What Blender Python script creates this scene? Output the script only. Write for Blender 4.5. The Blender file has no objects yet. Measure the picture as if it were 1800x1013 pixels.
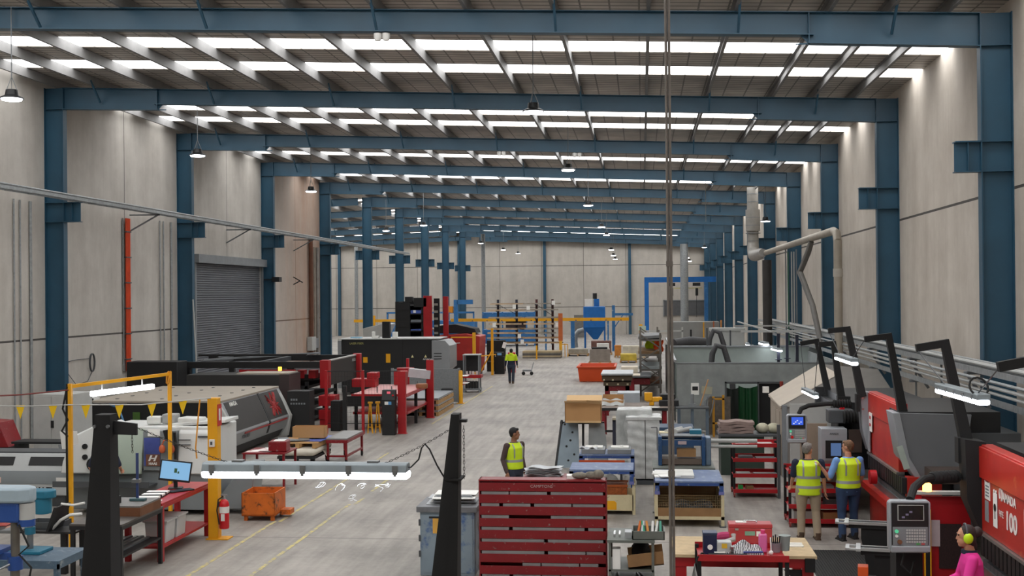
import bpy, math, random
from math import sin, cos, pi, radians, sqrt, atan2
from mathutils import Vector, Matrix, Euler
RN = random.Random(11)
SC = bpy.context.scene
COL = SC.collection
# ---------------------------------------------------------------- camera geometry (1800 x 1013)
FPX, CH = 2100.0, 4.5
TH = math.atan((1128 - 900) / FPX)
PIT = math.atan((515 + .009 * 228 - 506.5) / FPX)
RO = .009
CD = Vector((-sin(TH) * cos(PIT), cos(TH) * cos(PIT), sin(PIT)))
r_ = CD.cross(Vector((0, 0, 1))).normalized()
u_ = r_.cross(CD)
CR = r_ * cos(RO) - u_ * sin(RO)
CU = r_ * sin(RO) + u_ * cos(RO)
EYE = Vector((0, 0, CH))
def ray(x, y): return CD * FPX + CR * (x - 900) - CU * (y - 506.5)
def G(x, y, z=0.0):                       # point on the level z seen at a photo pixel
    v = ray(x, y); return EYE + v * ((z - CH) / v.z)
def YP(x, y, Y):
    v = ray(x, y); return EYE + v * (Y / v.y)
def XP(x, y, X):
    v = ray(x, y); return EYE + v * (X / v.x)
ORD = 'zeroth first second third fourth fifth sixth seventh eighth ninth tenth eleventh twelfth thirteenth fourteenth fifteenth sixteenth seventeenth eighteenth nineteenth twentieth'.split()
# ---------------------------------------------------------------- materials
def lin(h):
    h = h.lstrip('#')
    o = []
    for i in (0, 2, 4):
        c = int(h[i:i + 2], 16) / 255
        o.append(c / 12.92 if c <= .04045 else ((c + .055) / 1.055) ** 2.4)
    return (o[0], o[1], o[2], 1)
MT = {}
def mat(name, col, rough=.55, metal=0.0, n=(3.0, .12), bump=0.0, em=0.0, wear=None, trans=0.0, alpha=1.0):
    """painted / metal / cloth surface; n = noise (scale, amount), wear = (colour, amount 0..1, scale)"""
    if name in MT: return MT[name]
    m = bpy.data.materials.new(name); m.use_nodes = True
    nt = m.node_tree; N = nt.nodes; L = nt.links
    b = N['Principled BSDF']
    c = lin(col)
    b.inputs['Roughness'].default_value = rough
    b.inputs['Metallic'].default_value = metal
    if alpha < 1: b.inputs['Alpha'].default_value = alpha
    if trans: b.inputs['Transmission Weight'].default_value = trans
    tc = N.new('ShaderNodeTexCoord')
    if n[1] > 0:
        nz = N.new('ShaderNodeTexNoise'); nz.inputs['Scale'].default_value = n[0]; nz.inputs['Detail'].default_value = 5
        L.new(tc.outputs['Object'], nz.inputs['Vector'])
        mr = N.new('ShaderNodeMapRange'); mr.inputs[1].default_value = .3; mr.inputs[2].default_value = .7
        L.new(nz.outputs['Fac'], mr.inputs[0])
        mx = N.new('ShaderNodeMix'); mx.data_type = 'RGBA'
        mx.inputs[6].default_value = [v * (1 - n[1]) for v in c[:3]] + [1]
        mx.inputs[7].default_value = [min(1, v * (1 + n[1])) for v in c[:3]] + [1]
        L.new(mr.outputs[0], mx.inputs[0])
        out = mx.outputs[2]
        if wear:
            n2 = N.new('ShaderNodeTexNoise'); n2.inputs['Scale'].default_value = wear[2]; n2.inputs['Detail'].default_value = 9; n2.inputs['Roughness'].default_value = .7
            L.new(tc.outputs['Object'], n2.inputs['Vector'])
            m2 = N.new('ShaderNodeMapRange'); m2.inputs[1].default_value = .62 - wear[1] * .3; m2.inputs[2].default_value = .7 - wear[1] * .2
            L.new(n2.outputs['Fac'], m2.inputs[0])
            x2 = N.new('ShaderNodeMix'); x2.data_type = 'RGBA'; x2.inputs[7].default_value = lin(wear[0])
            L.new(m2.outputs[0], x2.inputs[0]); L.new(out, x2.inputs[6]); out = x2.outputs[2]
        L.new(out, b.inputs['Base Color'])
        if bump:
            bp = N.new('ShaderNodeBump'); bp.inputs['Strength'].default_value = bump; bp.inputs['Distance'].default_value = .02
            L.new(nz.outputs['Fac'], bp.inputs['Height']); L.new(bp.outputs[0], b.inputs['Normal'])
    else:
        b.inputs['Base Color'].default_value = c
    if em:
        b.inputs['Emission Color'].default_value = c; b.inputs['Emission Strength'].default_value = em
    MT[name] = m
    return m
def emis(name, col, s):
    if name in MT: return MT[name]
    m = bpy.data.materials.new(name); m.use_nodes = True
    nt = m.node_tree; nt.nodes.clear()
    o = nt.nodes.new('ShaderNodeOutputMaterial'); e = nt.nodes.new('ShaderNodeEmission')
    e.inputs[0].default_value = lin(col); e.inputs[1].default_value = s
    nt.links.new(e.outputs[0], o.inputs[0]); MT[name] = m
    return m
# ---------------------------------------------------------------- mesh builder
class M:
    def __init__(s): s.v = []; s.f = []; s.T = None
    def at(s, loc=(0, 0, 0), rot=(0, 0, 0)):          # following shapes go through this transform
        s.T = Matrix.Translation(loc) @ Euler(rot).to_matrix().to_4x4(); return s
    def off(s): s.T = None; return s
    def add(s, vs, fs):
        k = len(s.v)
        for p in vs:
            p = Vector(p)
            s.v.append(s.T @ p if s.T else p)
        s.f += [[i + k for i in f] for f in fs]; return s
    def b(s, x0, y0, z0, x1, y1, z1):
        return s.add([(x0, y0, z0), (x1, y0, z0), (x1, y1, z0), (x0, y1, z0), (x0, y0, z1), (x1, y0, z1), (x1, y1, z1), (x0, y1, z1)],
                     [(3, 2, 1, 0), (4, 5, 6, 7), (0, 1, 5, 4), (1, 2, 6, 5), (2, 3, 7, 6), (3, 0, 4, 7)])
    def c(s, cx, cy, z0, sx, sy, h):                   # box from centre, base height, sizes
        return s.b(cx - sx / 2, cy - sy / 2, z0, cx + sx / 2, cy + sy / 2, z0 + h)
    def bar(s, p, q, w, h=None, up=(0, 0, 1)):         # rectangular bar between two points
        h = h or w; p = Vector(p); q = Vector(q); d = (q - p).normalized(); up = Vector(up)
        if abs(d.dot(up)) > .99: up = Vector((0, 1, 0))
        a = d.cross(up).normalized() * w / 2; c = a.cross(d).normalized() * h / 2
        return s.add([p - a - c, p + a - c, p + a + c, p - a + c, q - a - c, q + a - c, q + a + c, q - a + c],
                     [(0, 1, 2, 3), (7, 6, 5, 4), (4, 5, 1, 0), (5, 6, 2, 1), (6, 7, 3, 2), (7, 4, 0, 3)])
    def cy(s, p, q, r, r2=None, n=12):
        r2 = r if r2 is None else r2; p = Vector(p); q = Vector(q); d = (q - p).normalized()
        up = Vector((0, 0, 1)) if abs(d.z) < .9 else Vector((1, 0, 0))
        a = d.cross(up).normalized(); c = d.cross(a)
        vs = []
        for k, (o, rr) in enumerate(((p, r), (q, r2))):
            vs += [o + (a * cos(2 * pi * i / n) + c * sin(2 * pi * i / n)) * rr for i in range(n)]
        return s.add(vs, [(i, (i + 1) % n, n + (i + 1) % n, n + i) for i in range(n)] + [list(range(n))[::-1], list(range(n, 2 * n))])
    def tube(s, pts, r, n=8):
        pts = [Vector(p) for p in pts]; rings = []; pa = None
        for i, p in enumerate(pts):
            d = (pts[min(i + 1, len(pts) - 1)] - pts[max(i - 1, 0)]).normalized()
            if pa is None:
                up = Vector((0, 0, 1)) if abs(d.z) < .9 else Vector((1, 0, 0)); pa = d.cross(up)
            pa = (pa - d * pa.dot(d)).normalized(); c = d.cross(pa)
            rr = r[i] if isinstance(r, (list, tuple)) else r
            rings += [p + (pa * cos(2 * pi * j / n) + c * sin(2 * pi * j / n)) * rr for j in range(n)]
        fs = []
        for i in range(len(pts) - 1):
            fs += [(i * n + j, i * n + (j + 1) % n, (i + 1) * n + (j + 1) % n, (i + 1) * n + j) for j in range(n)]
        fs += [list(range(n))[::-1], list(range((len(pts) - 1) * n, len(pts) * n))]
        return s.add(rings, fs)
    def pr(s, poly, ax, a, b):                         # polygon pushed along an axis
        n = len(poly)
        def P(u, v, w): return (w, u, v) if ax == 'x' else (u, w, v) if ax == 'y' else (u, v, w)
        return s.add([P(u, v, a) for u, v in poly] + [P(u, v, b) for u, v in poly],
                     [list(range(n))[::-1], list(range(n, 2 * n))] + [(i, (i + 1) % n, n + (i + 1) % n, n + i) for i in range(n)])
    def sp(s, c, r, n=14, m=9):
        if not isinstance(r, (list, tuple)): r = (r, r, r)
        vs = [(c[0], c[1], c[2] - r[2])]
        for j in range(1, m):
            t = -pi / 2 + pi * j / m
            vs += [(c[0] + r[0] * cos(t) * cos(2 * pi * i / n), c[1] + r[1] * cos(t) * sin(2 * pi * i / n), c[2] + r[2] * sin(t)) for i in range(n)]
        vs.append((c[0], c[1], c[2] + r[2]))
        fs = [(0, 1 + (i + 1) % n, 1 + i) for i in range(n)]
        for j in range(m - 2):
            fs += [(1 + j * n + i, 1 + j * n + (i + 1) % n, 1 + (j + 1) * n + (i + 1) % n, 1 + (j + 1) * n + i) for i in range(n)]
        k = 1 + (m - 2) * n
        fs += [(k + i, k + (i + 1) % n, len(vs) - 1) for i in range(n)]
        return s.add(vs, fs)
    def la(s, prof, c=(0, 0, 0), n=18):                # lathe (r, z)
        vs = []; k = len(prof)
        for r, z in prof: vs += [(c[0] + r * cos(2 * pi * i / n), c[1] + r * sin(2 * pi * i / n), c[2] + z) for i in range(n)]
        fs = []
        for j in range(k - 1): fs += [(j * n + i, j * n + (i + 1) % n, (j + 1) * n + (i + 1) % n, (j + 1) * n + i) for i in range(n)]
        return s.add(vs, fs + [list(range(n))[::-1], list(range((k - 1) * n, k * n))])
    def gr(s, fn, nu, nv, th=0.0):                     # height sheet with an underside th lower
        vs = []; fs = []
        for k in range(2 if th else 1):
            for j in range(nv + 1):
                for i in range(nu + 1):
                    p = Vector(fn(i / nu, j / nv)); vs.append(p - Vector((0, 0, th * k)))
        w = nu + 1; o = (nv + 1) * w
        for j in range(nv):
            for i in range(nu):
                a = j * w + i; fs.append((a, a + 1, a + w + 1, a + w))
                if th: fs.append((o + a + w, o + a + w + 1, o + a + 1, o + a))
        if th:
            ed = [i for i in range(w)] + [j * w + nu for j in range(1, nv + 1)] + [nv * w + i for i in range(nu - 1, -1, -1)] + [j * w for j in range(nv - 1, 0, -1)]
            for i in range(len(ed)):
                a, b = ed[i], ed[(i + 1) % len(ed)]; fs.append((a, o + a, o + b, b))
        return s.add(vs, fs)
SPLIT = set('leg post upright corner_post suspension_wire rim side_panel side_frame crane_leg mullion_bar door_panel trestle_leg tower_post knob red_clamp drawer_tray storage_tray tray_front tool_block cantilever_arm pipe roller bolt_head roof_bolt clip vent_slot stored_sheet white_sheet fly_brace cable_strand clamp_strap rail magenta_band red_base light_curtain_edge yellow_edge runner amber_post cross_brace brace gusset white_hose hose_fold tube_length punch_clamp die_block guide_block hanger_clip bearer_block side_mesh trestle'.split())
def islands(m):
    p = list(range(len(m.v)))
    def fd(a):
        while p[a] != a: p[a] = p[p[a]]; a = p[a]
        return a
    for f in m.f:
        for i in f[1:]: p[fd(i)] = fd(f[0])
    g = {}
    for f in m.f: g.setdefault(fd(f[0]), []).append(f)
    out = []
    for fs in g.values():
        q = M(); ix = {}
        for f in fs:
            for i in f:
                if i not in ix: ix[i] = len(q.v); q.v.append(m.v[i])
        q.f = [[ix[i] for i in f] for f in fs]; out.append(q)
    return out
def O(name, m, mt, par=None, loc=(0, 0, 0), rz=0.0, bv=0.0, ang=35, sub=0):
    if par and name in SPLIT:
        parts = islands(m)
        if len(parts) > 1: return [O1(name, q, mt, par, loc, rz, bv, ang, sub) for q in parts][0]
    return O1(name, m, mt, par, loc, rz, bv, ang, sub)
def O1(name, m, mt, par=None, loc=(0, 0, 0), rz=0.0, bv=0.0, ang=35, sub=0):
    me = bpy.data.meshes.new(name); me.from_pydata([tuple(p) for p in m.v], [], m.f); me.update()
    import bmesh
    bm = bmesh.new(); bm.from_mesh(me); bmesh.ops.recalc_face_normals(bm, faces=bm.faces); bm.to_mesh(me); bm.free()
    me.polygons.foreach_set('use_smooth', [True] * len(me.polygons)); me.set_sharp_from_angle(angle=radians(ang))
    me.materials.append(mt)
    o = bpy.data.objects.new(name, me); COL.objects.link(o)
    o.location = loc; o.rotation_euler = (0, 0, rz)
    if par: o.parent = par
    if bv:
        d = o.modifiers.new('edge', 'BEVEL'); d.width = bv; d.segments = 2; d.limit_method = 'ANGLE'; d.angle_limit = radians(40)
    if sub:
        d = o.modifiers.new('sub', 'SUBSURF'); d.levels = sub; d.render_levels = sub
    return o
def tag(o, label=None, cat=None, group=None, kind=None):
    for k, v in (('label', label), ('category', cat), ('group', group), ('kind', kind)):
        if v: o[k] = v
    return o
def T(name, label, cat, loc=(0, 0, 0), rz=0.0, group=None):
    o = bpy.data.objects.new(name, None); COL.objects.link(o); o.empty_display_size = .1
    o.location = loc; o.rotation_euler = (0, 0, rz)
    return tag(o, label, cat, group)
def S(name, m, mt, label, cat, loc=(0, 0, 0), rz=0.0, group=None, bv=0.0, **k):      # thing of one mesh
    return tag(O(name, m, mt, None, loc, rz, bv, **k), label, cat, group)
def ST(name, m, mt, **k): return tag(O(name, m, mt, **k), kind='structure')
def dup(root, loc, rz=0.0, label=None, group=None):
    r = root.copy(); COL.objects.link(r); r.location = loc; r.rotation_euler = (0, 0, rz)
    tag(r, label, None, group)
    for ch in list(root.children):
        c = ch.copy(); COL.objects.link(c); c.parent = r
        for g in list(ch.children):
            d = g.copy(); COL.objects.link(d); d.parent = c
    return r
def TX(text, size, par, loc, rot, mt, name='lettering', ext=.002, ax='CENTER', sx=1.0, shear=0.0, bold=0.0):
    cu = bpy.data.curves.new(name, 'FONT'); cu.body = text; cu.size = size; cu.extrude = ext; cu.align_x = ax; cu.align_y = 'CENTER'; cu.shear = shear; cu.offset = bold
    t = bpy.data.objects.new(name, cu); COL.objects.link(t)
    dg = bpy.context.evaluated_depsgraph_get(); me = bpy.data.meshes.new_from_object(t.evaluated_get(dg))
    bpy.data.objects.remove(t); bpy.data.curves.remove(cu)
    me.materials.clear(); me.materials.append(mt)
    o = bpy.data.objects.new(name, me); COL.objects.link(o)
    o.location = loc; o.rotation_euler = rot; o.scale = (sx, 1, 1)
    if par: o.parent = par
    return o
def ibeam(m, p, q, depth, fl=.25, tf=.018, tw=.014):   # I section between p and q (z = centre of depth), flanges level
    p = Vector(p); q = Vector(q); z = Vector((0, 0, depth / 2))
    m.bar(p, q, tw, depth - tf); m.bar(p + z, q + z, fl, tf); m.bar(p - z, q - z, fl, tf); return m
# common paints
BLUE = mat('column_blue_paint', '#284f65', .45, 0, (1.5, .10))
DARK = mat('black_paint', '#17181a', .5, 0, (4, .2))
BLACK = mat('matt_black', '#0e0e0f', .75, 0, (4, .2))
RED = mat('machine_red', '#a5141c', .4, 0, (3, .1))
DRED = mat('dark_red_paint', '#7f1019', .4, 0, (3, .12), wear=('#8f8a86', .06, 14))
GREY = mat('grey_paint', '#7d8184', .5, 0, (3, .1))
LGREY = mat('light_grey_paint', '#b3b4b1', .5, 0, (3, .06))
DGREY = mat('dark_grey_paint', '#4a4d50', .5, 0, (3, .1))
WHITE = mat('white_paint', '#e3e2dd', .5, 0, (3, .04))
PAPER = mat('white_paper', '#eeeeea', .8, 0, (3, .03))
STEEL = mat('bare_steel', '#8b8e90', .38, .8, (5, .12))
GALV = mat('galvanised_steel', '#9da1a2', .45, .55, (9, .16))
YEL = mat('safety_yellow', '#e6a512', .45, 0, (3, .06))
ORANGE = mat('orange_paint', '#d5541a', .5, 0, (2, .1), wear=('#5b3a22', .1, 8))
WOOD = mat('pallet_wood', '#b48d5c', .8, 0, (6, .2))
CARD = mat('cardboard', '#b98d5e', .85, 0, (2, .06))
RUB = mat('black_rubber', '#141414', .8, 0, (4, .1))
TBLUE = mat('table_blue_paint', '#2d4a86', .5, 0, (3, .15), wear=('#9aa3ad', .12, 9))
CBLUE = mat('bright_blue_paint', '#1269b5', .45, 0, (3, .1))
RAW = mat('brown_board', '#8c6a45', .8, 0, (3, .15))
CHR = mat('chrome', '#c9cacb', .2, .95, (3, .04))
# ================================================================ setting
def concrete(name, c1, c2, jz, jy, ax, stain=None):
    m = bpy.data.materials.new(name); m.use_nodes = True
    nt = m.node_tree; N = nt.nodes; L = nt.links; b = N['Principled BSDF']; b.inputs['Roughness'].default_value = .85
    tc = N.new('ShaderNodeTexCoord'); sx = N.new('ShaderNodeSeparateXYZ'); L.new(tc.outputs['Object'], sx.inputs[0])
    mp = N.new('ShaderNodeMapping'); mp.inputs['Scale'].default_value = (1.0, 1.0, .16); L.new(tc.outputs['Object'], mp.inputs[0])
    n1 = N.new('ShaderNodeTexNoise'); n1.inputs['Scale'].default_value = 1.3; n1.inputs['Detail'].default_value = 8; n1.inputs['Roughness'].default_value = .65; L.new(mp.outputs[0], n1.inputs['Vector'])
    n2 = N.new('ShaderNodeTexNoise'); n2.inputs['Scale'].default_value = .8; n2.inputs['Detail'].default_value = 10; n2.inputs['Roughness'].default_value = .7; L.new(tc.outputs['Object'], n2.inputs['Vector'])
    ad = N.new('ShaderNodeMath'); ad.operation = 'ADD'; L.new(n1.outputs['Fac'], ad.inputs[0]); L.new(n2.outputs['Fac'], ad.inputs[1])
    mr = N.new('ShaderNodeMapRange'); mr.inputs[1].default_value = .7; mr.inputs[2].default_value = 1.3; L.new(ad.outputs[0], mr.inputs[0])
    mx = N.new('ShaderNodeMix'); mx.data_type = 'RGBA'; mx.inputs[6].default_value = lin(c2); mx.inputs[7].default_value = lin(c1); L.new(mr.outputs[0], mx.inputs[0])
    out = mx.outputs[2]
    def near(sock, val, w):
        a = N.new('ShaderNodeMath'); a.operation = 'SUBTRACT'; L.new(sock, a.inputs[0]); a.inputs[1].default_value = val
        d = N.new('ShaderNodeMath'); d.operation = 'ABSOLUTE'; L.new(a.outputs[0], d.inputs[0])
        l = N.new('ShaderNodeMath'); l.operation = 'LESS_THAN'; L.new(d.outputs[0], l.inputs[0]); l.inputs[1].default_value = w
        return l.outputs[0]
    def over(mask, col, out):
        x = N.new('ShaderNodeMix'); x.data_type = 'RGBA'; L.new(mask, x.inputs[0]); L.new(out, x.inputs[6]); x.inputs[7].default_value = lin(col); return x.outputs[2]
    for z in jz: out = over(near(sx.outputs['Z'], z, .03), '#4d4a46', out)
    if jy:
        p, o = jy; md = N.new('ShaderNodeMath'); md.operation = 'PINGPONG'; a = N.new('ShaderNodeMath'); a.operation = 'SUBTRACT'; L.new(sx.outputs[ax], a.inputs[0]); a.inputs[1].default_value = o
        L.new(a.outputs[0], md.inputs[0]); md.inputs[1].default_value = p / 2
        l = N.new('ShaderNodeMath'); l.operation = 'LESS_THAN'; L.new(md.outputs[0], l.inputs[0]); l.inputs[1].default_value = .02
        out = over(l.outputs[0], '#55524d', out)
    if stain:
        y0, y1, col = stain
        rs = N.new('ShaderNodeMapRange'); rs.interpolation_type = 'SMOOTHSTEP'; rs.inputs[1].default_value = y0; rs.inputs[2].default_value = y1; L.new(sx.outputs['Y'], rs.inputs[0])
        mu = N.new('ShaderNodeMath'); mu.operation = 'MULTIPLY'; L.new(rs.outputs[0], mu.inputs[0]); L.new(n1.outputs['Fac'], mu.inputs[1])
        cl = N.new('ShaderNodeMath'); cl.operation = 'LESS_THAN'; L.new(sx.outputs['Y'], cl.inputs[0]); cl.inputs[1].default_value = 66.5
        m2 = N.new('ShaderNodeMath'); m2.operation = 'MULTIPLY'; L.new(mu.outputs[0], m2.inputs[0]); L.new(cl.outputs[0], m2.inputs[1])
        out = over(m2.outputs[0], col, out)
    L.new(out, b.inputs['Base Color'])
    bp = N.new('ShaderNodeBump'); bp.inputs['Strength'].default_value = .15; L.new(n2.outputs['Fac'], bp.inputs['Height']); L.new(bp.outputs[0], b.inputs['Normal'])
    return m
def zt(X):                                             # underside of the purlins
    return 10.25 - .0403 * X if X > -18.2 else 10.983 + .034 * (X + 18.2)
RW, LW, FY, BY, AX = 7.3, -18.2, 130.5, -8.0, -45.0
# floor
def floor_mat():
    m = bpy.data.materials.new('concrete_floor'); m.use_nodes = True
    nt = m.node_tree; N = nt.nodes; L = nt.links; b = N['Principled BSDF']
    tc = N.new('ShaderNodeTexCoord')
    n1 = N.new('ShaderNodeTexNoise'); n1.inputs['Scale'].default_value = .35; n1.inputs['Detail'].default_value = 9; n1.inputs['Roughness'].default_value = .62; L.new(tc.outputs['Object'], n1.inputs['Vector'])
    n2 = N.new('ShaderNodeTexNoise'); n2.inputs['Scale'].default_value = 7; n2.inputs['Detail'].default_value = 8; n2.inputs['Roughness'].default_value = .7; L.new(tc.outputs['Object'], n2.inputs['Vector'])
    mp = N.new('ShaderNodeMapping'); mp.inputs['Rotation'].default_value = (0, 0, .35); mp.inputs['Scale'].default_value = (3.5, .25, 1); L.new(tc.outputs['Object'], mp.inputs[0])
    n3 = N.new('ShaderNodeTexNoise'); n3.inputs['Scale'].default_value = 1.5; n3.inputs['Detail'].default_value = 7; L.new(mp.outputs[0], n3.inputs['Vector'])
    cr = N.new('ShaderNodeValToRGB'); cr.color_ramp.elements[0].position = .3; cr.color_ramp.elements[0].color = lin('#77726c'); cr.color_ramp.elements[1].position = .72; cr.color_ramp.elements[1].color = lin('#a9a39b')
    a = N.new('ShaderNodeMath'); a.operation = 'MULTIPLY_ADD'; L.new(n2.outputs['Fac'], a.inputs[0]); a.inputs[1].default_value = .3; L.new(n1.outputs['Fac'], a.inputs[2])
    a2 = N.new('ShaderNodeMath'); a2.operation = 'MULTIPLY_ADD'; L.new(n3.outputs['Fac'], a2.inputs[0]); a2.inputs[1].default_value = .55; L.new(a.outputs[0], a2.inputs[2])
    a3 = N.new('ShaderNodeMath'); a3.operation = 'SUBTRACT'; L.new(a2.outputs[0], a3.inputs[0]); a3.inputs[1].default_value = .42
    L.new(a3.outputs[0], cr.inputs[0])
    sx = N.new('ShaderNodeSeparateXYZ'); L.new(tc.outputs['Object'], sx.inputs[0])
    out = cr.outputs[0]
    for ax, o, p in (('Y', 21.7, 10.5),):
        s_ = N.new('ShaderNodeMath'); s_.operation = 'SUBTRACT'; L.new(sx.outputs[ax], s_.inputs[0]); s_.inputs[1].default_value = o
        pp = N.new('ShaderNodeMath'); pp.operation = 'PINGPONG'; L.new(s_.outputs[0], pp.inputs[0]); pp.inputs[1].default_value = p / 2
        l = N.new('ShaderNodeMath'); l.operation = 'LESS_THAN'; L.new(pp.outputs[0], l.inputs[0]); l.inputs[1].default_value = .018
        x = N.new('ShaderNodeMix'); x.data_type = 'RGBA'; L.new(l.outputs[0], x.inputs[0]); L.new(out, x.inputs[6]); x.inputs[7].default_value = lin('#605d5a'); out = x.outputs[2]
    L.new(out, b.inputs['Base Color'])
    rr = N.new('ShaderNodeMapRange'); rr.inputs[3].default_value = .45; rr.inputs[4].default_value = .7; L.new(n1.outputs['Fac'], rr.inputs[0]); L.new(rr.outputs[0], b.inputs['Roughness'])
    bp = N.new('ShaderNodeBump'); bp.inputs['Strength'].default_value = .06; L.new(n2.outputs['Fac'], bp.inputs['Height']); L.new(bp.outputs[0], b.inputs['Normal'])
    return m
ST('floor', M().b(AX, BY, -.3, RW + .3, FY + .3, 0), floor_mat())
CL = concrete('concrete_wall_panels', '#cbc6be', '#aea8a0', [3.25], (10.5, 40.6), 'Y', (55, 64, '#9c6a44'))
CRt = concrete('concrete_wall_panels_warm', '#cfc7bc', '#b3a99d', [6.5], None, 'Y')
CF = concrete('concrete_end_panels', '#c3bdb4', '#aba59c', [3.02, 7.55], (4.6, -10.9), 'X')
hL, hR, hA = 10.983 + .28, zt(RW) + .28, zt(AX) + .28
wl = M()
for y0, y1, z0, z1 in ((BY, 47.2, 0, 11.2), (55.75, 66.6, 0, 11.2), (47.2, 55.75, 6.0, 11.2)): wl.b(LW - .2, y0, z0, LW, y1, z1)
ST('wall_left', wl, CL)
ST('wall_right', M().b(RW, BY, 0, RW + .2, FY, zt(RW) + .29), CRt)
ST('wall_far', M().pr([(AX, 0), (RW, 0), (RW, hR), (LW, hL), (AX, hA)], 'y', FY, FY + .2), CF)
ST('wall_back', M().pr([(LW, 0), (RW, 0), (RW, hR), (LW, hL)], 'y', BY - .2, BY), CF)
ST('wall_annex_side', M().b(AX - .2, 66.4, 0, AX, FY, hA), CL)
ST('wall_annex_near', M().pr([(AX, 0), (LW - .2, 0), (LW - .2, hL), (AX, hA)], 'y', 66.4, 66.6), CF)
# roof: sheeting strips between translucent skylight strips
def roof_mat():
    m = bpy.data.materials.new('ribbed_roof_sheet'); m.use_nodes = True
    nt = m.node_tree; N = nt.nodes; L = nt.links; b = N['Principled BSDF']; b.inputs['Roughness'].default_value = .5; b.inputs['Metallic'].default_value = .3
    tc = N.new('ShaderNodeTexCoord'); sx = N.new('ShaderNodeSeparateXYZ'); L.new(tc.outputs['Object'], sx.inputs[0])
    n1 = N.new('ShaderNodeTexNoise'); n1.inputs['Scale'].default_value = 1.2; n1.inputs['Detail'].default_value = 6; L.new(tc.outputs['Object'], n1.inputs['Vector'])
    cr = N.new('ShaderNodeValToRGB'); cr.color_ramp.elements[0].position = .3; cr.color_ramp.elements[0].color = lin('#a19a93'); cr.color_ramp.elements[1].position = .7; cr.color_ramp.elements[1].color = lin('#cdc5bb'); L.new(n1.outputs['Fac'], cr.inputs[0])
    out = cr.outputs[0]
    for ax, p, w in (('Y', .3, .035), ('X', .62, .02)):
        pp = N.new('ShaderNodeMath'); pp.operation = 'PINGPONG'; L.new(sx.outputs[ax], pp.inputs[0]); pp.inputs[1].default_value = p / 2
        l = N.new('ShaderNodeMath'); l.operation = 'LESS_THAN'; L.new(pp.outputs[0], l.inputs[0]); l.inputs[1].default_value = w
        x = N.new('ShaderNodeMix'); x.data_type = 'RGBA'; L.new(l.outputs[0], x.inputs[0]); L.new(out, x.inputs[6]); x.inputs[7].default_value = lin('#6a655f'); out = x.outputs[2]
    L.new(out, b.inputs['Base Color'])
    return m
SKY = emis('translucent_skylight', '#f6f6f6', 6.5)
offs = {-1: (4.4, 7.5), 0: (5.0, 7.9)}
strips = []
for k in range(-4, 9):
    Y = 34.9 + 10.5 * k
    for o in offs.get(k, (5.2, 8.2)): strips.append((Y + o, Y + o + 1.25))
rf = M(); y = BY
def slab(m, x0, x1, y0, y1, h0, t):
    a, b_ = zt(x0) + h0, zt(x1) + h0
    m.add([(x0, y0, a), (x1, y0, b_), (x1, y1, b_), (x0, y1, a), (x0, y0, a + t), (x1, y0, b_ + t), (x1, y1, b_ + t), (x0, y1, a + t)],
          [(3, 2, 1, 0), (4, 5, 6, 7), (0, 1, 5, 4), (1, 2, 6, 5), (2, 3, 7, 6), (3, 0, 4, 7)])
for a, b_ in strips + [(FY, FY)]:
    slab(rf, LW, RW, y, a, .28, .05)
    y = b_
y = 66.4
for a, b_ in [q for q in strips if q[0] > 66.4] + [(FY, FY)]:
    slab(rf, AX, LW, y, a, .28, .05); y = b_
ST('ceiling', rf, roof_mat())
for i, (a, b_) in enumerate(strips):
    m = M(); slab(m, LW + .15, RW, a, b_, .3, .02)
    if a > 66.4: slab(m, AX, LW - .6, a, b_, .3, .02)
    ST('window_%d' % (i + 1), m, SKY)
# purlins
PUR = mat('purlin_grey', '#7d7c7b', .6, .15, (3, .1))
PX = [6.13, 4.99, 3.83, 1.98, .23, -1.7, -3.53, -5.44, -7.28, -9.1, -10.95, -12.8, -14.6, -16.4, -17.8]
def cee(m, x, y0, y1, h=.27, f=.075):
    z = zt(x); x0 = x
    m.pr([(x0 - u, z + v) for u, v in ((0, 0), (f, 0), (f, .008), (.008, .008), (.008, h - .008), (f, h - .008), (f, h), (0, h))], 'y', y0, y1)
for i, x in enumerate(PX):
    m = M(); cee(m, x, 14, FY)
    S('roof_purlin', m, PUR, 'grey roof purlin running along the hall, %s in from the press brake wall' % ORD[i + 1], 'purlin', group='roof purlins of the main hall')
for i, x in enumerate((-20.2, -22.2, -24.2, -26.2, -28.2, -30.2, -32.2, -34.2)):
    m = M(); cee(m, x, 66.6, FY)
    S('roof_purlin', m, PUR, 'grey roof purlin over the side bay, %s beyond the blue column row' % ORD[i + 1], 'purlin', group='roof purlins of the side bay')
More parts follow.
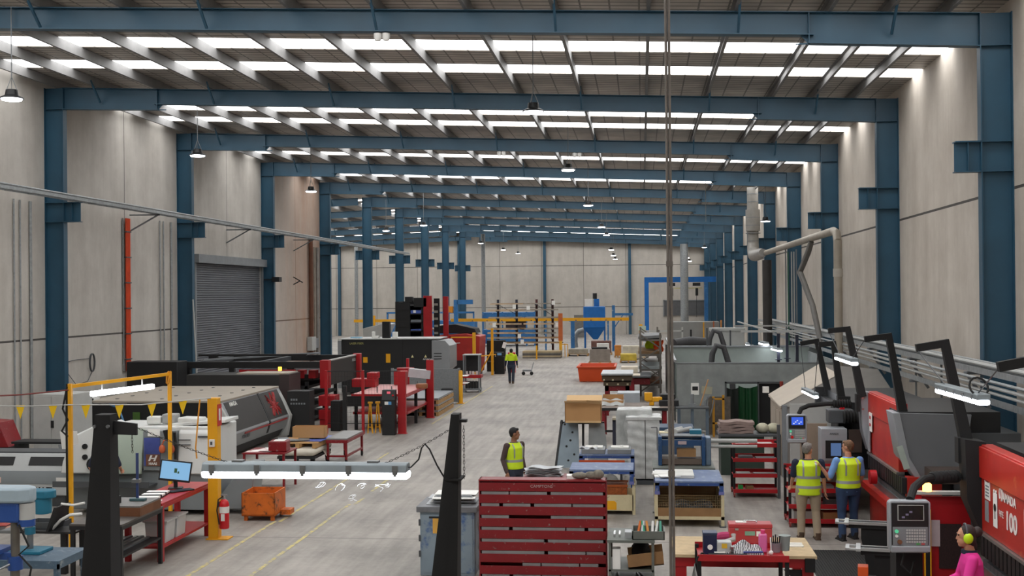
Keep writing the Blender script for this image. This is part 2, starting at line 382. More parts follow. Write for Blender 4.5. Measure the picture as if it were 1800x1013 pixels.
# ---------------------------------------------------------------- portal frames
def column(name, side, X, Y, label, group, both=False):   # side +1: outer flange at +X
    t = T(name, label, 'column', (X, Y, 0), 0, group)
    d = .6; xo = side * d; h = zt(X) + (.0 if not both else -.02)
    m = M()
    a, b_ = min(0, xo), max(0, xo)
    m.b(a, .118, 0, b_, .132, h)
    m.b(-.01 if side > 0 else -.01, 0, 0, .01, .25, h); m.b(xo - .01, 0, 0, xo + .01, .25, h)
    O('shaft', m, BLUE, t)
    O('stiffener', M().b(a + .01, .01, h - .66, b_ - .01, .24, h - .645), BLUE, t)
    O('base_plate', M().b(a - .08, -.06, 0, b_ + .08, .31, .03), BLUE, t)
    for s_ in ([-side, side] if both else [-side]):
        x0 = 0 if s_ == -side else xo
        x1 = x0 + s_ * .5
        lo, hi = min(x0, x1), max(x0, x1)
        m = M().b(lo, .118, 6.84, hi, .132, 7.44).b(lo, 0, 7.42, hi, .25, 7.445).b(lo, 0, 6.83, hi, .25, 6.85)
        m.b(lo + .24, .02, 6.85, lo + .255, .23, 7.42)
        if s_ == -side and not both: m.b(a, .0, 7.42, b_, .24, 7.44).b(a, .0, 6.83, b_, .24, 6.85)
        O('crane_corbel', m, BLUE, t)
    return t
for k in range(-1, 10):
    Y = 34.9 + 10.5 * k
    column('steel_column', 1, 6.69, Y, 'blue steel column against the press brake wall, %s along from the camera' % ORD[k + 2], 'columns of the press brake wall')
    if 0 <= k <= 3:
        column('steel_column', -1, -17.6, Y, ('blue steel column against the long wall, before the orange cable strip', 'blue steel column at the camera side of the roller door', 'blue steel column at the far side of the roller door', 'blue steel column where the rust stained wall ends')[k], 'columns of the roller door wall')
    elif 3 < k <= 8:
        column('steel_column', -1, -17.6, Y, 'blue freestanding column with brackets on two sides, %s beyond the rust stained wall' % ORD[k - 3], 'freestanding columns', True)
    # rafter
    t = T('roof_rafter', 'blue steel roof rafter spanning the hall, %s away from the camera' % ORD[k + 2], 'rafter', (0, Y + .125, 0), 0, 'roof rafters of the hall')
    m = M(); xr, xl = 6.68, -17.6
    m.bar((xl, 0, zt(xl) - .235), (xr, 0, zt(xr) - .235), .014, .44).bar((xl, 0, zt(xl) - .01), (xr, 0, zt(xr) - .01), .25, .018)
    m.bar((xl + 2.9, 0, zt(xl + 2.9) - .46), (xr - 3.2, 0, zt(xr - 3.2) - .46), .25, .018)
    O('beam', m, BLUE, t)
    for x0, x1, s_ in ((xr, xr - 3.3, -1), (xl, xl + 3.0, 1)):
        m = M(); zb0, zb1 = zt(x0) - .655, zt(x1) - .63
        m.bar((x0, 0, zb0), (x1, 0, zb1), .25, .018)
        m.pr([(x0, zb0), (x1, zb1), (x1 - s_ * -.18, zt(x1) - .44), (x0, zt(x0) - .43)], 'y', -.006, .006)
        m.bar((x1 - s_ * .4, 0, zb1 + .008), (x1 + s_ * .25, 0, zb1 + .0), .02, .03)
        m.b(x1 - .01, -.12, zb1, x1 + .01, -.008, zt(x1) - .02)
        O('haunch', m, BLUE, t)
    for j in (1, 3, 5, 7, 9, 11, 13):
        x = PX[j]
        O('fly_brace', M().bar((x, -.75, zt(x) + .12), (x, -.1, zt(x) - .44), .05, .05).bar((x, .75, zt(x) + .12), (x, .1, zt(x) - .44), .05, .05), BLUE, t)
    if k >= 4:
        t = T('side_rafter', 'blue rafter over the side bay behind the freestanding columns, %s away from the camera' % ORD[k - 3], 'rafter', (0, Y + .125, 0), 0, 'rafters of the side bay')
        m = M(); ibeam(m, (-18.5, 0, zt(-18.5) - .3), (AX + .1, 0, zt(AX) - .3), .46); O('beam', m, BLUE, t)
        for x in (-20.2, -24.2, -28.2, -32.2): O('fly_brace', M().bar((x, -.7, zt(x) + .05), (x, -.1, zt(x) - .5), .05), BLUE, t)
# end wall posts
for x, lb in ((-1.28, 'blue post on the far end wall behind the dust collector'), (-10.55, 'blue post on the far end wall above the timber rack'), (-20.0, 'blue post on the far end wall beside the last freestanding column'), (-26.8, 'blue post on the far end wall behind the orange hoist'), (-33.5, 'blue post on the far end wall deep in the side bay')):
    m = M(); h = zt(x) - .1
    m.b(x - .15, FY - .3, 0, x + .15, FY - .27, h).b(x - .01, FY - .27, 0, x + .01, FY - .02, h).b(x - .15, FY - .05, 0, x + .15, FY - .02, h)
    S('wall_mullion_post', m, BLUE, lb, 'post', group='posts of the end wall')
# floor markings
YL = mat('worn_yellow_line', '#c6b872', .7, 0, (4, .15), wear=('#9b968e', .6, 6))
for i, x in enumerate((-7.32, -6.3)):
    m = M()
    for y0, y1, dx in (((12, 23.2, 0), (23.2, 33.5, .1), (41, 58, .02)), ((12, 25.2, 0), (25.2, 26.0, .12), (26.9, 30.5, .1)))[i]: m.b(x + dx - .035, y0, 0, x + dx + .035, y1, .004)
    ST('floor_marking_%d' % (i + 1), m, YL)
# camera + render view
cam = bpy.data.cameras.new('camera'); cam.sensor_width = 36; cam.lens = FPX / 1800 * 36; cam.clip_end = 500
co = bpy.data.objects.new('camera', cam); COL.objects.link(co)
mw = Matrix((CR, CU, -CD)).transposed().to_4x4(); mw.translation = EYE; co.matrix_world = mw
SC.camera = co
w = bpy.data.worlds.new('overcast'); SC.world = w; w.use_nodes = True
w.node_tree.nodes['Background'].inputs[0].default_value = lin('#dfe6ee'); w.node_tree.nodes['Background'].inputs[1].default_value = 1.0
vs = SC.view_settings; vs.view_transform = 'Standard'; vs.look = 'None'; vs.exposure = -0.03; vs.gamma = 1.0; vs.use_curve_mapping = False
# ================================================================ long wall with the roller door
DOOR = mat('door_slat_grey', '#73767c', .5, .2, (2, .06))
m = M(); n = 62
prof = []
for i in range(n):
    z = i * 6.0 / n; h = 6.0 / n
    prof += [(-.07, z), (-.03, z + h * .35), (-.03, z + h * .7), (-.07, z + h * .98)]
pts = [(LW + u, v) for u, v in prof]
poly = pts + [(LW - .12, 6.0), (LW - .12, 0)]
vs = [(x, 47.2, z) for x, z in pts] + [(x, 55.75, z) for x, z in pts]; k = len(pts)
m.add(vs, [(i, i + 1, k + i + 1, k + i) for i in range(k - 1)])
ST('door_1', m, DOOR)
ST('trim_1', M().b(LW, 47.0, 5.9, LW + .28, 55.9, 6.25).b(LW, 47.05, 0, LW + .1, 47.2, 5.9).b(LW, 55.75, 0, LW + .1, 55.9, 5.9), GREY)
# cable tray carried on the corbels
t = T('cable_tray', 'galvanised cable tray with conduits running along the roller door wall above the corbels', 'cable tray', (-17.2, 0, 7.47))
m = M().b(-.18, 12, 0, -.15, 87, .09).b(.15, 12, 0, .18, 87, .09)
for i in range(60): m.b(-.15, 12.3 + i * 1.25, 0, .15, 12.36 + i * 1.25, .02)
O('ladder_rung_tray', m, GALV, t)
for dx, dz, r in ((-.1, .13, .035), (.02, .12, .025), (.12, .14, .03)): O('conduit', M().cy((dx, 12, dz), (dx, 87, dz), r, n=8), GALV if dx > -.05 else DGREY, t)
for i, y in enumerate((29.5, 41, 51, 61.2)): O('bracket', M().bar((-.98, y, -.6), (.1, y, -.02), .05).bar((-.98, y, -.03), (.15, y, -.03), .05), GREY, t)
CABO = mat('orange_cable_sheath', '#cf4519', .6, 0, (3, .12))
m = M()
for i in range(5): m.cy((0, i * .07, 1.9), (0, i * .07, 7.3), .034, n=8)
t = T('cable_riser', 'orange electrical cables in a flat vertical bundle on the concrete wall', 'cable', (LW + .12, 40.45, 0))
O('cable_strand', m, CABO, t)
m = M()
for i in range(6): m.b(-.05, -.06, 2.3 + i * .9, .05, .34, 2.34 + i * .9)
O('clamp_strap', m, DGREY, t); O('backing_channel', M().b(-.09, -.12, 1.9, -.05, -.05, 7.3).b(-.09, .33, 1.9, -.05, .42, 7.3), GALV, t)
for i, (y, z0, lb) in enumerate(((33.0, .3, 'thin grey conduit on the concrete wall, outermost of three before the first wall column'), (33.35, .3, 'thin grey conduit on the concrete wall, middle one before the first wall column'), (33.95, .3, 'teal tinted conduit on the concrete wall tight to the first wall column'), (43.6, 2.1, 'thin grey conduit dropping down the wall, outer of a pair before the roller door'), (43.95, 2.1, 'thin grey conduit dropping down the wall, inner of a pair before the roller door'), (44.7, .2, 'grey pipe standing on the wall tight to the roller door column'))):
    S('wall_conduit', M().cy((LW + .05, y, z0), (LW + .05, y, 7.4), .025 if i not in (2, 5) else .045, n=8), GALV, lb, 'conduit', group='conduits of the roller door wall')
S('leaning_pole', M().cy((-17.2, 45.0, .02), (-17.45, 45.1, 4.4), .03, n=8), LGREY, 'long pale pole leaning against the column at the near side of the roller door', 'pole')
m = M()
for k in range(3): m.tube([(LW + .04 + .02 * k, 37.9 + .17 * cos(a * pi / 8 + k), 2.35 + .3 * sin(a * pi / 8 + k)) for a in range(17)], .014, 6)
S('hose_coil', m, DGREY, 'coil of dark hose hanging on the concrete wall between two blue columns', 'hose')
S('slack_cable', M().tube([(LW + .04, 36.0, 2.45), (LW + .04, 36.6, 2.5), (LW + .04, 37.7, 2.5)] , .012, 6).tube([(LW + .04, 36.1, 2.2), (LW + .04, 36.8, 1.7), (LW + .04, 37.6, 1.75), (LW + .04, 38.0, 2.1)], .012, 6), DGREY, 'thin slack cable looping along the concrete wall to the hose coil', 'cable')
t = T('flood_lamp', 'black flood lamp on a bracket at the far edge of the roller door', 'lamp', (-17.5, 55.9, 5.3))
O('lamp_head', M().b(-.12, -.25, -.12, .25, .2, .12), DARK, t, bv=.02); O('mounting_arm', M().bar((-.6, .05, 0), (-.1, .05, 0), .06), DARK, t)
# pipes in the rusty corner
for i, (y, r, c, lb) in enumerate(((64.0, .12, '#6b4634', 'rust brown riser pipe in the stained wall corner'), (64.7, .06, '#9a9489', 'pale riser pipe beside the rust brown one in the stained corner'), (65.3, .09, '#8c8a86', 'grey riser pipe tight to the column in the stained corner'))):
    S('riser_pipe', M().cy((LW + .16, y, 0), (LW + .16, y, 7.2 if i else 7.6), r, n=10), mat('riser_%d' % i, c, .6, .2, (3, .15)), lb, 'pipe', group='riser pipes in the stained corner')
t = T('switch_box', 'pale grey electrical boxes on the stained wall below the riser pipes', 'electrical box', (LW + .02, 63.6, 1.5))
O('enclosure', M().b(0, 0, 0, .3, .8, .75), LGREY, t, bv=.02); O('side_enclosure', M().b(0, .9, .1, .25, 1.5, .65), GREY, t, bv=.02)
t = T('wall_bracket', 'small dark bracket with a dangling hook on the stained wall', 'bracket', (LW, 61.2, 5.2))
O('strut', M().bar((0, 0, .3), (.5, 0, 0), .05).bar((0, 0, -.1), (.35, 0, .08), .05), DARK, t)
# ================================================================ light frame over the lathe, bunting
a, b_ = Vector((-10.28, 20.6, 0)), Vector((-9.6, 23.5, 0))
t = T('portal_gantry', 'yellow square tube portal frame carrying a bright tube light over the lathe', 'frame', a)
d = b_ - a
O('post', M().c(0, 0, 0, .065, .065, 2.95), YEL, t); O('post', M().c(d.x, d.y, 0, .065, .065, 2.98), YEL, t)
O('crossbar', M().bar((0, 0, 2.9), (d.x, d.y, 2.93), .06), YEL, t)
O('black_flex', M().tube([(-.05, -.02, 2.95), (-.06, -.03, 2.3), (-.05, -.04, 1.2), (-.04, -.04, .3)], .02, 6).tube([(-.04, -.04, 2.9), (-.12, -.05, 2.5), (-.03, -.04, 2.3), (-.14, -.05, 2.1), (-.03, -.04, 2.0)], .018, 6), RUB, t)
O('yellow_cord', M().tube([(d.x + .05 * cos(i), d.y - .05, 2.85 + .14 * sin(i * 1.3)) for i in range(12)], .012, 6), mat('cord_amber', '#d9962a', .6), t)
LAMP = emis('lamp_white', '#f4f8ff', 14.0)
e = d.normalized()
t = T('tube_light', 'white tube light hanging under the yellow portal frame', 'light', a + e * .55 + Vector((.02, 0, 2.72)), 0)
O('diffuser', M().bar((0, 0, 0), e * 1.85, .09, .1), LAMP, t, bv=.02); O('hanger_clip', M().bar(e * .3, e * .3 + Vector((0, 0, .18)), .02).bar(e * 1.5, e * 1.5 + Vector((0, 0, .19)), .02), GALV, t)
s0, s1, s2 = YP(-40, 713, 20.5), YP(122, 712, 20.55), YP(371, 700, 21.4)
t = T('bunting_line', 'thin rope strung with yellow pennants between the portal frame and the yellow post', 'bunting', s1)
O('rope', M().tube([s0 - s1, (s0 - s1) * .5 - Vector((0, 0, .02)), (0, 0, 0), (s2 - s1) * .5 - Vector((0, 0, .06)), s2 - s1], .012, 6), LGREY, t)
PEN = mat('pennant_yellow', '#f0c413', .7, 0, (3, .04))
for px in (-21, 36, 93, 150, 208, 265, 320):
    if px < 122: u = (px + 40) / 162; p = (s0 - s1) * (1 - u)
    else: u = (px - 122) / 249; p = (s2 - s1) * u - Vector((0, 0, .06 * (1 - abs(2 * u - 1))))
    O('pennant', M().pr([(-.085, 0), (.085, 0), (0, -.25)], 'y', -.003, .003), PEN, t, loc=p)
S('air_line', M().tube([YP(-40, 698, 20.6), YP(40, 694, 20.6), YP(120, 686, 20.55)], .015, 6), mat('hose_red', '#7a3a36', .6), 'thin red air line slung to the top of the yellow portal frame', 'hose')
# yellow services post + extinguisher
t = T('services_post', 'tall yellow square post with a switch and red extinguisher sign beside the red desk', 'post', (-7.93, 21.5, 0))
O('shaft', M().c(0, 0, 0, .19, .19, 2.62), YEL, t, bv=.01); O('base_plate', M().c(.08, .02, 0, .42, .3, .02), YEL, t)
O('switch', M().c(0, -.12, 1.72, .1, .06, .14), WHITE, t, bv=.01); O('switch_key', M().c(0, -.155, 1.76, .04, .01, .06), DGREY, t)
O('sign', M().b(.1, -.1, 2.1, .11, .1, 2.5), mat('sign_red', '#c22a22', .5), t); O('sign_symbol', M().b(.111, -.05, 2.2, .113, .03, 2.42), WHITE, t)
O('amber_cord', M().tube([(-.25, -.05, 2.6), (-.28, -.08, 2.2), (-.32, -.1, 1.7), (-.3, -.1, 1.5)], .014, 6), mat('cord_amber', '#d9962a', .6), t)
t = T('fire_extinguisher', 'red fire extinguisher with a white band hanging beside the yellow post', 'fire extinguisher', (-7.72, 21.42, .2))
RX = mat('extinguisher_red', '#c01620', .35, 0, (2, .03))
O('cylinder', M().la([(.0, 0), (.085, .01), (.092, .04), (.092, .46), (.07, .52), (.03, .55), (.0, .56)]), RX, t)
O('label_band', M().la([(.0935, .3), (.0935, .42)]), WHITE, t); O('label_block', M().b(-.03, -.096, .16, .04, -.09, .29), WHITE, t)
O('valve', M().cy((0, 0, .55), (0, 0, .62), .025).b(-.06, -.015, .61, .06, .015, .64), CHR, t)
O('hose', M().tube([(-.02, -.02, .6), (-.09, -.06, .55), (-.11, -.08, .35), (-.06, -.1, .1)], .013, 6), RUB, t)
O('wall_hook', M().b(-.12, -.02, .4, -.09, .02, .5), DGREY, t)
# ================================================================ red desk and black bench
t = T('red_desk', 'long red steel desk with a lower shelf holding a monitor and paper trays', 'desk', (-8.46, 20.65, 0))
O('desk_plate', M().b(-.34, -1.15, .96, .34, 1.2, 1.0).b(-.34, -1.15, .9, -.3, 1.2, .96).b(.3, -1.15, .9, .34, 1.2, .96), RED, t, bv=.006)
for x in (-.29, .29):
    for y in (-1.08, 1.1): O('leg', M().c(x, y, 0, .09, .09, .96), RED, t)
O('lower_shelf', M().b(-.32, -1.1, .22, .32, 1.15, .26), RED, t)
t = T('monitor', 'black computer monitor with a light blue screen on the red desk', 'monitor', (-8.5, 21.05, 1.0), .28)
O('screen_housing', M().at((0, 0, .32), (-.05, .14, 0)).b(-.28, -.02, -.19, .28, .03, .19), DARK, t, bv=.008)
O('display', M().at((0, 0, .32), (-.05, .14, 0)).b(-.255, -.024, -.15, .255, -.02, .165), emis('screen_blue', '#8fc0e8', .9), t)
O('screen_icon', M().at((0, 0, .32), (-.05, .14, 0)).b(-.02, -.0265, -.03, .03, -.0245, .05).b(.04, -.0265, -.04, .07, -.0245, .0), emis('icon_dark', '#4d6a4c', .6), t)
O('stand', M().b(-.035, 0, .01, .035, .03, .25).c(0, 0, 0, .25, .2, .02), DARK, t)
S('keyboard', M().at((0, 0, 0), (.04, 0, 0)).b(-.23, -.08, .0, .23, .08, .025), DARK, 'black keyboard on the red desk in front of the monitor', 'keyboard', (-8.28, 20.75, 1.004), .9, bv=.006)
t = T('paper_tray', 'white document trays with dark fronts near the camera end of the red desk', 'tray', (-8.55, 20.1, 1.0), .12)
for i, y in enumerate((-.25, .05, .33)):
    O('tray_shell', M().b(-.2, y - .12, 0, .2, y + .12, .02).b(-.2, y - .13, .0, .2, y - .12, .06), DARK, t); O('paper_sheet', M().b(-.18, y - .1, .021, .19, y + .12, .05), PAPER, t)
S('spread_papers', M().b(-.18, -.13, 0, .18, .13, .008), PAPER, 'loose white papers on the corner of the red desk by the brown box', 'paper', (-8.4, 19.68, 1.001), .2)
TUB = mat('clear_plastic', '#b9bcbc', .3, 0, (2, .1))
for i, (y, lb) in enumerate(((20.0, 'clear plastic tub on the red desk shelf, nearer the black bench'), (20.5, 'clear plastic tub on the red desk shelf, under the keyboard'))):
    t = T('plastic_tub', lb, 'tub', (-8.36, y, .26), 0, 'plastic tubs under the red desk')
    O('tub_wall', M().pr([(-.17, 0), (.17, 0), (.2, .36), (-.2, .36)], 'y', -.2, .2), TUB, t, bv=.012); O('tub_rim', M().b(-.22, -.23, .36, .22, .23, .385), LGREY, t)
S('coiled_cord', M().tube([(.05 * cos(i * .9), .008 * i, .05 * sin(i * .9)) for i in range(46)], .011, 6), RUB, 'black coiled cord hanging under the red desk', 'cord', (-8.62, 21.2, .74))
t = T('steel_workbench', 'black steel workbench with a shelf of steel bars at the end of the red desk', 'workbench', (-8.52, 18.65, 0))
BT = mat('bench_top_steel', '#5a5652', .5, .4, (3, .2))
O('bench_plate', M().b(-.42, -.8, .93, .44, .82, .96), BT, t)
for x in (-.38, .4):
    for y in (-.76, .78): O('leg', M().c(x, y, 0, .06, .06, .93), DARK, t)
O('apron', M().b(-.42, -.8, .87, .44, -.77, .93).b(.41, -.77, .87, .44, .79, .93), DARK, t)
O('lower_shelf', M().b(-.4, -.78, .42, .42, .8, .45), DARK, t)
for i in range(4): S('steel_bar', M().b(-.03, -.62, 0, .03, .7, .03 + .01 * (i % 2)), STEEL, 'bright steel flat bar on the shelf under the black workbench', 'steel bar', (-8.3 - .1 * i, 18.65, .451), 0, 'steel bars under the black workbench')
t = T('surface_plate', 'grey surface plate in a brown timber box on the black workbench', 'surface plate', (-8.42, 18.95, .96))
O('timber_box', M().b(-.36, -.42, 0, .34, .42, .14), mat('brown_timber', '#6a4126', .6, 0, (5, .2)), t); O('stone_face', M().b(-.35, -.41, .14, .33, .41, .165), mat('granite_grey', '#6f6d6a', .5, 0, (30, .12)), t)
t = T('height_gauge', 'blue upright height gauge standing on the grey surface plate', 'gauge', (-8.35, 19.05, 1.125))
O('gauge_column', M().c(0, 0, .04, .04, .03, .75), mat('gauge_blue', '#30406f', .4), t); O('gauge_foot', M().b(-.12, -.06, 0, .14, .06, .045), mat('gauge_teal', '#3f5b5f', .4), t, bv=.01); O('slide', M().b(-.08, -.05, .3, .05, .05, .36), STEEL, t)
S('vee_block', M().pr([(-.06, 0), (.06, 0), (.06, .12), (.02, .12), (0, .08), (-.02, .12), (-.06, .12)], 'y', -.05, .05), DARK, 'dark steel vee block on the grey surface plate', 'block', (-8.6, 18.8, 1.125))
# ================================================================ bench and pillar drills
t = T('blue_bench', 'low blue steel bench carrying the teal bench drill', 'bench', (-8.62, 16.25, 0))
GB = mat('bench_blue_grey', '#4b6173', .5, .1, (4, .15), wear=('#8c959a', .2, 7))
O('bench_plate', M().b(-.62, -.45, .81, .55, .45, .85), GB, t)
for x in (-.58, .5):
    for y in (-.4, .4): O('leg', M().c(x, y, 0, .07, .07, .81), GB, t)
O('apron', M().b(-.62, -.45, .74, .55, -.42, .81).b(.52, -.45, .74, .55, .45, .81), GB, t)
TEAL = mat('drill_teal', '#1d6a83', .4, 0, (3, .08))
t = T('bench_drill', 'teal bench drill standing on the low blue bench', 'drill press', (-8.78, 16.35, .85))
O('drill_foot', M().b(-.28, -.2, 0, .25, .2, .05), TEAL, t, bv=.01); O('drill_column', M().cy((0, 0, .05), (0, 0, .72), .045, n=14), STEEL, t)
O('belt_cover', M().pr([(-.28, -.13), (.3, -.13), (.38, -.05), (.38, .05), (.3, .13), (-.28, .13)], 'z', .78, .9), TEAL, t, bv=.02)
O('motor_head', M().cy((.2, 0, .56), (.2, 0, .78), .12, n=16).b(-.3, -.1, .6, .1, .1, .78), TEAL, t, bv=.01); O('table_collar', M().cy((0, 0, .26), (0, 0, .36), .075), TEAL, t); O('work_table', M().c(-.24, 0, .3, .28, .28, .03), STEEL, t)
LBLUE = mat('drill_blue', '#234a8f', .4, 0, (3, .08))
p = YP(27, 960, 13.4)
t = T('pillar_drill', 'tall pillar drill with a pale grey belt cover and blue head', 'drill press', (p.x, 13.4, 0))
O('pillar', M().cy((0, 0, .04), (0, 0, 1.95), .052, n=16), mat('worn_column', '#77736b', .4, .6, (4, .2)), t); O('floor_foot', M().b(-.4, -.25, 0, .25, .25, .05), LBLUE, t)
O('belt_cover', M().pr([(-.62, -.15), (.12, -.15), (.24, -.06), (.24, .06), (.12, .15), (-.62, .15)], 'z', 2.1, 2.28), mat('drill_cover_grey', '#9fb0ba', .4), t, bv=.03)
O('drill_head', M().b(-.55, -.12, 1.87, .1, .12, 2.1), LBLUE, t, bv=.02); O('motor', M().cy((.14, 0, 1.9), (.14, 0, 2.09), .1, n=16), LGREY, t)
O('motor_mount', M().cy((.14, 0, 1.82), (.14, 0, 1.9), .1, n=16), LBLUE, t); O('table_collar', M().cy((0, 0, 1.3), (0, 0, 1.46), .085), LBLUE, t); O('work_table', M().c(-.35, 0, 1.5, .45, .4, .05).b(-.3, -.04, 1.42, 0, .04, 1.5), LBLUE, t)
O('crank', M().cy((-.02, -.1, 1.38), (-.1, -.22, 1.34), .015).cy((-.1, -.22, 1.34), (-.16, -.22, 1.26), .012), STEEL, t)
O('power_cord', M().tube([(.1, -.1, 1.85), (.22, -.1, 1.6), (.1, -.1, 1.5), (.25, -.1, 1.35), (.22, -.1, 1.2)], .012, 6), RUB, t)
# black parts bench behind
t = T('parts_bench', 'black bench cluttered with small parts behind the blue drills', 'bench', (-10.2, 18.9, 0))
O('bench_plate', M().b(-.9, -.35, .66, .85, .4, .7), DARK, t)
for x in (-.85, .8):
    for y in (-.3, .35): O('leg', M().c(x, y, 0, .09, .09, .66), DARK, t)
S('parts_tray', M().b(-.3, -.2, 0, .3, .2, .03).b(-.3, -.2, .03, .3, -.18, .1).b(-.3, .18, .03, .3, .2, .1).b(-.3, -.2, .03, -.28, .2, .1).b(.28, -.2, .03, .3, .2, .1), DGREY, 'dark tray of small parts on the cluttered black bench', 'tray', (-9.85, 18.95, .7))
S('yellow_caliper_case', M().b(-.1, -.05, 0, .1, .05, .05), mat('case_yellow', '#d8c31c', .5), 'small yellow case at the front edge of the cluttered black bench', 'case', (-10.05, 18.63, .7), .1, bv=.01)
for i, (x, y, c, lb) in enumerate(((-10.7, 19.0, '#9a4a44', 'reddish rag heap on the cluttered black bench, by the teal drill'), (-10.35, 18.8, '#b98a78', 'pale pink rag on the cluttered black bench'))):
    S('shop_rag', M().gr(lambda u, v: (-.13 + .26 * u, -.1 + .2 * v, .015 + .06 * sin(pi * u) * sin(pi * v) * (1 + .5 * sin(9 * u + 5 * v))), 8, 8, .012), mat('rag_%d' % i, c, .9, 0, (8, .3)), lb, 'rag', (x, y, .7))
t = T('control_desk', 'open-sided black sloping control desk with white hoses beside the parts bench', 'control desk', (-9.35, 18.6, .7))
O('sloped_panel', M().pr([(-.25, 0), (-.1, .42), (-.06, .42), (-.21, 0)], 'y', -.25, .25).b(-.21, -.25, 0, .25, .25, .03), DARK, t)
O('white_hose', M().tube([(-.2, -.1, .05), (-.05, -.12, .2), (.1, -.1, .28), (.3, -.1, .3)], .025, 8).tube([(-.1, 0, .44), (.1, 0, .42), (.3, 0, .46)], .02, 8), WHITE, t)
# ================================================================ bar feeder and lathe
MG = mat('machine_light_grey', '#b5b8b8', .4, 0, (1.5, .04)); MW = mat('machine_white', '#d3d5d3', .4, 0, (1.5, .04)); MM = mat('machine_mid_grey', '#7c8285', .4, 0, (1.5, .06))
t = T('bar_feeder', 'long pale grey bar feeder with sloping lid windows left of the lathe', 'bar feeder', (-14.3, 24.9, 0))
t['label'] = 'long pale grey bar feeder with two dark lid windows, beside the lathe'
O('body', M().pr([(-.4, .25), (.5, .25), (.5, 1.08), (-.12, 1.12), (-.32, .8), (-.4, .62)], 'x', -2.3, 2.25), MG, t, bv=.015)
O('grey_band', M().pr([(-.345, .77), (-.415, .64), (-.415, .5), (-.395, .5), (-.395, .64), (-.325, .77)], 'x', -2.3, 2.2), MM, t)
O('lid', M().b(-2.3, -.1, 1.1, 2.3, .5, 1.15), DGREY, t)
for x in (-1.9, -.3, 1.05): O('lid_window', M().pr([(-.16, 1.05), (-.27, .88), (-.285, .88), (-.175, 1.05)], 'x', x, x + 1.0), DARK, t)
O('black_stripe', M().b(-2.3, -.412, .32, 1.65, -.4, .43), BLACK, t)
TX('SERVO BAR 300', .13, t, (.95, -.414, .375), (pi / 2, 0, 0), MG, sx=1.25, shear=.25, bold=.004)
O('lid_handle', M().bar((-.65, -.42, .63), (-.1, -.42, .63), .03), CHR, t); O('caution_label', M().b(.2, -.42, .52, .5, -.415, .64), mat('label_pink', '#d9bdb4', .6), t); O('rating_label', M().b(1.75, -.42, .52, 2.05, -.415, .64), WHITE, t)
O('foot', M().b(-2.2, -.3, 0, -1.9, .4, .25), DGREY, t); O('foot', M().b(1.6, -.3, 0, 1.9, .4, .25), DGREY, t)
t = T('cnc_lathe', 'pale grey and white lathe with a green tinted sliding door and blue sign', 'lathe', (-10.3, 24.3, 0))
O('bed', M().b(-1.55, -.5, .1, 1.6, .8, .92), MM, t, bv=.02)
O('headstock_cover', M().pr([(-1.75, .85), (-.85, .85), (-.78, 1.72), (-1.0, 1.85), (-1.5, 1.62), (-1.7, 1.1)], 'y', -.62, .7), MW, t, bv=.03)
O('sliding_door', M().pr([(-.66, .85), (-.62, 1.3), (-.45, 1.78), (-.4, 1.78), (-.56, 1.3), (-.6, .85)], 'x', -.85, .02), mat('door_pale_green', '#9fac9f', .4, 0, (1, .1)), t, bv=.02)
O('canopy_shell', M().b(-.85, -.45, .92, 1.55, .8, 1.82), MW, t, bv=.03)
O('sliding_lid', M().at((.95, .1, 1.82), (0, -.08, 0)).b(-.45, -.4, 0, .75, .4, .07), MW, t, bv=.01)
O('control_face', M().b(.03, -.58, .92, .75, -.44, 1.74), MM, t, bv=.01)
O('right_cover', M().pr([(-.6, .85), (-.52, 1.7), (-.35, 1.82), (.4, 1.82), (.4, .85)], 'x', .76, 1.6), MW, t, bv=.03)
O('blue_sign', M().b(.06, -.6, 1.02, .4, -.585, 1.6), mat('sign_blue', '#3d4a8c', .5, 0, (4, .25)), t)
O('logo_patch', M().b(.1, -.606, 1.02, .4, -.6, 1.26), mat('logo_brown', '#6d4636', .5), t)
O('logo_mark', M().pr([(.15, 1.12), (.19, 1.12), (.24, 1.24), (.2, 1.24)], 'y', -.61, -.606).pr([(.26, 1.12), (.3, 1.12), (.35, 1.24), (.31, 1.24)], 'y', -.61, -.606).b(.19, -.61, 1.165, .31, -.606, 1.19), WHITE, t)
TX('HAAS', .07, t, (.25, -.608, 1.065), (pi / 2, 0, 0), WHITE, bold=.002)
O('notice', M().b(.14, -.6, 1.63, .4, -.585, 1.78), PAPER, t)
for z in (1.2, 1.42): O('knob', M().cy((-1.2, -.66, z), (-1.2, -.61, z), .055), BLACK, t)
O('oval_port', M().at((-1.02, -.62, 1.05), (0, 0, 0)).cy((0, .0, 0), (0, -.04, 0), .14, n=18), DARK, t)
O('hanging_sheet', M().at((-1.52, -.66, 1.55), (.3, 0, .1)).b(-.18, 0, -.2, .18, .006, .2), PAPER, t)
for z in (1.45, 1.55): O('vent_slot', M().b(.8, -.61, z, 1.05, -.57, z + .015), DARK, t)
O('maker_badge', M().b(1.2, -.575, 1.6, 1.42, -.555, 1.64), DGREY, t)
O('chip_conveyor', M().pr([(1.6, .1), (2.2, .1), (2.35, 1.05), (2.1, 1.05), (1.6, .4)], 'y', -.35, .3), MM, t, bv=.02)
O('chip_tray', M().b(-1.75, -.95, .62, .3, -.5, .66).b(-1.75, -.95, .66, .3, -.92, .74), DGREY, t)
S('ear_muffs', M().sp((-.1, 0, 0), (.07, .045, .09)).sp((.1, 0, 0), (.07, .045, .09)).tube([(-.1, 0, .08), (-.06, 0, .18), (.06, 0, .18), (.1, 0, .08)], .015, 6), mat('muff_orange', '#c2603a', .5), 'orange ear muffs hanging on the grey lathe panel', 'ear muffs', (-9.72, 23.62, 1.38))
t = T('hand_grinder', 'black hand grinder hanging on the lathe panel above the orange ear muffs', 'grinder', (-9.66, 23.6, 1.62))
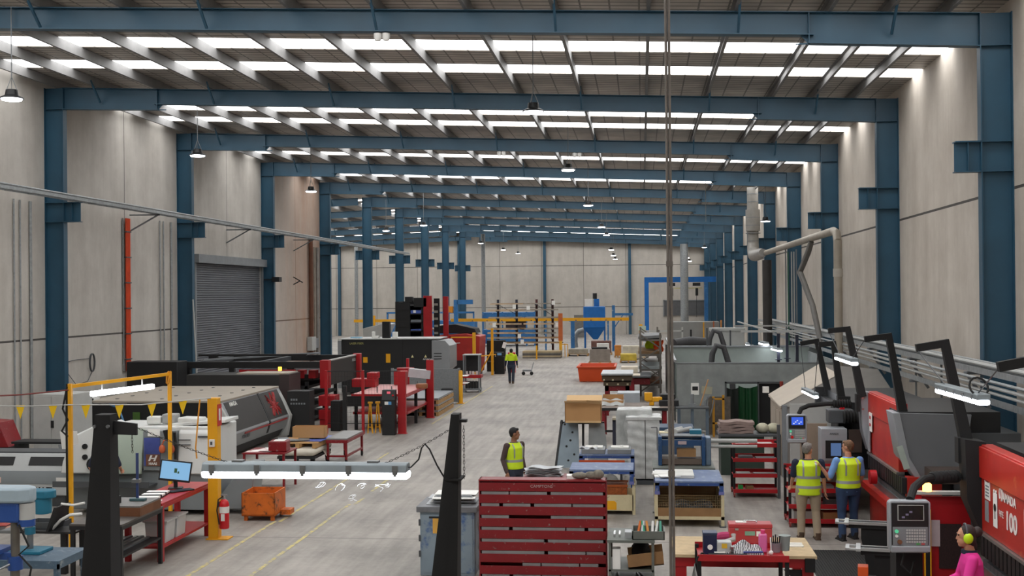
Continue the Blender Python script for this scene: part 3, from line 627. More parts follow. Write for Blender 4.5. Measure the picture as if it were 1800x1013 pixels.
O('grinder_case', M().cy((0, 0, -.05), (-.04, 0, .16), .075, .09, n=12), BLACK, t); O('hanging_hose', M().tube([(.1, .05, .1), (.12, .05, -.2), (.11, .05, -.45)], .03, 8), DARK, t)
for i, (x, y, sx, sy, h, c, lb) in enumerate(((-9.4, 24.2, .5, .35, .14, '#d8d9d5', 'white flat box lying on top of the lathe'), (-9.9, 24.3, .3, .3, .2, '#9b9d9c', 'grey ribbed box on top of the lathe'), (-10.2, 24.15, .28, .24, .16, '#d0d1cc', 'pale crumpled packet on top of the lathe beside the ribbed box'))):
    S('storage_box', M().b(-sx / 2, -sy / 2, 0, sx / 2, sy / 2, h), mat('lathe_box_%d' % i, c, .6), lb, 'box', (x, y, 1.84), .2 * i - .2, bv=.03)
# lockers, red tool chest, far bench
t = T('grey_locker', 'pale grey two door locker against the concrete wall before the first blue column', 'locker', (-14.95, 29.0, 0), -.12)
O('carcass', M().b(-.55, 0, .5, .5, 1.0, 2.05), LGREY, t, bv=.01); O('door_leaf', M().b(-.53, -.02, .55, -.03, 0, 2.0), LGREY, t); O('door_leaf', M().b(-.01, -.02, .55, .48, 0, 2.0), LGREY, t); O('handle', M().b(-.02, -.05, 1.2, .05, -.02, 1.38), BLACK, t); O('plinth', M().b(-.5, .05, 0, .45, .95, .5), DARK, t)
t = T('tool_chest', 'dark red sloping tool chest beside the grey locker', 'tool chest', (-15.6, 27.7, 0))
O('chest_body', M().pr([(-.7, .9), (.35, .9), (.1, 1.5), (-.7, 1.55)], 'y', -.3, .4), DRED, t, bv=.01); O('chest_handle', M().bar((-.2, -.32, 1.25), (.05, -.32, 1.25), .03), CHR, t); O('stand', M().b(-.7, -.3, 0, .4, .4, .9), DARK, t)
t = T('low_dark_bench', 'low dark bench with grey hoses between the locker and the bar feeder', 'bench', (-14.0, 27.2, 0))
O('bench_plate', M().b(-.9, -.3, 1.05, .75, .3, 1.1), DARK, t); O('leg', M().b(-.85, -.25, 0, -.75, .25, 1.05), DARK, t); O('leg', M().b(.6, -.25, 0, .7, .25, 1.05), DARK, t)
O('hanging_hose', M().tube([(.3, -.28, 1.04), (.35, -.3, .8), (.45, -.3, .6), (.5, -.28, 1.04)], .04, 8), GREY, t)
S('blue_air_hose', M().tube([(-13.9, 30.0, 1.7), (-13.6, 29.9, 1.62), (-13.3, 29.6, 1.2), (-13.05, 29.4, .6), (-12.9, 29.3, .0)], .025, 8), mat('hose_blue', '#27658f', .5), 'blue air hose drooping from the wall behind the bar feeder', 'hose')
# orange bin
t = T('scrap_bin', 'square orange steel scrap bin with stains beside the yellow line', 'bin', (-7.68, 23.62, 0), .03)
OB = mat('bin_orange', '#c9651a', .55, 0, (3, .15), wear=('#4a321f', .25, 5))
m = M(); q = .34
m.b(-q, -.4, .1, q, .4, .13)
for x in (-q, q - .02): m.b(x, -.4, .1, x + .02, .4, .56)
for y in (-.4, .38): m.b(-q, y, .1, q, y + .02, .56)
O('bin_shell', m, OB, t)
for x in (-.3, .24):
    for y in (-.36, .3): O('foot', M().b(x, y, 0, x + .07, y + .07, .1), OB, t)
O('fork_tube', M().b(.34, .0, .06, .55, .3, .16), OB, t)
# ---------------------------------------------------------------- little red table, cloth trolley, grey top table
t = T('red_side_table', 'small red steel table strewn with white papers beside the long laser machine', 'table', (-8.72, 27.35, 0))
O('table_plate', M().b(-.52, -.5, .84, .5, .5, .87), DRED, t)
for x in (-.48, .46):
    for y in (-.46, .46): O('leg', M().c(x, y, 0, .05, .05, .84), DRED, t)
O('lower_rail', M().b(-.48, -.46, .3, .46, .46, .32), DRED, t)
t = T('red_toolbox', 'red metal toolbox on the small paper strewn table', 'toolbox', (-8.5, 27.3, .87), .1)
O('box', M().b(-.2, -.24, 0, .22, .24, .24), DRED, t, bv=.015); O('lid_paper', M().b(-.1, -.15, .241, .15, .15, .25), PAPER, t)
for i in range(6): S('loose_paper', M().at((0, 0, 0), (0, 0, i * .7)).b(-.15, -.11, 0, .15, .11, .004), PAPER if i % 2 else mat('paper_pinkish', '#e6d5d2', .8), 'white sheet of paper scattered on the small red table', 'paper', (-9.08 + .09 * i, 27.15 + .17 * (i % 4), .871 + .004 * i), 0, 'papers on the small red table')
CLOTH = mat('dust_cloth', '#c9c2b4', .9, 0, (3, .1))
t = T('cloth_trolley', 'low wheeled trolley padded with a pale rolled cloth, under a pallet', 'trolley', (-8.97, 31.05, 0))
O('padding', M().b(-.53, -.85, .34, .52, .9, .52), CLOTH, t, bv=.08)
O('cloth_drape', M().gr(lambda u, v: (.42 + .18 * u, .0 + .5 * v, .53 - .28 * u + .03 * sin(9 * v)), 6, 8, .02), CLOTH, t)
O('undercarriage', M().b(-.5, -.8, .26, .5, .85, .33), DARK, t)
for x in (-.42, .42):
    for y in (-.7, .75): O('caster', M().cy((x - .03, y, .1), (x + .03, y, .1), .1).b(x - .05, y - .05, .12, x + .05, y + .05, .27), RUB, t)
def pallet(name, label, loc, w, d, rz=0, group=None, h=.14, n=7):
    t = T(name, label, 'pallet', loc, rz, group)
    m = M()
    for i in range(n):
        y = -d / 2 + d * i / (n - 1) * (1 - .1 / d); m.b(-w / 2, y, h - .022, w / 2, y + .1, h)
    O('deck_plank', m, WOOD, t)
    m = M()
    for x in (-w / 2, -.05, w / 2 - .1): m.b(x, -d / 2, 0, x + .1, d / 2 + .0, h - .022)
    O('bearer_block', m, WOOD, t); return t
pallet('timber_pallet', 'timber pallet lying on the cloth padded trolley', (-8.97, 31.1, .525), 1.0, 1.45)
SHB = mat('sheet_film_blue', '#5a74c8', .35, .1, (2, .08))
S('blue_film_sheet', M().b(-.45, -.6, 0, .45, .6, .02), SHB, 'blue film covered metal sheet on the pallet of the cloth trolley', 'sheet', (-8.82, 31.3, .667), -.1)
S('grey_metal_sheet', M().b(-.4, -.3, 0, .4, .45, .02), mat('sheet_grey', '#7f868c', .4, .3), 'grey metal sheet overlapping the blue one on the cloth trolley pallet', 'sheet', (-9.2, 30.85, .69), .35)
t = T('carton', 'open brown carton standing on the blue film covered sheet', 'carton', (-8.85, 31.2, .712), .05)
O('carton_wall', M().b(-.44, -.18, 0, .42, -.165, .3).b(-.44, .2, 0, .42, .215, .3).b(-.44, -.18, 0, -.43, .2, .3).b(.41, -.18, 0, .42, .2, .3).b(-.44, -.18, 0, .42, .2, .01), CARD, t); O('flap', M().at((-.45, -.18, .02), (.6, 0, -.5)).b(-.1, -.3, 0, .25, 0, .008), CARD, t)
t = T('grey_top_table', 'low red legged table with a grey sheet top and wheels, behind the cloth trolley', 'table', (-8.12, 32.0, 0))
O('table_plate', M().b(-.26, -.95, .66, .3, .95, .7), mat('sheet_top', '#8b8a88', .4, .5, (3, .1)), t)
O('side_rail', M().b(.28, -.95, .58, .32, .95, .66).b(-.26, -.97, .58, .32, -.93, .66), DRED, t)
for x in (-.22, .27):
    for y in (-.9, .9): O('leg', M().c(x, y, .12, .06, .06, .55), DRED, t); O('caster', M().cy((x - .02, y, .07), (x + .02, y, .07), .07).c(x, y, .06, .05, .08, .08), RUB, t)
O('stretcher', M().b(.25, -.9, .2, .3, .9, .25).b(-.22, -.93, .2, .28, -.88, .25), DRED, t)
# ================================================================ lasers, loader and tower along the roller door wall
NB = mat('laser_black', '#161617', .6, 0, (2, .1)); LB = mat('laser_dark_panel', '#2b2826', .6, 0, (2, .1)); BEI = mat('laser_top_beige', '#a39a8d', .6, 0, (1.2, .06))
LG2 = mat('laser_silver_grey', '#8f9294', .4, .2, (2, .05)); SCR = mat('scribble_red', '#a32a2a', .5)
t = T('laser_cutter', 'long laser cutter with a beige roof, dark side panels and a red scribble emblem', 'laser cutter', (-11.35, 34.0, 0))
O('roof_plate', M().b(-3.9, -2.5, 1.6, -.08, 2.75, 1.66), BEI, t, bv=.01)
m = M()
for i in range(5):
    for j in range(3): m.b(-3.3 + j * 1.3, -2.0 + i, 1.66, -3.22 + j * 1.3, -1.92 + i, 1.675)
O('roof_bolt', m, DGREY, t)
side = [(-.1, 1.62), (.1, 1.2), (.3, .74), (.2, .42), (.02, .12), (-.4, .12), (-.4, 1.62)]
O('side_shell', M().pr(side, 'y', -2.5, 2.75), LG2, t, bv=.01)
def sidepan(m, y0, y1, pts, off=.012):
    m.pr([(x + off, z) for x, z in pts] + [(x - .01, z) for x, z in pts[::-1]], 'y', y0, y1); return m
P1 = [(-.085, 1.58), (.1, 1.19), (.268, .8)]
O('dark_panel', sidepan(M(), -2.3, .55, P1), LB, t); O('dark_panel', sidepan(M(), .75, 2.5, P1), LB, t)
O('panel_gap', sidepan(M(), .58, .72, [(-.085, 1.6), (.1, 1.2), (.3, .74), (.2, .42)], .015), NB, t)
O('skirt_panel', sidepan(M(), -2.4, 2.3, [(.17, .36), (.02, .13)], .012), NB, t)
O('red_pinstripe', sidepan(M(), -1.6, 2.4, [(.295, .7), (.288, .66)], .012), SCR, t)
def onside(u, v):    # u along y, v down the dark panel 0..1
    z = 1.55 - .7 * v; x = -.085 + (1.58 - z) / .78 * .353
    return (x + .02, u, z)
R2 = random.Random(5)
for k in range(2):
    pts = []
    for i in range(16):
        a = i * 2.1 + k; pts.append(onside(1.6 + .55 * sin(a) * (.6 + .4 * R2.random()), .5 + .48 * cos(a * 1.37 + k)))
    O('emblem_stroke', M().tube(pts, .016, 5), SCR, t)
TX('AMADA', .17, t, (-.03, -1.65, 1.5), (radians(66), 0, pi / 2), WHITE, bold=.004)
TX('FOM 3015', .15, t, (.275, -1.45, .58), (radians(105), 0, pi / 2), DGREY, bold=.003)
O('far_end_cap', M().pr([(-.12, 1.63), (.12, 1.2), (.34, .74), (.22, .1), (-.1, .1)], 'y', 2.55, 2.8), LGREY, t, bv=.015)
O('near_end_cap', M().pr([(-.12, 1.62), (.12, 1.2), (.32, .74), (.22, .1), (-.16, .1)], 'y', -2.58, -2.45), LGREY, t, bv=.015)
O('near_face', M().b(-3.85, -2.52, .1, -.12, -2.4, 1.58), BLACK, t)
O('near_frame', M().b(-4.75, -2.6, .05, -4.6, -2.4, 1.7).b(-3.95, -2.6, .05, -3.75, -2.4, 1.72).b(-4.75, -2.6, 1.62, -3.75, -2.0, 1.72).b(-4.6, -2.58, .72, -3.95, -2.55, .76), MW, t)
O('near_window', M().b(-4.6, -2.55, .1, -3.95, -2.5, 1.62), BLACK, t)
O('green_lamp', M().b(-2.55, -2.56, 1.05, -2.35, -2.53, 1.35), mat('lamp_green_dim', '#3c5c1f', .5), t)
t = T('power_unit', 'long dark grey power cabinet with a beige lid and amber beacon behind the laser cutter', 'power unit', (-13.1, 38.6, 0))
O('cabinet_shell', M().b(-1.85, -.6, 0, 1.62, .7, 1.93), mat('cabinet_charcoal', '#2a2928', .5, 0, (3, .08)), t, bv=.02); O('cabinet_end', M().b(1.3, -.61, .1, 1.63, .7, 1.94), mat('cabinet_maroon', '#3a2e2e', .5), t)
O('cover_sheet', M().b(-.2, -.45, 1.93, 1.55, .68, 1.97), BEI, t)
O('beacon_base', M().cy((1.2, -.2, 1.97), (1.2, -.2, 2.04), .05), WHITE, t); O('beacon', M().cy((1.2, -.2, 2.04), (1.2, -.2, 2.16), .06), emis('beacon_amber', '#ffc23a', 4), t)
S('wall_cabinet', M().b(-.9, -.5, 0, .9, .4, 2.3), NB, 'tall black cabinet against the concrete wall below the orange cable riser', 'cabinet', (-16.6, 39.6, 0), 0, bv=.02)
t = T('breaker_cabinet', 'black cabinet with rows of small grey switches at the far end of the laser cutter', 'cabinet', (-10.85, 37.2, 0))
O('cabinet_shell', M().b(-.36, -.3, 0, .36, .3, 1.48), NB, t, bv=.01)
m = M()
for i in range(6): m.b(-.25 + .085 * i, -.315, 1.06, -.2 + .085 * i, -.3, 1.11)
for i in range(3): m.b(-.24 + .08 * i, -.315, 1.18, -.19 + .08 * i, -.3, 1.24)
O('switch_key', m, GREY, t)
S('small_black_unit', M().b(-.16, -.2, 0, .16, .2, 1.0), NB, 'small black unit between the breaker cabinet and the first red fence post', 'cabinet', (-10.15, 39.0, 0), 0, bv=.01)
S('red_floor_unit', M().b(-.3, -.35, .3, .25, .35, .62).b(-.3, -.35, .75, .25, .35, 1.1).b(-.28, -.3, 0, .2, .3, .3), RED, 'red floor unit beside the breaker cabinet', 'machine unit', (-10.65, 40.0, 0), 0, bv=.01)
# sheet loader gantry
t = T('sheet_loader', 'black sheet loading gantry with red ends and a long dark end panel', 'sheet loader', (-10.95, 42.7, 0))
O('end_panel', M().b(-.05, -2.1, 1.35, .05, 2.2, 2.2), LB, t); O('panel_edge', M().b(-.06, -2.1, 2.2, .06, 2.2, 2.24), LGREY, t)
O('red_end', M().b(-.13, -2.4, 1.3, .18, -2.05, 2.27), RED, t, bv=.015); O('red_end', M().b(-.08, 2.15, 1.3, .2, 2.45, 2.27), RED, t, bv=.015)
TX('AMADA', .16, t, (.06, 1.75, 2.05), (pi / 2, 0, pi / 2), LGREY, bold=.003); O('maker_plate', M().b(.05, -1.95, 2.0, .06, -1.7, 2.07), LGREY, t)
for y in (-2.25, 2.3): O('gantry_beam', M().b(-5.0, y - .12, 2.0, -.1, y + .12, 2.22), NB, t)
for x in (-4.9, -2.6): O('cross_beam', M().b(x - .1, -2.2, 2.02, x + .1, 2.25, 2.18), DGREY, t)
O('diagonal_rail', M().bar((-4.4, -2.2, 2.28), (-1.4, 2.2, 2.3), .14, .06), GREY, t)
for x in (-4.9, -1.2):
    for y in (-2.25, 2.3): O('gantry_leg', M().b(x - .1, y - .1, 0, x + .1, y + .1, 2.0), NB, t)
O('cantilever_rail', M().b(-5.0, -1.0, 2.35, -1.0, -.9, 2.42).b(-4.6, -1.05, 2.2, -4.3, -.85, 2.4), NB, t)
O('lifting_frame', M().b(-3.6, -1.9, 1.55, -.5, 1.9, 1.75), NB, t)
m = M()
for i in range(4): m.b(-1.9 + .42 * i, -2.0, 1.62, -1.65 + .42 * i, -1.6, 1.9)
O('red_clamp', m, RED, t)
O('suction_carriage', M().b(-3.0, -2.42, 1.72, -1.0, -2.3, 1.95), RED, t)
t = T('sheet_store', 'black multi level sheet store standing under the loading gantry', 'sheet store', (-13.4, 42.6, 0))
m = M()
for z in (.12, .5, .88, 1.26): m.b(-1.9, -2.0, z, 1.8, 2.0, z + .1)
O('drawer_tray', m, NB, t)
for x in (-1.9, 1.7):
    for y in (-2.0, 1.9): O('corner_post', M().b(x, y, 0, x + .12, y + .12, 1.5), NB, t)
m = M()
for k in range(3): m.b(1.2, -2.04, .62 + .24 * k, 1.6, -2.0, .68 + .24 * k)
O('pale_plate', m, GREY, t)
t = T('cutting_table', 'red edged shuttle table with a pinkish top and black skirt beside the red fence posts', 'table', (-8.75, 41.2, 0))
O('table_plate', M().b(-.9, -2.1, 1.16, .9, 2.2, 1.2), mat('table_pink', '#c78f8c', .5, 0, (12, .12)), t)
O('edge_rail', M().b(-.92, -2.14, 1.13, .92, -2.1, 1.21).b(.9, -2.14, 1.1, .96, 2.2, 1.21), RED, t)
O('skirt_panel', M().b(-1.2, -2.2, .8, .5, -2.12, 1.14), NB, t)
O('under_shelf', M().b(-.9, -2.0, .52, .95, 2.2, .6), RED, t)
for x in (-.85, .8):
    for y in (-2.0, 0, 2.1): O('leg', M().b(x, y, 0, x + .1, y + .1, 1.16), NB, t)
O('rail_stub', M().b(.3, -1.5, 1.2, .33, -1.47, 1.42).b(-.2, -1.5, 1.2, -.17, -1.47, 1.4).b(.75, .8, 1.2, .78, .83, 1.42), DGREY, t)
t = T('pick_carriage', 'red and black pick up carriage at the back of the pinkish shuttle table', 'machine unit', (-9.6, 42.2, 1.21))
O('carriage', M().b(-.75, -.3, 0, .1, .3, .3).b(-.2, -.3, .3, .15, .3, .52), RED, t, bv=.02); O('side_housing', M().b(.55, .8, 0, 1.0, 1.2, .5), RED, t, bv=.02)
O('cover_sheet', M().at((1.1, .9, .3), (0, .1, 0)).b(0, -.2, 0, .8, .2, .3), mat('sheet_pale', '#b9bcc0', .5), t); O('drum', M().cy((.75, 2.0, .25), (.75, 2.0, .55), .33, n=20), RED, t)
# fence
t = T('light_curtain_fence', 'red and black mesh safety fence in front of the sheet loader', 'fence', (-9.0, 38.1, 0))
for x in (-1.26, -.04): O('post', M().c(x, 0, 0, .085, .085, 2.06), RED, t)
O('post', M().c(-.66, 0.05, 0, .12, .12, 1.55), NB, t)
m = M()
for i in range(25): m.b(-1.25 + i * .1, -.002, .35, -1.246 + i * .1, .002, 2.02)
for i in range(12): m.b(-1.25, -.002, .4 + i * .145, 1.2, .002, .404 + i * .145)
m.b(-1.25, -.012, 2.02, 1.2, .012, 2.045).b(-1.25, -.012, .33, 1.2, .012, .35)
O('mesh', m, DARK, t)
for x, y, h, lb in ((-7.76, 38.15, 2.03, 'broad red light curtain post in front of the pinkish table'), (-7.72, 43.1, 2.12, 'broad red light curtain post in front of the pallet of grey sheets'), (-9.0, 45.4, 2.05, 'slim red fence post behind the drum of the pick up carriage')):
    w_ = .26 if x > -8.5 else .1
    S('light_curtain_post', M().c(0, 0, 0, w_, .16, h).c(0, 0, 0, w_ + .06, .26, .02), RED, lb, 'post', (x, y, 0), 0, bv=.01)
t = T('control_kiosk', 'black control kiosk with a tilted head, red button and blue sticker beside the red posts', 'control kiosk', (-8.12, 37.85, 0))
O('pedestal', M().c(0, 0, 0, .42, .3, 1.12), NB, t, bv=.01); O('control_head', M().pr([(-.16, 1.12), (.16, 1.12), (.12, 1.45), (-.06, 1.45)], 'x', -.22, .22), DARK, t, bv=.01)
O('screen', M().b(-.05, -.12, 1.33, .06, -.1, 1.4), emis('kiosk_red', '#e86a78', .9), t); O('sticker', M().b(-.12, -.157, .98, -.0, -.15, 1.08), WHITE, t); O('blue_sticker', M().b(.0, -.157, .98, .1, -.15, 1.08), mat('sticker_blue', '#4f8fc4', .5), t)
O('button', M().cy((.15, -.16, 1.28), (.15, -.13, 1.28), .03), RX, t)
for i, (x, y) in enumerate(((-8.85, 38.3), (-8.62, 38.4))):
    t = T('yellow_stand', ('yellow tube trestle stand behind the fence, beside the second red fence post', 'yellow tube trestle stand behind the fence, beside the black kiosk')[i], 'stand', (x, y, 0), 0, 'yellow trestle stands')
    O('stand_leg', M().bar((-.06, -.1, 0), (-.02, 0, .98), .035).bar((.1, -.1, 0), (.02, 0, .98), .035).bar((0, .25, 0), (0, 0, .98), .035).bar((-.05, -.07, .2), (.08, -.07, .2), .025), YEL, t)
    O('stand_crown', M().b(-.07, -.05, .96, .07, .05, 1.02), YEL, t)
# stacked sheets on pallets
t0 = None
for i in range(3):
    t = pallet('sheet_pallet', ('timber pallet at the floor under the grey sheet stack', 'timber pallet midway up the grey sheet stack', 'topmost timber pallet of the grey sheet stack')[i], (-8.2, 45.5, .22 * i), 1.35, 3.6, 0, 'pallets of grey sheets', .15, 9)
    O('sheet_pack', M().b(-.66, -1.8, .15, .66, 1.8, .22), mat('sheet_pack_grey', '#8d9297', .35, .5, (3, .08)), t)
t = T('steel_barrier', 'tall grey sheet steel barrier behind the grey sheet stack', 'barrier', (-8.9, 48.9, 0))
O('barrier_sheet', M().b(-1.5, 0, .05, 1.35, .04, 1.42), mat('barrier_grey', '#85898b', .5, .3, (14, .12)), t); O('post', M().b(1.3, -.04, 0, 1.4, .08, 1.45), GREY, t); O('post', M().b(-1.5, -.04, 0, -1.4, .08, 1.45), GREY, t)
O('cable', M().tube([(-.2, -.03, 1.3), (.05, -.04, 1.32), (.12, -.04, 1.1), (.08, -.04, .1)], .018, 6), RUB, t)
S('waste_drum', M().la([(0, 0), (.22, 0), (.25, .05), (.25, .62), (.22, .66), (0, .66)]), BLACK, 'black waste drum in front of the grey steel barrier', 'drum', (-7.95, 48.3, 0))
t = T('yellow_bollard', 'yellow bollard at the end of the grey steel barrier', 'bollard', (-7.47, 48.85, 0)); O('bollard_pipe', M().la([(0, 0), (.085, 0), (.085, 1.32), (.06, 1.36), (0, 1.36)]), YEL, t); O('foot_plate', M().c(0, 0, 0, .3, .3, .02), YEL, t)
S('copper_coil', M().la([(.05, 0), (.2, .0), (.22, .08), (.2, .16), (.05, .16)]), mat('coil_copper', '#a06a4a', .5, .3), 'coil of copper coloured wire on the side of the pinkish table', 'coil', (-7.75, 41.6, 1.2))
# fibre laser
t = T('fibre_laser', 'long black laser enclosure with yellow stickers and a pale vented end', 'laser cutter', (-11.1, 53.0, 0))
O('enclosure', M().b(-2.45, 0, .1, 1.75, 2.2, 2.5), NB, t, bv=.02); O('roof_trim', M().b(-2.6, -.05, 2.5, 2.05, 2.2, 2.54), LGREY, t)
O('grey_end', M().b(-2.62, -.02, .3, -2.45, 2.2, 2.45), LG2, t)
O('vented_end', M().pr([(1.75, .95), (2.2, .95), (2.52, 1.2), (2.52, 2.2), (2.3, 2.45), (1.7, 2.45), (1.7, 1.4), (1.75, 1.4)], 'y', -.06, 2.0), LG2, t, bv=.015)
for z in (1.6, 1.72, 1.84): O('vent_slot', M().b(1.8, -.07, z, 2.15, -.055, z + .035), BLACK, t)
for x, z0, z1 in ((-1.45, 1.45, 1.7), (-.4, 1.45, 1.85)): O('yellow_sticker', M().b(x, -.02, z0, x + .2, -.005, z1), YEL, t)
O('panel_joint', M().b(.35, -.01, .3, .37, .0, 2.5), BLACK, t)
for x in (.75, 1.35): O('hazard_triangle', M().pr([(x, 1.68), (x + .12, 1.68), (x + .06, 1.8)], 'y', -.02, -.005), mat('hazard_cream', '#dcd39a', .5), t)
TX('AMADA', .12, t, (1.5, -.01, 1.6), (pi / 2, 0, 0), WHITE); TX('LASER FIBER', .12, t, (-1.75, -.01, 2.32), (pi / 2, 0, 0), mat('text_olive', '#b7b06a', .5))
O('beam_unit', M().b(1.55, -.5, .35, 2.4, .4, .6).cy((1.6, -.2, .75), (2.0, -.2, .75), .17), DARK, t); O('orange_cover', M().sp((1.15, -.25, .95), (.18, .15, .16)), mat('cover_orange', '#d5602a', .5), t)
for x, w_, h, c, lb in ((-12.2, .1, .3, WHITE, 'white dispenser bottle standing on the black laser roof'), (-11.2, .2, .28, WHITE, 'white paper pack standing on the black laser roof'), (-11.6, .34, .75, BLACK, 'black flue box standing on the black laser roof'), (-13.0, .5, .06, mat('tray_sky', '#8fb9cf', .5), 'pale blue tray lying on the black laser roof'), (-12.05, .2, .1, WHITE, 'low white carton lying on the black laser roof')):
    S('roof_item', M().c(0, 0, 0, w_, .3, h), c, lb, 'box', (x, 53.6, 2.54), 0, bv=.01)
# storage tower
t = T('storage_tower', 'tall black storage tower with red mast posts behind the black laser enclosure', 'storage tower', (-11.9, 63.0, 0))
for x in (-1.0, .35): O('tower_post', M().b(x - .08, -.6, 0, x + .08, -.45, 4.15), NB, t); O('tower_post', M().b(x - .08, 1.2, 0, x + .08, 1.35, 4.15), NB, t)
m = M()
for i in range(9): m.b(-1.0, -.6, .3 + .45 * i, .4, 1.3, .36 + .45 * i)
O('storage_tray', m, DARK, t)
O('back_panel', M().b(-1.1, 1.3, 0, .4, 1.34, 4.15), BLACK, t)
O('side_cladding', M().b(-1.12, -.6, 0, -1.06, 1.3, 4.15), NB, t)
m = M()
for i in range(5): m.b(-1.05, -.66, 1.9 + .45 * i, -.35, -.6, 2.2 + .45 * i)
O('tray_front', m, NB, t); O('front_cladding', M().b(-1.06, -.63, .2, -.32, -.58, 4.1), NB, t)
for i, z in enumerate((2.1, 2.55, 3.0, 3.5)): O('stored_sheet', M().b(-.3, -.55, z, .35, 1.2, z + (.12 if i < 2 else .18)), SHB if i % 2 else mat('sheet_grey', '#7f868c', .4, .3), t)
O('lift_motor', M().b(-.1, -.75, 3.85, .6, -.2, 4.35).b(-.6, -.6, 4.1, -.2, -.2, 4.4), NB, t, bv=.02)
O('red_mast', M().b(.42, -.75, 0, .86, -.55, 4.45), RED, t, bv=.01); O('red_mast', M().b(1.28, .4, 0, 1.55, .6, 4.4), RED, t, bv=.01)
O('lift_chain', M().b(.9, -.3, .2, 1.2, -.2, 4.3), BLACK, t)
m = M()
for i in range(10): m.b(.92, -.34, .5 + .38 * i, 1.12, -.3, .62 + .38 * i)
O('guide_block', m, mat('guide_pale', '#8a8a80', .5), t)
O('paper_notice', M().b(-.12, -.78, 3.55, .02, -.76, 3.68), PAPER, t)
# red press behind
t = T('red_punch_press', 'red punch press behind yellow guard rails beyond the black laser', 'press', (-10.5, 64.6, 0))
O('frame_body', M().pr([(-1.2, .2), (1.6, .2), (1.7, 2.2), (.9, 2.35), (-1.2, 2.2)], 'y', 0, 2.5), mat('press_red', '#a4241f', .45, 0, (2, .15)), t, bv=.02)
O('black_hood', M().pr([(-.9, 2.35), (1.4, 2.35), (1.3, 2.6), (.2, 2.85), (-.9, 2.75)], 'y', .8, 2.6), BLACK, t, bv=.02)
O('white_hose', M().tube([(-1.3, .3, 2.3), (-1.2, .3, 2.65), (-.9, .5, 2.6), (-.8, .6, 2.2)], .09, 8), LGREY, t)
O('dark_base', M().b(-1.0, -.1, .0, 1.5, 2.4, .9), DARK, t)
O('pale_scrawl', M().tube([(-.6, -.01, 1.75), (-.2, -.02, 1.7), (.1, -.02, 1.82), (.6, -.02, 1.85)], .025, 5), LGREY, t)
t = T('guard_rail', 'yellow guard rail frame with two tall posts in front of the red punch press', 'guard rail', (-9.3, 63.4, 0))
for x in (.35,): O('post', M().c(x, 0, 0, .16, .16, 2.45), YEL, t)
O('rail', M().bar((-.9, 0, 2.2), (.35, 0, 2.2), .06).bar((.35, 0, 1.15), (1.2, 2.5, 1.15), .05), YEL, t); O('tall_post', M().c(1.0, 2.6, 0, .13, .13, 2.6), YEL, t); O('brace', M().bar((1.0, 2.6, 1.4), (.4, 1.6, .1), .05), YEL, t)
t = T('tool_trolley', 'grey framed tool trolley with a red shelf and white cups beside the yellow bollard', 'trolley', (-7.8, 54.6, 0))
for x in (-.36, .34):
    for y in (-.3, .3): O('upright', M().c(x, y, 0, .06, .06, 1.72), GREY, t)
O('canopy_lid', M().b(-.4, -.34, 1.7, .4, .34, 1.74), LGREY, t); O('back_panel', M().b(-.38, .28, .9, .38, .3, 1.7), DARK, t); O('red_shelf', M().b(-.42, -.36, .66, .44, .34, .8), RED, t); O('low_shelf', M().b(-.4, -.34, .1, .4, .34, .18), GREY, t)
m = M()
for i in range(5): m.b(-.3 + .13 * i, -.2, .18, -.22 + .13 * i, .2, .5)
O('tool_block', m, DARK, t)
for i in range(4): S('white_cup', M().la([(0, 0), (.05, 0), (.06, .16), (0, .16)], n=10), WHITE, 'white cup standing on the red shelf of the grey tool trolley', 'cup', (-8.05 + .15 * i, 54.5 + .1 * (i % 2), .8), 0, 'white cups on the tool trolley')
t = T('outfeed_tray', 'red outfeed shelf with white sheets beside the tool trolley', 'tray', (-8.15, 52.0, 0)); O('shelf', M().b(-.3, -.6, .55, .4, .8, .6), RED, t); O('stand', M().b(-.2, -.4, 0, .2, .5, .55), DRED, t); O('white_sheet', M().b(-.25, -.4, .6, .55, .3, .62).b(-.2, -.1, .9, .5, .6, .92).b(-.25, 0, .62, -.2, .5, .9), PAPER, t)
t = T('tool_locker', 'open dark tool locker with hanging tools behind the tall yellow guard post', 'locker', (-8.45, 69.0, 0))
O('carcass', M().b(-.55, 0, 0, .5, .6, 1.8), BLACK, t); O('shelf', M().b(-.5, -.05, .55, .45, .0, .62).b(-.5, -.05, 1.1, .45, 0, 1.15), DGREY, t); O('pale_part', M().cy((0, -.1, .62), (0, -.1, .95), .06).b(-.25, -.12, .62, -.15, -.05, .75), LGREY, t); O('paper_flag', M().at((.5, -.02, 1.6), (0, .3, 0)).b(-.1, 0, -.25, .1, .01, .1), PAPER, t)
t = T('black_kiosk', 'black control kiosk on the aisle beside the walking man', 'control kiosk', (-8.0, 66.9, 0)); O('pedestal', M().c(0, 0, 0, .55, .5, .98), BLACK, t, bv=.02); O('screen_head', M().b(-.2, -.1, .98, .2, .1, 1.2), DARK, t); O('display', M().b(-.12, -.105, 1.05, .12, -.1, 1.18), emis('kiosk_blue', '#6f93b4', .6), t)
S('red_side_bin', M().b(-.2, -.2, 0, .2, .2, 1.15), RX, 'red bin between the black kiosk and the walking man', 'bin', (-7.45, 68.2, 0))
t = T('hand_cart', 'small grey hand cart on the aisle beyond the walking man', 'cart', (-6.3, 66.0, 0)); O('cart_bed', M().b(-.3, -.2, .2, .2, .2, .3).bar((.2, 0, .3), (.3, 0, .7), .04), GREY, t)
for x in (-.25, .2): O('wheel', M().cy((x, -.2, .1), (x, -.16, .1), .1), RUB, t)
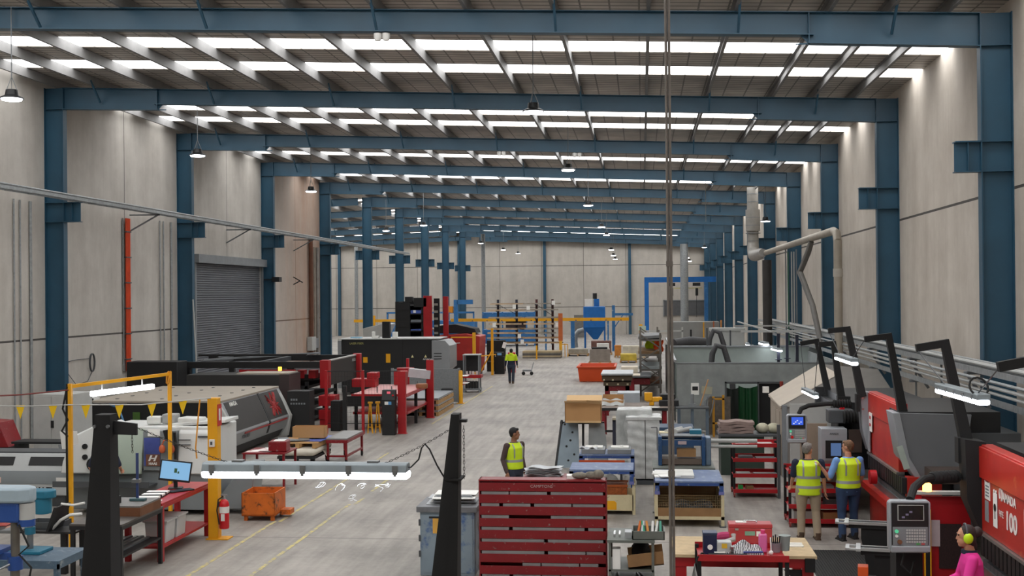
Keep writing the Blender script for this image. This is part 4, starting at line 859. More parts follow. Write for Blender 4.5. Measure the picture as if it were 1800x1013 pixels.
# ---------------------------------------------------------------- far left: blue machines, white hood
t = T('blue_conveyor_line', 'long blue machine line across the side bay behind the freestanding columns', 'machine', (-16.6, 100.0, 0))
B2 = mat('machine_blue_mid', '#2f6fa8', .5, 0, (1.5, .2), wear=('#9fb3c0', .12, 5))
O('casing', M().b(-5.0, 0, .3, 2.5, 2, 2.3), B2, t); O('top_rail', M().b(-5.0, -.1, 2.9, 2.5, .2, 3.05), B2, t)
for x in (-5, -2.2, .2, 2.4): O('upright', M().b(x, -.1, 0, x + .12, .1, 3.0), B2, t)
O('notice', M().b(-.6, -.12, 1.5, .1, -.1, 2.0), PAPER, t)
t = T('blue_spray_booth', 'blue steel booth with a dark opening left of the timber rack', 'machine', (-11.2, 103.0, 0))
t['label'] = 'blue steel frame booth with a dark opening, between the red press and the timber rack'
O('casing', M().b(-2.6, 0, .2, 2.0, 2, 1.4).b(-2.6, 0, 2.2, 2.0, 2, 2.9), B2, t); O('dark_opening', M().b(-.6, .4, 1.2, 1.2, .5, 2.3), mat('booth_dark_red', '#3a2a2a', .6), t)
for x in (-2.6, -.9, 1.2, 1.9): O('upright', M().b(x, -.06, 0, x + .12, .1, 2.95), B2, t)
t = T('white_hood_machine', 'white curved hood machine with a navy door, just past the stained wall corner', 'machine', (-16.2, 72.5, 0))
O('cabinet_shell', M().b(-.9, 0, 0, .8, 2, 1.7), mat('navy_panel', '#2c3a63', .5), t); O('hood', M().pr([(-.95, 1.7), (-.95, 2.45), (.3, 2.75), (.7, 2.7), (.4, 2.1), (.3, 1.7)], 'y', -.1, 2), LGREY, t, bv=.02)
t = T('glass_cabinet', 'pale blue glazed machine cabinet behind the first freestanding column', 'machine', (-14.9, 74.5, 0)); O('casing', M().b(-.7, 0, 0, 1.0, 1.5, 2.35), mat('glazed_blue_grey', '#7787a3', .25, .1, (2, .25)), t); O('mullion_bar', M().b(-.7, -.03, 0, -.64, 0, 2.4).b(.1, -.03, 0, .16, 0, 2.4).b(.95, -.03, 0, 1.0, 0, 2.4), GREY, t)
t = T('chain_hoist', 'orange hoist carriage on a blue jib column behind the freestanding columns', 'hoist', (-14.1, 90.0, 0))
O('jib_column', M().b(-.15, 0, 0, .15, .3, 4.1), B2, t); O('carriage', M().pr([(-.95, 3.2), (-.2, 3.1), (-.2, 3.6), (-.55, 3.6), (-.7, 4.2), (-.95, 4.2)], 'y', -.2, .2), mat('hoist_orange', '#d98a1e', .5), t, bv=.02); O('jib_beam', M().b(.1, 0, 3.75, 1.3, .3, 4.1), B2, t)
# yellow overhead rail across the end of the hall
t = T('monorail', 'long yellow monorail crossing in front of the blue machines and the timber rack', 'monorail', (0, 92.0, 0))
O('rail', M().b(-14.8, -.06, 2.38, -1.0, .06, 2.62), YEL, t)
m = M()
for i in range(12): m.b(-14.3 + 1.15 * i, -.08, 2.4, -14.2 + 1.15 * i, -.07, 2.47)
O('bolt_head', m, DGREY, t)
for x in (-14.6, -7.4, -2.6): O('upright', M().c(x, .12, 0, .12, .12, 2.6), B2, t)
t = T('far_monorail', 'yellow monorail section with a square end post before the stained wall corner', 'monorail', (-18, 92.0, 0)); O('rail', M().b(-4.5, -.06, 2.38, 1.6, .06, 2.6), YEL, t); O('upright', M().c(-2.9, 0, 0, .2, .2, 2.9), YEL, t)
for i, (x, y, lb) in enumerate(((-15.0, 113.0, 'galvanised flue pipe rising between the last columns and the timber rack'), (-31.0, 128, 'galvanised flue pipe rising deep in the side bay'))):
    S('flue_pipe', M().cy((0, 0, 0), (0, 0, zt(x) - .6), .2, n=12), GALV, lb, 'pipe', (x, y, 0))
# timber rack
t = T('cantilever_rack', 'dark cantilever rack loaded with long stock at the end of the hall', 'rack', (-8.6, 85.6, 0))
RK = mat('rack_navy', '#26293a', .5)
RXS = (-1.75, -.4, 1.05, 2.2)
for x in RXS: O('upright', M().b(x - .08, .2, 0, x + .08, .4, 4.1), RK if x < 0 else mat('rack_maroon', '#4a2626', .5), t)
LV = (.95, 1.3, 1.65, 1.95, 2.3, 2.75, 3.3, 3.75)
for x in RXS:
    for z in LV: O('cantilever_arm', M().b(x - .05, -.75, z - .06, x + .05, .25, z), RK, t)
O('cross_brace', M().bar((-1.7, .42, 3.7), (-.4, .42, 3.0), .04).bar((1.05, .42, 3.7), (2.2, .42, 2.9), .04), DGREY, t)
cs = ['#a8825c', '#b99873', '#8d6a4a', '#9c9488', '#c2a583']
for i, z in enumerate(LV):
    for side in range(2):
        n = 3 if z < 3 else 2
        for r in range(n):
            x0 = -2.3 + 2.55 * side + RN.uniform(-.15, .15); L_ = 2.25 + RN.uniform(-.2, .35)
            S('stock_bundle', M().b(0, -.15, 0, L_, .14, .07 + .05 * RN.random()), mat('stock_%d' % RN.randrange(5), cs[RN.randrange(5)], .8, 0, (3, .15)), 'long bundle of brown stock lying on the arms of the dark cantilever rack', 'bundle', (-8.6 + x0, 85.6 - .02 - .3 * r + .12, z + .001), 0, 'stock bundles on the cantilever rack')
for i, (x, z) in enumerate(((-.45, 3.6), (.55, 3.5), (2.35, 3.85), (2.6, 2.3), (-1.9, 2.3), (-.1, 1.5), (.1, 1.1))):
    S('hanging_tag', M().b(-.12, 0, -.15, .12, .01, .15), PAPER, 'white paper tag hanging at the front of the dark cantilever rack', 'tag', (-8.6 + x, 84.7, z), 0, 'paper tags on the cantilever rack')
for i in range(5):
    S('stock_layer', M().b(-1.3, -.8, 0, 1.35, .8, .1), mat('stack_%d' % (i % 3), ('#6d675f', '#a99878', '#4d4a47')[i % 3], .7, 0, (3, .2)), 'flat metal stock layer piled in front of the timber rack, %s from the floor' % ORD[i + 1], 'stock', (-7.0, 83.6,   .1 * i + .001), 0, 'stock pile in front of the rack')
t = T('orange_marker_post', 'orange topped post with a yellow base at the end of the timber rack', 'post', (-5.75, 84.6, 0)); O('upper_post', M().c(0, 0, 1.15, .3, .2, 1.95), mat('marker_orange', '#b9602f', .6, 0, (3, .15)), t); O('lower_post', M().c(0, 0, 0, .2, .2, 1.15), YEL, t); O('side_rail', M().bar((.3, 0, 0), (.3, 0, .95), .05).bar((.1, 0, .9), (.5, 0, .9), .05).bar((.5, 0, 0), (.5, 0, .9), .05), YEL, t)
S('short_yellow_post', M().c(0, 0, 0, .1, .1, .95), YEL, 'thin yellow stake in front of the stock pile by the rack', 'post', (-7.2, 81.6, 0))
# dust collector
t = T('dust_collector', 'bright blue dust collector with a hopper, white box and grey duct', 'dust collector', (-3.75, 95.0, 0))
O('casing', M().b(-.85, -.7, 1.75, .85, .7, 3.45), CBLUE, t, bv=.05); O('hopper', M().add([(-.85, -.7, 1.75), (.85, -.7, 1.75), (.85, .7, 1.75), (-.85, .7, 1.75), (-.1, -.25, .85), (.25, -.25, .85), (.25, .25, .85), (-.1, .25, .85)], [(0, 1, 5, 4), (1, 2, 6, 5), (2, 3, 7, 6), (3, 0, 4, 7), (4, 5, 6, 7)]), CBLUE, t)
O('white_box', M().b(-.75, -.6, 3.45, -.1, .3, 4.05), WHITE, t); O('fan_casing', M().b(-.02, -.4, 3.45, .38, .3, 4.05), CBLUE, t); O('fan_motor', M().cy((.05, -.2, 4.05), (.05, -.2, 4.5), .17), DARK, t)
for x in (-.8, .75): O('leg', M().b(x, -.6, 0, x + .1, -.5, 1.8).b(x, .5, 0, x + .1, .6, 1.8), CBLUE, t)
O('inlet_duct', M().tube([(-.85, -.2, 1.6), (-1.25, -.2, 1.5), (-1.5, -.2, 1.2), (-1.55, -.2, .7), (-1.5, -.2, .2)], .2, 12), GALV, t)
t = T('blue_jib_arm', 'blue jib crane arm on a post beside the blue dust collector', 'jib crane', (-2.2, 93.2, 0)); O('mast', M().b(-.12, -.1, 0, .12, .1, 3.55), B2, t); O('jib_beam', M().b(-.1, -.08, 2.75, 1.5, .08, 2.95), B2, t); O('brace', M().bar((.05, 0, 1.8), (.7, 0, 2.75), .08), B2, t)
S('blue_stanchion', M().b(-.15, -.1, 0, .15, .1, 2.3).b(-.3, -.15, 2.3, .3, .15, 2.5), B2, 'blue stanchion left of the dust collector duct', 'post', (-5.4, 93.5, 0))['label'] = 'blue stanchion between the orange topped post and the dust collector'
S('grey_far_door', M().b(-.6, 0, 0, .6, .1, 2.3), mat('far_door_grey', '#6c6a66', .6), 'grey steel cabinet against the end wall behind the blue stanchion', 'cabinet', (-6.3, 122, 0))
# gantry crane at the far end
t = T('portal_crane', 'bright blue portal crane frame at the end of the press brake wall', 'crane', (3.35, 112.0, 0))
O('bridge_beam', M().b(-3.1, -.15, 5.45, 3.5, .15, 5.95), CBLUE, t); O('crane_leg', M().b(-3.1, -.2, 0, -2.7, .2, 5.45), CBLUE, t); O('crane_leg', M().b(2.4, -.2, 0, 2.75, .2, 5.45), B2, t)
for x, lb in ((-.6, 0), (1.7, 0)): O('hoist', M().b(x - .35, -.2, 5.1, x + .35, .2, 5.4).b(x - .1, -.15, 4.2, x + .15, .15, 4.9).cy((x, 0, 2.2), (x, 0, 4.2), .02, n=6), DARK, t)
O('festoon_rail', M().b(-.4, -.1, 4.85, 2.2, -.05, 4.95), mat('rail_cream', '#b5ad7d', .6), t)
S('exhaust_stack', M().cy((0, 0, .9), (0, 0, 8.9), .36, n=16).cy((0, 0, 4.9), (0, 0, 5.0), .39, n=16).cy((0, 0, .0), (0, 0, .9), .2, n=16), GALV, 'tall galvanised exhaust stack in front of the blue portal crane', 'duct', (3.85, 109.5, 0))
t = T('end_wall_window', 'dark framed louvre opening in the end wall behind the exhaust stack', 'louvre', (4.0, FY - .12, 2.0)); O('louvre_panel', M().b(-1.6, 0, 0, 2.8, .1, 1.6), mat('louvre_dark', '#57585a', .6), t); O('louvre_frame', M().b(-1.7, -.05, -.1, -1.6, .1, 1.7).b(2.8, -.05, -.1, 2.9, .1, 1.7).b(-1.7, -.05, 1.6, 2.9, .1, 1.7), GREY, t)
t = T('pale_oven', 'long pale grey oven cabinet at the end of the hall beneath the exhaust stack', 'oven', (4.2, 104.0, 0)); O('casing', M().b(-1.9, 0, 0, 2.4, 2.5, 1.95), mat('oven_grey', '#8e8f8d', .5, .1, (2, .06)), t); O('door_leaf', M().b(-.1, -.03, .1, .05, 0, 1.3), DARK, t); O('post', M().b(-1.95, -.1, 0, -1.85, 0, 2.05), GREY, t)
O('amber_post', M().b(1.0, -.4, 0, 1.1, -.3, 1.95), YEL, t); O('amber_post', M().b(1.85, -.4, 0, 1.95, -.3, 2.0), mat('marker_orange', '#b9602f', .6), t); O('amber_post', M().b(2.45, -.4, 0, 2.6, -.3, 2.1), mat('post_tan', '#c58a4f', .6), t)
S('tall_yellow_post', M().c(0, 0, 0, .24, .2, 2.2), YEL, 'tall yellow post at the near corner of the pale oven', 'post', (-.1, 88.0, 0))
# ================================================================ centre floor
PAL = mat('plate_silver', '#b3b7ba', .35, .6, (4, .12))
# die rack
t = T('die_rack', 'dark red open rack with nine sloping shelves of bright bending tools', 'rack', (-1.57, 18.55, 0))
O('side_panel', M().pr([(.02, 0), (.3, 0), (.3, 1.6), (.02, 1.6)], 'x', -1.0, -.98), DRED, t); O('side_panel', M().pr([(.02, 0), (.3, 0), (.3, 1.6), (.02, 1.6)], 'x', .98, 1.0), DRED, t)
O('back_panel', M().b(-1.0, .28, 0, 1.0, .3, 1.6), DRED, t); O('top_cover', M().b(-1.0, 0, 1.57, 1.0, .3, 1.6), DRED, t, bv=.004)
RIM = mat('lip_steel_edge', '#a99fa0', .35, .6, (12, .2))
for i in range(9):
    z = 1.42 - .185 * i
    O('shelf_lip', M().pr([(.0, z), (.03, z), (.03, z + .12), (-.005, z + .135)], 'x', -.985, .985), DRED, t, bv=.004)
    O('shelf', M().pr([(.0, z), (.28, z + .08), (.28, z + .09), (.0, z + .015)], 'x', -.98, .98), DRED, t)
    if i:
        rr = random.Random(i); x = -.96
        while x < .9:
            L_ = rr.choice([.3, .45, .6, .84, 1.0]); L_ = min(L_, .96 - x)
            if L_ > .12 and rr.random() < .9:
                S('bending_tool', M().pr([(.035, 0), (.09, 0), (.09, .155), (.035, .15)], 'x', 0, L_ - .02), PAL, 'bright steel bending tool lying on a shelf of the dark red rack', 'tool', (-1.57 + x, 18.55, z + .022), 0, 'bending tools on the dark red rack')
            x += L_ + rr.choice([.0, .04])
TX('CAMPTONS', .06, t, (-.01, -.012, 1.5), (pi / 2, 0, 0), mat('badge_silver', '#b59c9c', .5), sx=1.1)
# things on the rack
for i in range(7): S('plate_offcut', M().gr(lambda u, v: (-.28 + .56 * u, -.12 + .3 * v, .012 * sin(9 * u + i)), 8, 3, .006), PAL, 'curved bright metal offcut piled on the stand behind the die rack, layer %s' % ORD[i + 1], 'offcut', (-1.62 - .05 * (i % 2), 19.7, 1.5 + .022 * i), .2 * (i % 3) - .2, 'offcuts behind the die rack')
S('offcut_stand', M().b(-.35, -.2, 0, .35, .3, 1.485), DRED, 'dark red stand holding curved offcuts behind the die rack', 'stand', (-1.62, 19.7, 0))
S('work_glove', M().sp((-.14, 0, .05), (.13, .07, .055)).sp((.04, .01, .055), (.12, .06, .06)).sp((.15, 0, .07), (.09, .07, .075)), mat('glove_grey', '#7c776c', .9, 0, (14, .3)), 'pair of crumpled grey work gloves on top of the die rack', 'gloves', (-.85, 18.7, 1.6))
S('flat_carton', M().b(-.2, -.1, 0, .2, .1, .05), PAPER, 'flat white carton on top of the die rack beside the gloves', 'carton', (-1.0, 18.78, 1.6), .05)
# blue grey cabinet
t = T('blue_cabinet', 'worn blue and grey steel cabinet with a yellow note, beside the die rack', 'cabinet', (-3.12, 18.9, 0))
CBW = mat('cabinet_worn_blue', '#8797a2', .5, .1, (1.5, .12), wear=('#3f5f92', .3, 2.5))
O('carcass', M().b(-.45, 0, 0, .43, .85, 1.02), CBW, t, bv=.008); O('worktop_plate', M().b(-.5, -.05, 1.02, .48, .9, 1.11), mat('worktop_grey', '#74767a', .5, .3, (6, .2)), t, bv=.006)
O('door_leaf', M().b(-.42, -.012, .05, .4, 0, .98), CBW, t); O('note', M().b(-.24, -.02, .68, -.08, -.012, .92), mat('note_yellow', '#d8a64c', .7), t)
for z in (.3, .55, .8): O('hinge', M().b(-.47, -.02, z, -.44, .02, z + .1), DGREY, t)
O('latch', M().b(-.3, -.02, .92, -.1, -.01, .95), DARK, t)
rr = random.Random(3)
for i in range(12):
    S('sheet_offcut', M().b(-.42 + rr.random() * .2, -.2 - rr.random() * .1, 0, .4 - rr.random() * .1, .2, .008), (PAL, mat('sheet_dull', '#8f9398', .4, .5), PAPER)[i % 3], 'silvery sheet metal offcut in the loose pile on the worn blue cabinet', 'offcut', (-3.13 + .03 * (i % 3), 19.3 + .05 * (i % 4), 1.111 + .012 * i), (rr.random() - .5) * .15, 'offcuts on the blue cabinet')
t = T('draped_sheet', 'dark crinkled plastic sheet hanging between the blue cabinet and the die rack', 'sheet', (-2.63, 18.95, 0)); O('sheet_fold', M().gr(lambda u, v: (.03 * sin(20 * v), .1 * u + .03 * sin(14 * u), 1.05 - 1.0 * v), 8, 10, .004), mat('film_dark', '#55595c', .35, .1), t)
# small grey trolley with tools
t = T('tool_cart', 'small grey steel cart with a tray of coloured hand tools beside the die rack', 'cart', (-.2, 18.6, 0))
GT = mat('cart_olive_grey', '#6c716b', .5, .2, (5, .12))
O('tray_plate', M().b(-.36, -.45, .72, .36, .5, .76), GT, t)
for x in (-.34, .31):
    for y in (-.43, .46): O('upright', M().b(x, y, 0, x + .04, y + .04, .72), GT, t)
O('lower_shelf', M().b(-.34, -.43, .28, .34, .48, .31), GT, t); O('bottom_shelf', M().b(-.34, -.43, .1, .34, .48, .13), GT, t)
t = T('tool_tray', 'grey open tray full of hand tools on the small grey cart', 'tray', (-.02, 18.4, .76))
O('tray_wall', M().b(-.16, -.2, 0, .33, -.185, .13).b(-.16, .25, 0, .33, .265, .13).b(-.16, -.2, 0, -.145, .26, .13).b(.315, -.2, 0, .33, .26, .13).b(-.16, -.2, 0, .33, .26, .01), GT, t)
for i, (x, c, a, lb) in enumerate(((-.08, '#c8661f', .6, 'orange handled tool in the tray on the grey cart'), (-.02, '#c9ccd0', .4, 'silver tool in the tray on the grey cart, next to the orange one'), (.03, '#2f9a77', -.5, 'green handled tool in the tray on the grey cart'), (.09, '#c8843a', -.4, 'amber handled tool in the tray on the grey cart'), (.14, '#e0e0de', .2, 'white handled tool in the tray on the grey cart'), (.19, '#d8d8d4', .5, 'pale bent tool in the tray on the grey cart'), (.27, '#4d9a86', 0, 'teal bottle shaped tool at the corner of the tray on the grey cart'))):
    S('hand_tool', M().cy((0, -.1, .02), (sin(a) * .08, .08, .22), .022, .018, 8), mat('tool_%d' % i, c, .5), lb, 'hand tool', (-.02 + x, 18.42, .765), 0, None)
for i in range(2): S('aluminium_channel', M().b(-.015, -.15, 0, .015, .15, .05), CHR, ('short bright aluminium bar at the edge of the grey cart next to the die rack', 'short bright aluminium bar on the grey cart, second from the die rack')[i], 'bar', (-.45 + .08 * i, 18.5, .761))
S('steel_box_section', M().b(-.05, -.12, 0, .05, .12, .09), PAL, 'short steel box section on the grey cart beside the tool tray', 'bar', (-.24, 18.42, .761))
t = T('brown_tray', 'brown fibre tray on the lower shelf of the small grey cart', 'tray', (-.02, 18.5, .31)); O('tray_wall', M().at((0, 0, .04), (0, -.12, 0)).b(-.22, -.3, 0, .32, -.28, .2).b(-.22, .25, 0, .32, .27, .2).b(-.22, -.3, 0, .32, .27, .015), RAW, t)
S('black_bag', M().sp((0, 0, .16), (.16, .2, .16)), BLACK, 'black bag behind the brown tray on the grey cart', 'bag', (-.05, 18.82, .31))
S('white_folder', M().b(-.06, -.1, 0, .06, .1, .3), PAPER, 'white folder upright on the lower shelf of the grey cart', 'folder', (-.42, 18.3, .311))
for i in range(4): S('steel_offcut', M().b(-.015, -.25, 0, .015, .25, .03), STEEL, 'steel bar offcut on the bottom shelf of the small grey cart', 'bar', (-.45 + .06 * i + .25 * (i > 1), 18.5, .131), .08 * i, 'offcuts at the bottom of the grey cart')
S('pale_bin', M().b(-.3, -.35, 0, .3, .3, .095), PAPER, 'pale flat carton under the bottom shelf of the small grey cart', 'carton', (-.18, 18.55, .0))
# stillages with blue stacking tables
CRM = mat('stillage_cream', '#cbbf9a', .55, 0, (3, .1), wear=('#6b5b44', .12, 8)); MESH = mat('stillage_mesh_brown', '#8a7550', .6, .1, (6, .2))
def stacktable(name, label, x0, x1, y0, y1, z, leg):
    t = T(name, label, 'table', ((x0 + x1) / 2, (y0 + y1) / 2, z - leg))
    w, d = (x1 - x0) / 2, (y1 - y0) / 2
    O('table_plate', M().b(-w, -d, leg - .04, w, d, leg), mat('blue_top_worn', '#5f7194', .5, 0, (3, .12), wear=('#8d97a6', .3, 6)), t, bv=.006); O('front_rail', M().b(-w, -d, leg - .09, w, -d + .05, leg - .04), TBLUE, t)
    for x in (-w, w - .08):
        for y in (-d, d - .08): O('leg', M().b(x, y, 0, x + .08, y + .08, leg - .04), TBLUE, t); O('leg_socket', M().b(x - .01, y - .01, 0, x + .09, y + .09, .06), mat('socket_lilac', '#6a6ea8', .5), t)
    return t
t = T('mesh_stillage', 'cream framed wire mesh stillage under the blue table with white boards', 'stillage', (.87, 23.9, 0))
w, d = .66, .75
for x in (-w, w - .06):
    for y in (-d, d - .06): O('corner_post', M().b(x, y, .02, x + .06, y + .06, .62), CRM, t); O('foot_cup', M().b(x - .03, y - .03, 0, x + .09, y + .09, .02), DGREY, t)
O('deck', M().b(-w, -d, .14, w, d, .2), CRM, t)
m = M()
for i in range(27): m.b(-.58 + .0445 * i, -d + .02, .36, -.575 + .0445 * i, -d + .026, .6)
for i in range(6): m.b(-.6, -d + .02, .36 + .048 * i, .6, -d + .026, .365 + .048 * i)
O('front_mesh', m, MESH, t)
m = M()
for i in range(27): m.b(-.58 + .0445 * i, d - .03, .2, -.575 + .0445 * i, d - .024, .62)
for i in range(9): m.b(-.6, d - .03, .22 + .048 * i, .6, d - .024, .225 + .048 * i)
O('back_mesh', m, MESH, t); O('side_mesh', M().b(-.62, -.7, .2, -.61, .7, .6).b(.61, -.7, .2, .62, .7, .6), MESH, t); O('back_board', M().b(-.6, d - .02, .2, .6, d - .01, .6), RAW, t)
O('kick_board', M().b(-.6, -d + .02, .2, .6, -d + .04, .36), RAW, t); O('inner_board', M().b(-.6, -.6, .2, .6, .7, .22), RAW, t)
stacktable('stacking_table', 'blue stacking table with white boards, on top of the mesh stillage', .22, 1.52, 23.15, 24.65, .88, .26)
for i, (x, y, w_, d_, h, z, c, r, lb) in enumerate(((.45, 23.9, .5, .75, .03, 0, PAPER, .05, 'white foam board lying lowest on the blue stacking table'), (.42, 23.95, .45, .5, .025, .031, WHITE, -.15, 'white foam board with a slot on top of the board pile'), (.5, 23.55, .4, .25, .02, .031, PAPER, .2, 'small white board overlapping the front of the board pile'), (.8, 23.9, .36, .85, .06, 0, mat('board_pale', '#cfcfca', .6), 0, 'pale grey foam slab lying along the blue stacking table'))):
    S('foam_board', M().b(-w_ / 2, -d_ / 2, 0, w_ / 2, d_ / 2, h), c, lb, 'board', (x, y, .881 + z), r, bv=.004)
S('scrap_heap', M().gr(lambda u, v: (-.4 + .8 * u, -.3 + .6 * v, .05 + .07 * abs(sin(6 * u) * sin(5 * v))), 12, 8, .05), DGREY, 'heap of dark metal scraps on the deck boards inside the mesh stillage', 'scrap', (.95, 24.0, .221))
t = T('panel_stillage', 'cream sheet sided stillage with a yellow patch under the left blue table', 'stillage', (-.83, 24.75, 0)); t['label'] = 'cream sheet sided stillage with a yellow patch behind the die rack'
for x in (-.66, .6):
    for y in (-.4, .5): O('corner_post', M().b(x, y, 0, x + .06, y + .06, .62), CRM, t)
O('side_panel', M().b(-.62, -.4, .08, .62, -.38, .4).b(-.62, .5, .08, .62, .52, .4), CRM, t); O('yellow_patch', M().pr([(.05, .1), (.28, .1), (.28, .24), (.24, .28), (.05, .28)], 'y', -.405, -.4), YEL, t); O('deck', M().b(-.64, -.38, .08, .64, .5, .12), CRM, t)
t = T('orange_crate', 'rusty orange brown mesh crate inside the cream sheet sided stillage', 'crate', (-.72, 24.75, .121)); O('crate_wall', M().b(-.5, -.3, 0, .38, .3, .45), mat('crate_orange', '#99501d', .7, 0, (20, .3)), t); O('rim', M().b(-.52, -.32, .43, .4, -.29, .47).b(-.52, .29, .43, .4, .32, .47), mat('crate_rim', '#b3581f', .6), t)
stacktable('stacking_table', 'blue stacking table on the cream sheet sided stillage behind the die rack', -1.5, -.2, 24.3, 25.35, .92, .3)
t = stacktable('stacking_table', 'tall blue stacking table holding grey boxes in front of the wrapped pallet', -1.42, -.2, 26.6, 27.5, .92, .92)
t['label'] = 'tall blue table holding two grey boxes beside the wrapped pallet'
for i, x in enumerate((-1.1, -.52)):
    t = T('grey_box', ('shallow grey metal box on the tall blue table, the one beside the leaning panels', 'shallow grey metal box on the tall blue table, the one beside the wrapped pallet')[i], 'box', (x, 26.95, .921))
    O('box_shell', M().b(-.27, -.3, 0, .25, .3, .1), GREY, t, bv=.006); O('white_casting', M().b(-.2, -.15, .1, .2, .15, .14).b(.0, -.05, .14, .08, .05, .16), WHITE, t, bv=.01)
S('shiny_scraps', M().gr(lambda u, v: (-.2 + .4 * u, -.15 + .3 * v, .02 + .03 * sin(11 * u) * cos(9 * v)), 8, 8, .02), PAL, 'shiny crumpled foil scraps on the grey box beside the leaning panels', 'scrap', (-1.22, 26.85, 1.022))
t = T('orange_tray', 'shallow orange tray between the two blue tables behind the die rack', 'tray', (-.85, 25.9, 0)); O('tray_wall', M().b(-.55, -.2, .75, .45, -.18, .86).b(-.55, .2, .75, .45, .22, .86).b(-.55, -.2, .75, .45, .2, .77), mat('tray_orange', '#a9481c', .6), t); O('trestle', M().b(-.5, -.1, 0, -.45, .1, .75).b(.35, -.1, 0, .4, .1, .75), DGREY, t)
for i, x in enumerate((-.75, -.35)): S('white_sack', M().sp((0, 0, .2), (.2, .18, .22)), mat('sack_white', '#bdbdb6', .8, 0, (9, .15)), ('crumpled white sack under the tall blue table, nearer the leaning panels', 'crumpled white sack under the tall blue table, nearer the wrapped pallet')[i], 'sack', (x, 27.1, 0))
# wrapped pallet
FILM = mat('stretch_film', '#bfc1bf', .22, 0, (5, .16), bump=.6)
t = T('wrapped_load', 'tall pallet load wrapped in clear plastic film, beside the tall blue table', 'pallet load', (0, 28.6, 0))
def wob(a, k): return .02 * sin(a * 7 + k) + .012 * sin(a * 17)
m = M().gr(lambda u, v: (-.36 + .74 * u + .012 * sin(30 * v), -.42 + .012 * sin(40 * v + 4 * u), .14 + 1.42 * v), 14, 30)
m.b(-.36, -.41, .14, .38, .4, 1.55); m.gr(lambda u, v: (-.4 + .82 * u, -.44 + .86 * v, 1.58 + .03 * sin(9 * u) * sin(7 * v)), 12, 12, .06)
O('film_wrap', m, FILM, t)
O('tall_pack', M().b(-.62, .1, .14, .22, .75, 1.72), FILM, t, bv=.03); O('loose_film', M().gr(lambda u, v: (-.64 + .3 * u, -.05 + .1 * sin(5 * v) * u + .15 * u, 1.7 - 1.2 * v), 8, 12, .004), FILM, t)
O('black_strap', M().b(.04, -.437, .14, .055, -.43, 1.56), DARK, t); O('pallet_base', M().b(-.45, -.42, 0, .45, .7, .1), DGREY, t)
# grey table with slip rolls
t = T('grey_bench', 'plain grey steel bench carrying the blue bending rolls', 'bench', (.86, 26.0, 0))
O('bench_plate', M().b(-.66, -.6, .76, .64, .65, .8), GT, t)
for x in (-.64, .58):
    for y in (-.58, .58): O('leg', M().b(x, y, 0, x + .06, y + .06, .76), GT, t)
O('lower_shelf', M().b(-.62, -.5, .3, .6, .6, .33), GT, t)
RB = mat('roll_blue', '#22466e', .45, .1, (4, .12), wear=('#7c8287', .12, 10))
t = T('bending_rolls', 'dark blue hand operated bending rolls on the plain grey bench', 'rolling machine', (.82, 26.0, .8))
O('end_frame', M().b(-.5, -.25, 0, -.42, .3, .62), RB, t, bv=.01); O('end_frame', M().b(.42, -.25, 0, .5, .3, .62), RB, t, bv=.01); O('cross_beam', M().b(-.42, .1, .4, .42, .25, .58), RB, t); O('front_plate', M().b(-.42, -.2, .42, .42, -.17, .54), RB, t)
for y, z in ((-.1, .62), (-.02, .5), (.06, .62)): O('roller', M().cy((-.45, y, z), (.45, y, z), .035, n=10), STEEL, t)
O('bottom_board', M().b(-.45, -.2, .02, .45, .2, .14), mat('board_dark', '#5d5148', .7), t); O('stored_block', M().b(-.1, -.18, .18, .3, .1, .34), RAW, t); O('crank_handle', M().bar((-.52, -.1, .3), (-.52, -.1, .8), .025).bar((-.52, -.1, .8), (-.65, -.1, .8), .025), STEEL, t); O('gear_case', M().b(.5, -.2, 0, .62, .2, .6), mat('gear_steel_blue', '#6d7f92', .4, .4), t, bv=.02); O('maker_plate', M().b(-.08, -.21, .45, .1, -.2, .52), mat('plate_pink', '#b3a1a2', .5), t)
S('steel_tube', M().cy((0, 0, 0), (1.0, 0, 0), .045, n=10), LGREY, 'pale steel tube sticking out of the rolls towards the red shelf cart, upper one', 'tube', (1.45, 26.3, 1.27), 0)
S('steel_tube', M().cy((0, 0, 0), (1.0, 0, 0), .035, n=10), LGREY, 'thin pale steel tube under the upper tube beside the red shelf cart', 'tube', (1.45, 26.3, 1.15), 0)
t = T('rolled_stock', 'pair of long pale tubes lying across the top of the bending rolls', 'tube', (.8, 26.55, 1.42)); O('tube_length', M().cy((-.1, -.3, .05), (.25, .3, .05), .05).cy((-.3, -.3, .05), (.05, .3, .05), .05), LGREY, t)
S('teal_box', M().b(.2, -.2, 0, .45, .1, .1), TEAL, 'teal metal box on top of the blue bending rolls', 'box', (.8, 26.2, 1.43)); S('paper_wad', M().b(-.45, -.1, 0, -.2, .2, .04), mat('paper_cream', '#d8cfae', .8), 'cream paper wad at the end of the blue bending rolls', 'paper', (.8, 26.2, 1.43))
